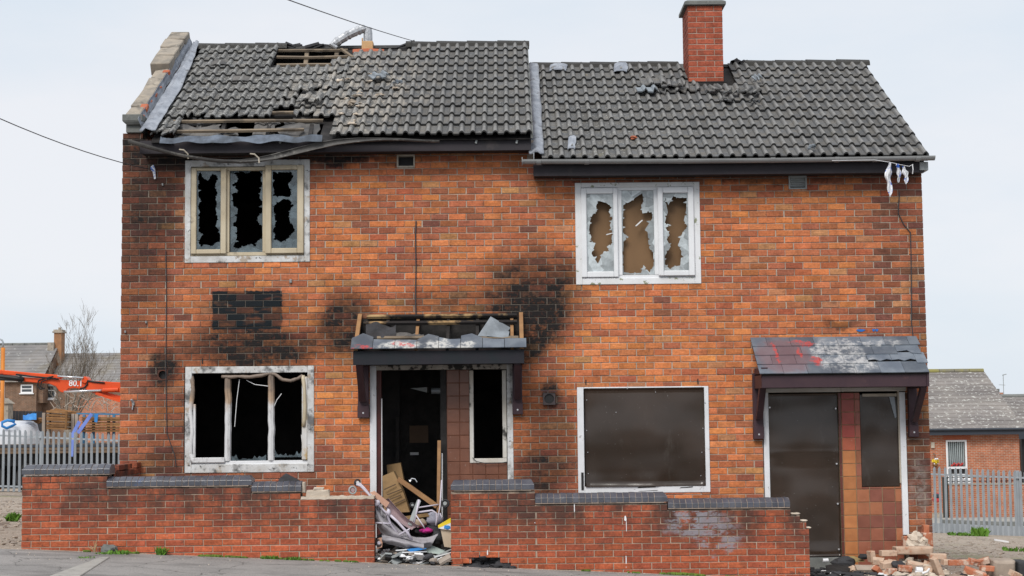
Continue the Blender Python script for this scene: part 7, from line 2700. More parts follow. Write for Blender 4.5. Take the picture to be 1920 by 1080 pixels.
# loose pieces lying on the roofs
def roof_bits():
    rnd = random.Random(71)
    for (px, py, r_) in ((655, 148, .05), (667, 172, .07), (676, 181, .06), (652, 183, .05), (667, 190, .06), (664, 200, .05), (662, 214, .06), (664, 224, .05), (660, 232, .05), (715, 176, .05), (702, 141, .05), (690, 150, .06), (638, 152, .08), (650, 196, .05), (688, 212, .035), (742, 165, .05), (640, 216, .05)):
        x, s_ = RL.at(px, py, 0.06)
        m = MB()
        m.lump(RL.w(x + rnd.uniform(-.05, .05), s_ + rnd.uniform(-.06, .06), 0.06), r_ * rnd.uniform(.5, 1.25), px, 7, 5, (rnd.uniform(.8, 1.6), rnd.uniform(.7, 1.3), .45), .5)
        tagp(obj('mortar_lump', m, M['limemortar']), 'pale crumbled mortar lump lying on the broken tiles below the clay flue', 'mortar', 'mortar lumps on the burnt roof')
    for (a, b, y0, y1) in ((650, 676, 138, 262),):
        pass
    def tile_bit(px, py, rz, label, rs=RL, sc=1.0, mat=None, tilt=0.0):
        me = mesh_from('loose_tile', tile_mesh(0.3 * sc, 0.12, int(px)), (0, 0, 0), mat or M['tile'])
        x, s_ = rs.at(px, py, 0.07)
        o = inst('loose_tile', me, None, rs.w(x, s_, 0.075), rs.mat() @ Matrix.Rotation(rz, 3, 'Z') @ Matrix.Rotation(tilt, 3, 'X'))
        o.scale = (sc, 1, 1)
        tagp(o, label, 'roof tile', 'loose roof tiles')
    tile_bit(1204, 166, .05, 'loose pair-wide roof tile left of the chimney, lifted off its row', RR, 1.25, tilt=.06)
    tile_bit(1240, 169, -.06, 'loose roof tile nearest the left of the chimney', RR, 1.05, tilt=.06)
    tile_bit(1196, 178, .04, 'pale slipped tile below the lifted tiles left of the chimney', RR, 1.0, M['slate_plain'])
    tile_bit(1332, 178, .3, 'crumpled tile directly below the chimney foot', RR, .8, None, .1)
    tile_bit(1355, 180, -.3, 'grey tile with a ragged edge below the chimney right corner', RR, .7, None, .12)
    tile_bit(1385, 178, -.55, 'long slipped tile slanting down right of the chimney', RR, .8, None, .12)
    tile_bit(1352, 196, .1, 'small ribbed tile piece lowest under the chimney', RR, .7)
    tile_bit(1402, 196, -.5, 'narrow tile splinter at the end of the slanting tiles', RR, .45)
    tile_bit(1414, 156, .3, 'pale tile piece stuck upright on the roof right of the chimney', RR, .45, M['slate_plain'], .5)
    tile_bit(1522, 284, .5, 'little pale tile chip low on the roof above the gutter', RR, .35, M['slate_plain'])
    tile_bit(548, 178, .12, 'dislodged tile at the top of the slumped strip on the burnt roof', RL, 1.0, None, .05)
    tile_bit(555, 196, -.1, 'dislodged tile in the middle of the slumped strip on the burnt roof', RL, 1.1, None, .08)
    tile_bit(700, 154, .4, 'dark slate-like tile strip lying across the rows near the flue', RL, .9, M['slate_plain'], .05)
    tile_bit(735, 160, -.3, 'small blue-grey tile chip right of the flue debris', RL, .4, M['slate_plain'])
    m = MB()
    x, s_ = RR.at(1188, 258, .06)
    m.lump(RR.w(x, s_, .06), .045, 4, 7, 5, (1.3, 1, .6))
    tagp(obj('brick_chip', m, M['terracotta']), 'orange brick chip lying alone on the grey roof tiles', 'brick chip')
roof_bits()

# barrier tape hanging from the gutter
def tapes():
    root = thing('barrier_tape', 'blue and white barrier tape hanging in three tails from the right end of the gutter', 'barrier tape', P(1680, 310, -.46))
    for pts, w_ in (([(1669, 305), (1667, 318), (1664, 332), (1668, 345), (1669, 360), (1668.5, 369)], 10), ([(1682, 307), (1685, 318), (1686, 330), (1684, 342)], 7), ([(1694, 312), (1697, 322), (1700, 333), (1698, 345)], 9)):
        m = MB()
        n = len(pts) - 1
        def fn(u, v):
            t = v * n
            i = min(int(t), n - 1)
            f = t - i
            px = pts[i][0] * (1 - f) + pts[i + 1][0] * f
            py = pts[i][1] * (1 - f) + pts[i + 1][1] * f
            ww = w_ * (1 - .8 * v ** 4) * (.55 + .5 * math.sin(min(1, v * 3) * 1.57)) * (1 + .3 * math.sin(v * 14 + w_))
            return P(px + (u - .5) * ww, py + 2 * (u - .5) * math.sin(v * 9), -.47 + .03 * math.sin(u * 6 + v * 5))
        m.sheet(6, 16, fn, (0, .002, 0))
        obj('tape_tail', m, M['tape'], root)
    m = MB()
    m.tube([P(1560, 301, -.455), P(1640, 300, -.46), P(1668, 304, -.47), P(1685, 308, -.47), P(1705, 312, -.42), P(1712, 308, -.40)], .0035, 5)
    obj('tape_cord', m, M['white'], root)
    m = MB()
    m.tube([P(1711, 309, -.42), P(1712, 318, -.43), P(1711, 326, -.42)], .006, 5)
    obj('tape_cord', m, M['white'], root)
    m = MB()
    m.prism([P(283, 311, -.03), P(288, 309, -.03), P(291, 318, -.03), P(292, 335, -.03), P(289, 336, -.03), P(286, 322, -.03), P(282, 318, -.03)], (0, .006, 0))
    tagp(obj('tape_scrap', m, M['tape']), 'small torn scrap of tape caught on the bricks left of the burnt upper window', 'tape')
tapes()

# overhead wires
for lb, a, b, sag in (('thin overhead wire running down to the left corner of the burnt house', P(-260, 95, -8), P(284, 318, -.02), .12), ('thin overhead wire passing above the flue to the roof ridge', P(300, -90, -10), P(772, 76, YR), .03)):
    m = MB()
    m.tube([a.lerp(b, t / 12) + Vector((0, 0, -sag * 4 * (t / 12) * (1 - t / 12))) for t in range(13)], .0055, 6)
    tagp(obj('overhead_wire', m, M['wire']), lb, 'wire', 'overhead wires')

# ------------------------------------------------------------------ palisade fences
def palisade(label, Y, pxs, top, rail1, rail2, base, post_px, plinth=None):
    """top/rail/base: (px0, py0, px1, py1) lines in the photograph"""
    ln = lambda l, px: l[1] + (l[3] - l[1]) * (px - l[0]) / (l[2] - l[0])
    c = P((pxs[0] + pxs[-1]) / 2, 900, Y)
    root = thing('palisade_fence', label, 'fence', (c.x, Y, gz(c.x, Y)))
    h = Z(ln(top, pxs[0]), Y, pxs[0]) - Z(ln(base, pxs[0]), Y, pxs[0])
    m = MB()
    w_ = .034
    prof = [(-w_, 0), (-w_ * .5, -.02), (0, -.004), (w_ * .5, -.02), (w_, 0)]
    n = len(prof)
    vs = [(a, b, 0) for a, b in prof] + [(a, b, h - (.05 if abs(a) == w_ else .015 if a else 0.0)) for a, b in prof]
    vs += [(a, b + .004, 0) for a, b in prof] + [(a, b + .004, h - (.05 if abs(a) == w_ else .015 if a else 0.0)) for a, b in prof]
    fs = [(i, i + 1, n + i + 1, n + i) for i in range(n - 1)] + [(2 * n + i + 1, 2 * n + i, 3 * n + i, 3 * n + i + 1) for i in range(n - 1)]
    fs += [(n + i, n + i + 1, 3 * n + i + 1, 3 * n + i) for i in range(n - 1)] + [(0, n, 3 * n, 2 * n), (n - 1, 3 * n - 1, 4 * n - 1, 2 * n - 1)]
    m.add(vs, fs)
    me = mesh_from('pale', m, (0, 0, 0), M['galv'])
    rnd = random.Random(int(pxs[0]))
    for px in pxs:
        b = P(px, ln(base, px), Y)
        inst('pale', me, root, (b.x, Y, b.z), Matrix.Rotation(rnd.uniform(-.006, .006), 3, 'Y'))
    for rl in (rail1, rail2):
        if rl is None:
            continue
        m = MB()
        a, b = P(pxs[0] - 5, ln(rl, pxs[0] - 5), Y + .03), P(pxs[-1] + 5, ln(rl, pxs[-1] + 5), Y + .03)
        m.bar(a, b, .05, .045)
        obj('rail', m, M['galv'], root)
    for px in post_px:
        a, b = P(px, ln(top, px) + 2, Y + .09), P(px, ln(base, px) + 4, Y + .09)
        m = MB()
        m.box(a.x - .045, a.x + .045, Y + .056, Y + .15, b.z - .3, a.z)
        obj('post', m, M['galv'], root)
    if plinth:
        m = MB()
        a, b = P(pxs[0] - 8, ln(plinth[0], pxs[0] - 8), Y), P(pxs[-1] + 8, ln(plinth[0], pxs[-1] + 8), Y)
        c_, d = P(pxs[0] - 8, ln(plinth[1], pxs[0] - 8), Y), P(pxs[-1] + 8, ln(plinth[1], pxs[-1] + 8), Y)
        m.prism([(c_.x, Y + .01, c_.z - .15), (d.x, Y + .01, d.z - .15), (b.x, Y + .01, b.z), (a.x, Y + .01, a.z)], (0, .04, 0))
        obj('plinth_board', m, M['galv'], root)
palisade('galvanised palisade fence at the left of the burnt house, before the lorry', 21.5, [5.2 + 10.37 * i for i in range(-5, 24)], (0, 804, 215, 813), (0, 816.5, 215, 826), (0, 911.5, 215, 917), (0, 921, 215, 930), (-48, 78, 232))
palisade('galvanised palisade fence at the right, before the bungalow', 21.0, [1755.2 + 10.1 * i for i in range(-3, 24)], (1755, 874.5, 1920, 881), (1755, 889.5, 1920, 896), None, (1755, 998, 1920, 1006), (1740, 1907), ((1755, 981, 1920, 988), (1755, 999, 1920, 1007)))

# ------------------------------------------------------------------ left background
def left_background():
    # flatbed lorry
    Yl = 26.0
    c = P(100, 900, Yl)
    x0, x1 = P(-160, 850, Yl).x, P(330, 850, Yl).x
    root = thing('flatbed_lorry', 'flatbed lorry with an old plank deck standing behind the left palisade fence', 'lorry', (c.x, Yl + 1, gz(c.x, Yl)))
    zt, zm = Z(833, Yl, 100), Z(858, Yl, 100)
    m = MB()
    m.box(x0, x1, Yl, Yl + 2.3, zm + .12, zt)
    obj('deck', m, M['deck'], root)
    for k in range(3):
        m = MB()
        zz = zm + .12 + (zt - zm - .12) * k / 3
        m.box(x0, x1, Yl - .03, Yl - .002, zz + .01, zz + (zt - zm - .12) / 3 - .01)
        obj('side_board', m, M['deck'] if k < 2 else M['bgblue'], root)
    m = MB()
    m.box(x0 + .3, x1 - .3, Yl + .4, Yl + 1.9, zm - .25, zm + .119)
    obj('chassis', m, M['black'], root)
    m = MB()
    m.box(x0 + .1, x1 - .1, Yl + 1.6, Yl + 2.2, gz(c.x, Yl) + .1, zm - .26)  # black block standing in for the darkness under the deck
    obj('under_deck_dark', m, M['black'], root)
    for px in (-110, -20, 60, 150, 260):
        a = P(px, 900, Yl + .3)
        zr = .45
        g = gz(a.x, Yl + .3)
        m = MB()
        m.tube([(a.x, Yl + .15, g + zr), (a.x, Yl + .5, g + zr)], zr, 20)
        wh = obj('wheel', m, M['black'], root)
        m = MB()
        m.tube([(a.x, Yl + .135, g + zr), (a.x, Yl + .149, g + zr)], zr * .55, 14)
        obj('rim', m, M['bgblue'], wh)
    # white bulk bag with blue print, blue plastic
    z0 = zt + .006
    p = P(28, 800, Yl + .9)
    rb = thing('bulk_bag', 'slumped white bulk bag with a blue swirl printed on it, on the lorry deck', 'bulk bag', (p.x, Yl + .9, z0))
    m = MB()
    vs = []
    n, k = 20, 10
    hgt = Z(789, Yl + .5, 30) - z0
    wd = (P(76, 800, Yl + .9).x - P(-30, 800, Yl + .9).x) / 2
    for j in range(k + 1):
        for i in range(n):
            th, ph = math.pi / 2 * j / k, 2 * math.pi * i / n
            d = Vector((math.cos(th) ** .6 * math.cos(ph), math.cos(th) ** .6 * math.sin(ph), math.sin(th)))
            q = 1 + .14 * mnoise.noise(d * 2.2)
            vs.append((p.x + d.x * wd * q, Yl + .9 + d.y * .7 * q, z0 + d.z * hgt * q))
    m.add(vs, [(j * n + i, j * n + (i + 1) % n, (j + 1) * n + (i + 1) % n, (j + 1) * n + i) for j in range(k) for i in range(n)])
    obj('sack', m, M['bluewhite'], rb, smooth=True)
    m = MB()
    m.tube([P(a, b, Yl + .17 + .002 * i) for i, (a, b) in enumerate(((28, 790), (14, 788), (4, 792), (4, 799), (13, 803), (22, 799), (29, 795), (24, 792)))], .045, 8, sq=.3)
    obj('blue_print', m, M['bluetarp'], rb, smooth=True)
    m = MB()
    def fn(u, v):
        q = P(43 + 24 * u, 787 - 9 * v - 4 * u * v, Yl + .5 + .3 * v)
        return q + Vector((0, .1 * math.sin(u * 7), .04 * mnoise.noise(Vector((u * 4, v * 4, 1)))))
    m.sheet(8, 5, fn, (0, .01, 0))
    tagp(obj('plastic_sheet', m, M['bluetarp'], smooth=True), 'crumpled bright blue plastic sheet on top of the white bulk bag', 'plastic sheet')
    m = MB()
    for k in range(5):
        m.lump(P(66 + k * 3.2, 786 + (k % 3) * 3, Yl + .9), .07, k, 6, 4, (1.6, 1, .7))
    tagp(obj('timber_offcuts', m, M['rustwood'], kind='stuff'), None, None)
    # stillage of brown boards with pale posts and blue frame
    st = thing('timber_stillage', 'stack of brown timber bearers held between pale posts on the lorry', 'stillage', (P(110, 800, Yl + .6).x, Yl + .6, z0))
    rnd = random.Random(5)
    for px in (82.5, 92, 137, 144):
        a = P(px, 773, Yl + .3)
        m = MB()
        m.box(a.x - .045, a.x + .045, Yl + .26, Yl + .36, z0, Z(774 if px < 100 else 776, Yl + .3, px))
        obj('post', m, M['palewood'], st)
    for i in range(7):
        y = 772 + i * 5.1
        m = MB()
        m.bar(P(95, y + rnd.uniform(-1, 1) - (i == 0) * 1, Yl + .5), P(136, y + rnd.uniform(-1, 1) + 1.5, Yl + .5), .9, .055)
        obj('bearer', m, M['rustwood'], st)
    m = MB()
    m.bar(P(97, 769, Yl + .5), P(146, 777, Yl + .5), .3, .05)
    m.bar(P(104, 767, Yl + .6), P(150, 774, Yl + .6), .2, .04)
    obj('loose_bearer', m, M['rustwood'], st)
    m = MB()
    m.bar(P(125, 771, Yl + .03), P(123, 806, Yl + .03), .06, .02, (0, 1, 0))
    obj('binding_strap', m, M['rustwood'], st)
    s2 = thing('blue_stillage', 'blue steel stillage of brown timber bearers nearest the burnt house corner', 'stillage', (P(185, 800, Yl + .6).x, Yl + .6, z0))
    m = MB()
    m.bar(P(144, 775.5, Yl + .3), P(235, 777, Yl + .3), .05, .05)
    obj('top_rail', m, M['bluesteel'], s2)
    for px in (158, 176, 204, 214):
        a = P(px, 773, Yl + .3)
        m = MB()
        m.box(a.x - .035, a.x + .035, Yl + .24, Yl + .34, z0, Z(778, Yl + .3, px))
        obj('post', m, M['palewood'] if px == 204 else M['bluesteel'], s2)
    for i in range(6):
        y = 783 + i * 4.9
        m = MB()
        m.bar(P(160, y + rnd.uniform(-1, 1), Yl + .5), P(232, y + 1 + rnd.uniform(-1, 1), Yl + .5), .8, .05)
        obj('bearer', m, M['rustwood'], s2)
    m = MB()
    m.prism([P(177, 776, Yl - .05), P(184, 776, Yl - .05), P(182, 792, Yl - .05), P(177, 791, Yl - .05)], (0, .05, 0))
    obj('blue_pad', m, M['bluetarp'], s2)
    for a, b in (((172, 776), (146, 812)), ((149, 790), (136, 815))):
        m = MB()
        m.bar(P(a[0], a[1], Yl - .1), P(b[0], b[1], Yl - .12), .10, .02, (0, 1, 0))
        o = obj('lashing_strap', m, M['bluestrap'])
        tagp(o, 'pale blue strap slanting down from the blue stillage rail' if a[0] > 160 else 'shorter pale blue strap left of the long slanting one', 'strap')
    m = MB()
    m.bar(P(136, 813, Yl - .12), P(134, 856, Yl - .13), .10, .02, (0, 1, 0))
    tagp(obj('lashing_strap', m, M['bluestrap']), 'blue strap hanging straight down over the side of the lorry deck', 'strap')
    # crane boom
    Yb = 31.0
    base_x = P(330, 800, Yb).x
    cr_ = thing('loader_crane', 'orange-red folding crane arm marked 80.1, stretched over the yard behind the left fence', 'crane', (base_x, Yb, gz(base_x, Yb)))
    def slab(name, pts, mat, d0=0.0, d=.3, bev=.02):
        m = MB()
        m.prism([P(a, b, Yb + d0) for a, b in pts], (0, d, 0))
        return obj(name, m, M[mat], cr_, bevel=bev)
    slab('upper_boom', [(-60, 688), (0, 693.5), (60, 699), (104, 702.5), (116, 706), (112, 711), (60, 706.5), (0, 702), (-60, 697)], 'orange', .02, .25)
    slab('main_boom', [(-60, 697.5), (44, 707), (108, 711.5), (150, 714), (161, 719), (160, 728), (152, 730), (140, 727.5), (128, 729), (122, 735), (117, 736.5), (111, 734), (105, 725), (92, 719.5), (70, 718), (40, 715.5), (-60, 708)], 'orange', .0, .3)
    slab('fore_boom', [(158, 724), (166, 713.5), (217, 716.5), (330, 722), (330, 742), (217, 735.5), (162, 731.5)], 'orange', -.04, .38)
    slab('pivot_block', [(154, 709), (158, 705.5), (162, 707), (166, 713), (160, 720), (152, 716)], 'orange', -.06, .42)
    m = MB()
    m.bar(P(174, 733, Yb + .1), P(330, 770, Yb + .1), .12, .12)
    obj('lower_link', m, M['orange'], cr_)
    m = MB()
    m.bar(P(180, 737, Yb), P(330, 786, Yb), .1, .09)
    obj('lower_link', m, M['orange'], cr_)
    m = MB()
    m.tube([P(108, 705.5, Yb - .08), P(156, 708.5, Yb - .08)], .03, 8)
    obj('ram_rod', m, M['chrome'], cr_, smooth=True)
    m = MB()
    m.tube([P(120, 734.5, Yb - .06), P(192, 732, Yb - .06)], .04, 8)
    obj('ram_rod', m, M['chrome'], cr_, smooth=True)
    m = MB()
    m.tube([P(192, 732, Yb - .06), P(222, 731, Yb - .06)], .075, 10)
    obj('ram_cylinder', m, M['orange'], cr_)
    for pts, r_ in (([(-60, 700), (0, 706), (30, 709), (44, 712)], .075), ([(-60, 704), (0, 711), (34, 712)], .05), ([(36, 703), (44, 710), (40, 717), (34, 714)], .03), ([(100, 706), (84, 709), (72, 714), (70, 723), (76, 730), (84, 728)], .025), ([(104, 709), (90, 711), (78, 716), (76, 724), (80, 728)], .022), ([(150, 729), (158, 727), (164, 720), (164, 714), (176, 716), (196, 718)], .03), ([(30, 702), (60, 706), (110, 711)], .03)):
        m = MB()
        m.tube([P(a, b, Yb - .06) for a, b in pts], r_, 7)
        obj('hose', m, M['black'], cr_, smooth=True)
    m = MB()
    m.box(base_x - .2, base_x + .2, Yb - .2, Yb + .5, gz(base_x, Yb), Z(722, Yb, 330))
    obj('mast', m, M['orange'], cr_)
    fc = bpy.data.curves.new('number_marking', 'FONT')
    fc.body = '80.1'
    fc.size = (P(155, 720, Yb).x - P(128.5, 720, Yb).x) / 1.72
    fc.extrude = .004
    fc.offset = .004
    fc.materials.append(M['white'])
    t_ = bpy.data.objects.new('number_text', fc)
    me = bpy.data.meshes.new_from_object(t_)
    bpy.data.objects.remove(t_)
    o = bpy.data.objects.new('number_marking', me)
    a = P(128.7, 723.4, Yb - .012)
    put(o, cr_, a)
    o.rotation_euler = (rad(90), rad(2.5), 0)
    # orange post with a hooked top
    Yp = 38.0
    q = P(5, 700, Yp)
    lp = thing('lamp_post', 'orange post with a grey hooked top at the left edge, before the old house', 'post', (q.x, Yp, gz(q.x, Yp)))
    m = MB()
    m.tube([(q.x, Yp, gz(q.x, Yp)), (q.x, Yp, Z(652, Yp, 5))], .075, 10)
    obj('pole', m, M['orangepost'], lp, smooth=True)
    m = MB()
    m.tube([P(5, 652, Yp), P(6, 643, Yp), P(4, 638, Yp), P(0, 636, Yp), P(-7, 638, Yp), P(-12, 642, Yp)], .035, 8)
    obj('hook', m, M['galv'], lp, smooth=True)
    # dark fence and a pale block
    m = MB()
    Yd = 60.0
    dfz = thing('board_fence', 'dark stained board fence below the old brown house', 'fence', (P(40, 780, Yd).x, Yd, gz(-15, Yd)))
    for k in range(14):
        px = -10 + k * 6.4
        x0, x1 = P(px, 780, Yd).x + .008, P(px + 6.4, 780, Yd).x - .008
        m = MB()
        m.box(x0, x1, Yd, Yd + .03, gz(-15, Yd), Z(770 + .02 * px, Yd, px))
        obj('fence_board', m, M['darkfence'], dfz)
    Yq = 58.0
    m = MB()
    x0, x1, z0, z1 = rect(-30, 757, 15, 770, Yq)
    m.box(x0, x1, Yq, Yq + .8, gz(-15, Yq), z1)
    m.prism([(x0 - .1, Yq - .1, z1 + .002), (x1 + .08, Yq - .1, z1 + .002), (x1 - .3, Yq - .1, z1 + .28), (x0 - .1, Yq - .1, z1 + .28)], (0, 1, 0))
    tagp(obj('stone_pier', m, M['stonecap']), 'squat pale stone pier with a sloping cap at the left edge', 'stone pier')
    # brown house
    Yh = 90.0
    xw0, xwc, xw1 = P(-330, 740, Yh).x, P(68, 740, Yh).x, P(300, 740, Yh + 1.5).x
    g = gz(-15, 60) - .3
    hs = thing('old_house', 'old brown brick house with a lichened slate roof far behind the crane arm', 'house', (P(60, 740, Yh).x, Yh, g))
    ze = Z(716, Yh, 50)
    m = MB()
    m.box(xw0, xwc, Yh, Yh + 8, g, ze)
    m.box(xwc + .002, xw1, Yh + 1.5, Yh + 8, g, ze - .3)
    wl = obj('wall', m, M['brick_old'], hs)
    def rf(xa, xb, ya, yr, ztop, zea, name):
        m = MB()
        n = 12
        for k in range(n):
            t0, t1 = k / n, (k + 1) / n + .015
            a = Vector((0, ya - .3 + (yr - ya + .3) * t0, zea + (ztop - zea) * t0 + .05))
            b = Vector((0, ya - .3 + (yr - ya + .3) * t1, zea + (ztop - zea) * t1))
            m.prism([(xa, a.y, a.z), (xb, a.y, a.z), (xb, b.y, b.z), (xa, b.y, b.z)], (0, .0, -.06))
        m.prism([(xa, yr + .02, ztop - .02), (xb, yr + .02, ztop - .02), (xb, yr + 4.2, zea), (xa, yr + 4.2, zea)], (0, 0, -.06))
        return obj(name, m, M['roof_bg_l'], hs)
    zr1 = Z(646, Yh + 4, 50)
    m = MB()
    m.prism([(xwc - .3, Yh + .1, ze - .02), (xwc - .3, Yh + 7.9, ze - .02), (xwc - .3, Yh + 4, zr1 - .1)], (.29, 0, 0))
    xk = P(103, 650, Yh + 3).x
    m.prism([(xk - .2, Yh + .2, ze - .35), (xk - .2, Yh + 7.9, ze - .35), (xk - .2, Yh + 4, zr1 - .12)], (.19, 0, 0))
    m.box(xwc - .01, xk, Yh + .3, Yh + 1.48, ze - 1.5, ze - .03)
    obj('gable', m, M['brick_old'], hs)
    zr2 = Z(663, Yh + 5, 160)
    r1 = rf(xw0, P(104, 650, Yh + 3).x, Yh, Yh + 4, zr1, ze, 'roof')
    rf(P(104.4, 650, Yh + 3).x, xw1, Yh + 1.5, Yh + 5, zr2, ze - .3, 'roof')
    m = MB()
    for k in range(18):
        x = xw0 + (P(104, 650, Yh + 3).x - xw0) * k / 18
        m.tube([(x, Yh + 4, zr1), (x + .9, Yh + 4, zr1)], .13, 6)
    obj('ridge', m, M['concrete'], r1)
    # chimney
    x0, x1, z0, z1 = rect(101, 624, 115, 672, Yh + 3.5)
    m = MB()
    m.box(x0, x1, Yh + 3.5, Yh + 4.4, z0 - 1.5, z1)
    chn = obj('chimney', m, simple('ochre_brick_stack', (.33, .17, .085), (.25, .13, .07), 2, .9), r1)
    m = MB()
    m.box(x0 - .1, x1 + .1, Yh + 3.4, Yh + 4.5, z1 + .002, z1 + .12)
    m.box(x0 - .03, x1 + .03, Yh + 3.45, Yh + 4.45, z1 + .122, z1 + .24)
    m.box((x0 + x1) / 2 - .08, (x0 + x1) / 2 + .08, Yh + 3.9, Yh + 4.1, z1 + .242, z1 + .42)
    obj('chimney_head', m, M['stonecap'], chn)
    x0, x1, z0, z1 = rect(89, 642, 100.5, 654, Yh + 3.2)
    m = MB()
    m.box(x0, x1, Yh + 3.2, Yh + 3.9, z0 - 1, z1)
    obj('stone_coping', m, M['stonecap'], r1)
    for q, yy in (((39, 721, 62, 737), Yh), ((84, 716, 105, 748), Yh + 1.5), ((-12, 715, 9, 750), Yh)):
        x0, x1, z0, z1 = rect(*q, yy)
        m = MB()
        ring(m, (x0, x1, z0, z1), .09, yy - .05, yy + .05)
        m.box(x0 + .09, x1 - .09, yy - .03, yy + .03, (z0 + z1) / 2 - .03, (z0 + z1) / 2 + .03)
        m.box(x0 - .08, x1 + .08, yy - .12, yy - .052, z0 - .08, z0)
        f = obj('window', m, M['white'], hs)
        m = MB()
        m.box(x0 + .091, x1 - .091, yy - .01, yy - .003, z0 + .091, z1 - .091)
        obj('pane', m, M['winglass'], f)
    # red brick wall further right
    m = MB()
    Yr_ = 72.0
    x0, x1, z0, z1 = rect(146, 745, 320, 800, Yr_)
    m.box(x0, x1, Yr_, Yr_ + .3, gz(-15, 60) - .2, z1)
    tagp(obj('boundary_wall', m, M['brick_bg']), 'red brick boundary wall behind the bare tree', 'wall')
    # bare tree
    Yt = 55.0
    b = P(128, 800, Yt)
    g = gz(-15, Yt)
    rt = thing('bare_tree', 'bare leafless many-stemmed tree between the crane arm and the old house', 'tree', (b.x, Yt, g))
    rnd = random.Random(19)
    k = 75 / F
    trunk, twigs = MB(), MB()
    def grow(mb, p, d, l, r_, depth):
        n = 4
        pts = [p]
        rs = [r_]
        q = Vector(p)
        dd = Vector(d)
        for i in range(n):
            dd = (dd + Vector((rnd.uniform(-.16, .16), rnd.uniform(-.16, .16), .05))).normalized()
            q = q + dd * l / n
            pts.append(q.copy())
            rs.append(r_ * (1 - .55 * (i + 1) / n))
        mb.tube(pts, rs, 5 if depth < 2 else 4, caps=False)
        if depth >= 4:
            return
        for c in range(rnd.choice([3, 4]) if depth > 0 else 4):
            i = rnd.randint(1 if depth else 2, n)
            side = Vector((rnd.uniform(-1, 1), rnd.uniform(-1, 1), rnd.uniform(-.05, .7)))
            nd = (dd * .9 + side * .62).normalized()
            grow(twigs, pts[i], nd, l * rnd.uniform(.42, .72), max(.006, rs[i] * .62), depth + 1)
    stems = [((118, 790), (85, 665), .045), ((122, 792), (125, 610), .055), ((128, 792), (150, 595), .06), ((134, 790), (170, 640), .05), ((138, 792), (205, 690), .05), ((126, 792), (100, 690), .05), ((140, 790), (190, 730), .05), ((132, 790), (185, 655), .045), ((120, 790), (95, 735), .04)]
    for (a, e, r_) in stems:
        p0 = P(a[0], a[1], Yt)
        p0.z = g if False else p0.z
        p1 = P(e[0], e[1], Yt + rnd.uniform(-.8, .8))
        d = p1 - p0
        grow(trunk, p0, (d + Vector((0, rnd.uniform(-.3, .3), 0))).normalized(), d.length * .58, r_, 0)
    trunk.tube([(b.x, Yt, g), (b.x + .05, Yt, b.z - .6), (b.x, Yt, b.z + .3)], [.28, .24, .2], 8)
    obj('trunk', trunk, M['bark'], rt, smooth=True)
    obj('crown', twigs, M['bark'], rt)
    # pale clipped ends low in the tree
    m = MB()
    for i in range(46):
        a = P(rnd.uniform(95, 215), rnd.uniform(742, 775), Yt + rnd.uniform(-1, 1))
        e = a + Vector((rnd.uniform(-.5, .5), rnd.uniform(-.3, .3), rnd.uniform(-.05, .5)))
        mid = a.lerp(e, .5) + Vector((0, 0, rnd.uniform(-.05, .15)))
        m.tube([a, mid, e], [.028, .022, .012], 4, caps=False)
    obj('low_branches', m, M['palewood'], rt, kind='stuff')
left_background()

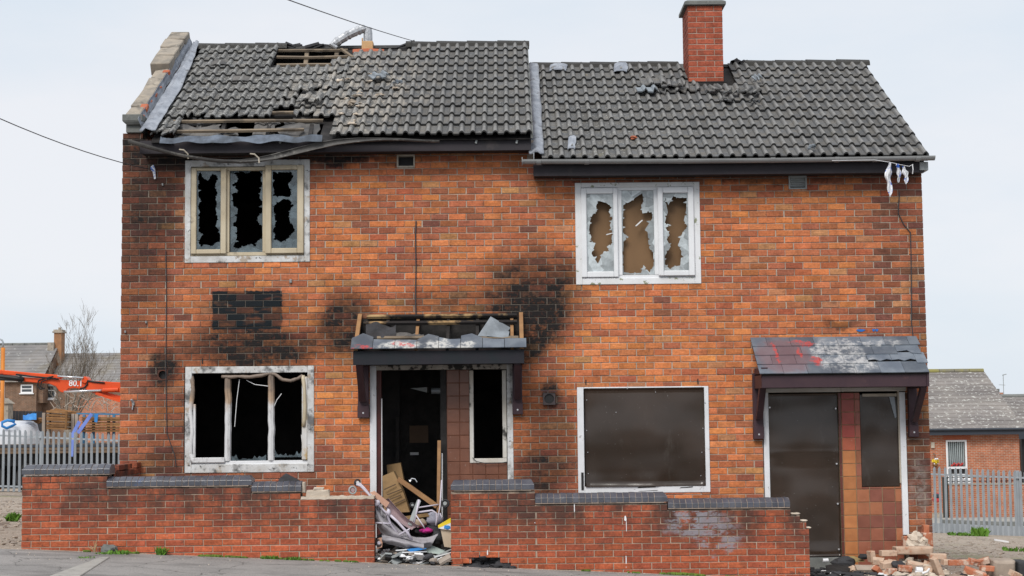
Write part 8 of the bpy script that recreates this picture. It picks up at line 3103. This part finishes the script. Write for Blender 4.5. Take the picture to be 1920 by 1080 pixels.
# ------------------------------------------------------------------ right background
def right_background():
    Yh = 49.0
    x0, x1 = P(1640, 850, Yh).x, P(1911.5, 850, Yh).x
    g = gz(20, Yh)
    ze = Z(805, Yh, 1850)
    bg_ = thing('bungalow', 'red brick bungalow with a lichened grey roof and one white window, behind the right fence', 'bungalow', ((x0 + x1) / 2, Yh, g))
    win = rect(1774, 825, 1813, 892, Yh)
    m = MB()
    wall_core(m, x0, x1, g - .3, ze + .1, Yh, Yh + .3, [win])
    m.box(x1 - .3, x1, Yh + .302, Yh + 8, g - .3, ze + .1)
    m.box(x0, x0 + .3, Yh + .302, Yh + 8, g - .3, ze + .1)
    obj('wall', m, M['brick_bg'], bg_)
    m = MB()
    xs0, xs1 = P(1775, 825, Yh).x - .15, P(1814, 825, Yh).x + .15
    nsol = 14
    for k in range(nsol):
        a, b = xs0 + (xs1 - xs0) * k / nsol + .006, xs0 + (xs1 - xs0) * (k + 1) / nsol - .006
        m.box(a, b, Yh - .012, Yh - .002, win[3] + .005, win[3] + .2)
    obj('soldier_course', m, M['terracotta'], bg_)
    # roof
    Yr_ = 53.6
    zr = Z(697, Yr_, 1790)
    zeb = ze + .02
    n = 16
    rf = None
    xr = P(1844.5, 697, Yr_).x
    xe = x1 + .12
    def courses(parent, xl, xrb, xrt, ya, yr, za, zt, n, name='tile_course'):
        ang = math.atan2(zt - za, yr - ya)
        for k in range(n):
            t0, t1 = k / n, min(1, (k + 1) / n + .02)
            a0, a1 = ya + (yr - ya) * t0, ya + (yr - ya) * t1
            z0, z1 = za + (zt - za) * t0 + .05, za + (zt - za) * t1 + .012
            e0, e1 = xrb + (xrt - xrb) * t0, xrb + (xrt - xrb) * t1
            m = MB()
            seg = 9
            lo, hi = [], []
            rnd = random.Random(k)
            vs = []
            m.prism([(xl, a0, z0), (e0, a0, z0 + rnd.uniform(-.008, .008)), (e1, a1, z1), (xl, a1, z1)], (0, 0, -.035))
            obj(name, m, M['roof_bg_r'], parent)
    m = MB()
    m.prism([(x0, Yr_ + .02, zr - .06), (xr, Yr_ + .02, zr - .06), (xe, Yr_ + 5, zeb), (x0, Yr_ + 5, zeb)], (0, 0, -.05))
    m2 = MB()
    m2.prism([(xr + .02, Yr_ + .015, zr - .07), (xe + .01, Yh - .3, zeb - .03), (xe + .01, Yr_ + 4.6, zeb - .03)], (0, 0, -.05))
    rf = obj('roof', m, M['roof_bg_r'], bg_)
    obj('hip_end', m2, M['roof_bg_r'], rf)
    courses(rf, x0, xe, xr, Yh - .38, Yr_, zeb, zr, n)
    m = MB()
    for k in range(9):
        xa = x0 + (xr - x0) * k / 9
        m.tube([(xa, Yr_, zr + .02), (xa + (xr - x0) / 9 - .02, Yr_, zr + .02)], .12, 8)
    obj('ridge', m, M['mossy'], rf)
    m = MB()
    fz0, fz1 = Z(815, Yh - .4, 1850), Z(804, Yh - .4, 1850)
    m.box(x0, xe, Yh - .4, Yh - .37, fz0, fz1)
    m.box(x0, xe, Yh - .36, Yh - .002, fz0 + .02, fz0 + .04)
    obj('fascia', m, M['bgblue'], bg_)
    m = MB()
    m.tube([(x0, Yh - .45, fz1 - .02), (xe + .05, Yh - .45, fz1 - .02)], .055, 8)
    obj('gutter', m, M['bgblue'], bg_)
    # window
    m = MB()
    ring(m, win, .075, Yh - .03, Yh + .06)
    zmid = Z(877, Yh, 1793)
    m.box(win[0] + .0755, win[1] - .0755, Yh - .028, Yh + .06, zmid - .05, zmid + .05)
    w_ = obj('window', m, M['upvc'], bg_)
    m = MB()
    m.box(win[0] + .076, win[1] - .076, Yh + .12, Yh + .13, win[2] + .08, win[3] - .08)
    obj('dark_room', m, M['winglass'], w_)
    for k in range(9):
        x = win[0] + .12 + (win[1] - win[0] - .24) * k / 8
        m = MB()
        m.obox((x, Yh + .09, (zmid + win[3]) / 2), (.062, .008, win[3] - zmid - .16), Matrix.Rotation(.5, 3, 'Z'))
        obj('blind_slat', m, M['blind'], w_)
    m = MB()
    for k in range(9):
        m.lump((win[0] + .25 + .06 * k + .02 * (k % 2), Yh + .03, zmid + .1 + .04 * ((k * 7) % 3)), .05, k, 6, 4)
    obj('flowers', m, M['redflower'], w_)
    m = MB()
    m.box(win[0] - .08, win[1] + .08, Yh - .1, Yh - .032, win[2] - .06, win[2])
    obj('sill', m, M['upvc'], w_)
    m = MB()
    x0_, x1_, z0_, z1_ = rect(1745, 829, 1751.5, 840, Yh)
    m.box(x0_, x1_, Yh - .08, Yh - .002, z0_, z1_)
    obj('alarm_box', m, M['cream'], bg_)
    # hanging basket
    c = P(1753.5, 866, Yh - .3)
    hb = thing('hanging_basket', 'small hanging basket of yellow and white flowers on the bungalow wall beside its window', 'hanging basket', c)
    m = MB()
    m.tube([c + Vector((0, .29, .35)), c + Vector((0, 0, .35)), c + Vector((0, 0, .1))], .015, 5)
    obj('bracket', m, M['black'], hb)
    m = MB()
    m.lump(c + Vector((0, 0, -.12)), .13, 2, 8, 6, (1, 1, .9), .1)
    obj('pot', m, M['rustwood'], hb)
    m = MB()
    rnd = random.Random(2)
    for k in range(22):
        m.lump(c + Vector((rnd.uniform(-.14, .14), rnd.uniform(-.16, .05), rnd.uniform(-.03, .1))), .04, k, 5, 4)
    obj('yellow_flowers', m, M['yellow'], hb)
    m = MB()
    for k in range(9):
        m.lump(c + Vector((rnd.uniform(-.1, .1), rnd.uniform(-.18, .0), rnd.choice([.12, .15, -.09]) + rnd.uniform(-.02, .02))), .035, k, 5, 4)
    obj('white_flowers', m, M['white'], hb)
    # second bungalow beyond
    Y2 = 55.0
    xa, xb = P(1913, 850, Y2).x, P(2250, 850, Y2).x
    g2 = gz(20, 50)
    b2 = thing('further_bungalow', 'second lichened bungalow roof and dark doorway just beyond the first bungalow', 'bungalow', ((xa + xb) / 2, Y2, g2))
    z2e = Z(817, Y2, 1915)
    m = MB()
    m.box(xa + .3, xb, Y2, Y2 + 8, g2, z2e)
    obj('wall', m, M['brick_bg'], b2)
    m = MB()
    m.box(xa + .08, xa + .299, Y2 - .02, Y2 + .2, g2, z2e - .002)
    obj('dark_doorway', m, M['black'], b2)
    m = MB()
    z2r = Z(744, Y2 + 4.2, 1900)
    xr2 = P(1876, 744, Y2 + 4.2).x
    m.prism([(xr2 - 1, Y2 + 4.24, z2r - .06), (xb, Y2 + 4.24, z2r - .06), (xb, Y2 + 8.6, z2e), (xr2 - 1, Y2 + 8.6, z2e)], (0, 0, -.05))
    r2 = obj('roof', m, M['roof_bg_r'], b2)
    courses(r2, xr2 - 1.0, xb, xb, Y2 - .4, Y2 + 4.2, z2e + .1, z2r, 11)
    m = MB()
    m.tube([(xr2 - 1, Y2 + 4.2, z2r + .02), (xb, Y2 + 4.2, z2r + .02)], .12, 8)
    obj('ridge', m, M['concrete'], r2)
    m = MB()
    m.box(xa - .2, xb, Y2 - .43, Y2 - .40, z2e - .15, z2e + .1)
    obj('fascia', m, M['bgblue'], b2)
    x0_, x1_, z0_, z1_ = rect(1872, 736, 1881, 748, Y2 + 4.5)
    m = MB()
    m.box(x0_, x1_, Y2 + 4.5, Y2 + 5.1, z0_ - .4, z1_)
    ch = obj('chimney', m, M['brick_bg'], r2)
    c = P(1871.5, 736, Y2 + 4.6)
    m = MB()
    m.tube([c + Vector((0, 0, -.2)), P(1871.5, 729, Y2 + 4.6)], .07, 8)
    obj('chimney_pot', m, M['concrete'], ch)
    q = P(1882, 740, Y2 + 5)
    an = MB()
    an.tube([q + Vector((0, 0, -.3)), P(1881, 702, Y2 + 5)], .02, 5)
    an.tube([P(1879.5, 703.5, Y2 + 5), P(1887, 701.5, Y2 + 5)], .025, 5)
    an.tube([P(1873, 721.5, Y2 + 5), P(1885, 722, Y2 + 5)], .015, 5)
    obj('aerial', an, M['ventgrey'], r2)
    # garden wall with railings, far pavement
    Yg = 40.0
    xa, xb = P(1700, 930, Yg).x, P(2200, 930, Yg).x
    z0, z1 = gz(18, Yg) - .2, Z(909, Yg, 1840)
    gw = thing('front_garden_wall', 'low red brick wall with black railings along the front of the bungalow', 'garden wall', ((xa + xb) / 2, Yg, gz(18, Yg)))
    m = MB()
    m.box(P(1776, 930, Yg).x, xb, Yg, Yg + .22, z0, z1)
    obj('brick_face', m, M['brick_bg'], gw)
    m = MB()
    m.box(P(1776, 930, Yg).x - .03, xb, Yg - .03, Yg + .25, z1 + .002, z1 + .05)
    obj('coping', m, M['stonecap'], gw)
    k_ = 60 / F
    for rz in (z1 + .12, z1 + .28):
        m = MB()
        m.box(P(1776, 930, Yg).x, xb, Yg + .09, Yg + .13, rz, rz + .03)
        obj('rail', m, M['black'], gw)
    for k in range(28):
        x = P(1778 + k * 9.2, 900, Yg).x
        m = MB()
        m.box(x - .012, x + .012, Yg + .1, Yg + .12, z1 + .052, z1 + .36)
        obj('baluster', m, M['black'], gw)
    m = MB()
    for (a, b, w2) in ((1773, 895, 16), (1793, 896, 14), (1812, 897, 10)):
        x0_, x1_, z0_, z1_ = rect(a, b, a + w2, b + 12, Yg + .5)
        m.box(x0_, x1_, Yg + .5, Yg + .9, gz(18, Yg + .5), z1_)
    tagp(obj('white_planter', m, M['white'], bevel=.03), 'row of white planter boxes behind the railings under the bungalow window', 'planter')
    m = MB()
    x0_, x1_, z0_, z1_ = rect(1769.5, 897, 1775.5, 950, Yg - .3)
    gg = gz(17, Yg - .3)
    m.box(x0_, x1_, Yg - .5, Yg - .1, gg, z1_)
    m.box(x0_ - .02, x1_ + .02, Yg - .53, Yg - .08, z1_ + .002, z1_ + .05)
    tagp(obj('wheelie_bin', m, M['bin'], bevel=.02), 'dark narrow bin standing at the end of the bungalow garden wall', 'bin')
    root = thing('cloth_bundle', 'red and dark blue bundle on the drive behind the fence, left of the bin', 'bundle', (P(1757, 935, Yg - 1).x, Yg - 1, gz(16, Yg - 1)))
    for (a, b, c, d, mt) in ((1750, 934, 1764, 941, 'redflower'), (1752, 926, 1763, 933.5, 'bgblue'), (1758, 924, 1764, 928, 'redflower')):
        x0_, x1_, z0_, z1_ = rect(a, b, c, d, Yg - 1)
        m = MB()
        m.box(x0_, x1_, Yg - 1.2, Yg - .8, z0_, z1_)
        obj('panel', m, M[mt], root, bevel=.03)
    m = MB()
    xs = [13.0, 16.0, 60.0]
    for ya, yb in ((24.0, 39.8),):
        vs = [(x, y, gz(x, y) + .06) for y in (ya, yb) for x in xs]
        m.add(vs, [(0, 1, 4, 3), (1, 2, 5, 4)])
    obj('far_pavement', m, M['pave_bg'], kind='structure')
    m = MB()
    for k in range(26):
        xa = 14.0 + k * .95
        m.hexa([(xa, 30.0, gz(xa, 30) - .05), (xa + .93, 30.0, gz(xa + .93, 30) - .05), (xa + .93, 30.25, gz(xa + .93, 30) - .05), (xa, 30.25, gz(xa, 30) - .05), (xa, 30.0, gz(xa, 30) + .19), (xa + .93, 30.0, gz(xa + .93, 30) + .19), (xa + .93, 30.25, gz(xa + .93, 30) + .19), (xa, 30.25, gz(xa, 30) + .19)])
    obj('far_kerb', m, M['concrete'], kind='structure')
    # weeds by the fence
    for (px, py, h, r_, n_, lb) in ((1838, 998, .26, .16, 60, 'bright green leafy weed at the foot of the right fence'), (1796, 1003, .10, .25, 60, 'low grass patch on the dirt before the right fence'), (1810, 997, .08, .2, 50, 'thin green growth along the plinth of the right fence'), (1912, 1042, .10, .3, 50, 'patch of grass on the dirt at the far right')):
        p = P(px, py, 19.5 if py < 1010 else 10.0)
        p.z = gz(p.x, p.y)
        m = blades(n_, p, r_, h, None, random.Random(px), wide=.05 if h > .2 else .03)
        tagp(obj('weed', m, M['leaf']), lb, 'weed', 'weeds on the dirt at the right')
    m = MB()
    m.bar(P(1865, 1012, 12), P(1890, 1016, 12), .1, .03)
    p = m
    tagp(obj('plastic_pipe', m, M['white']), 'white strip lying on the bare dirt at the right', 'strip')
right_background()
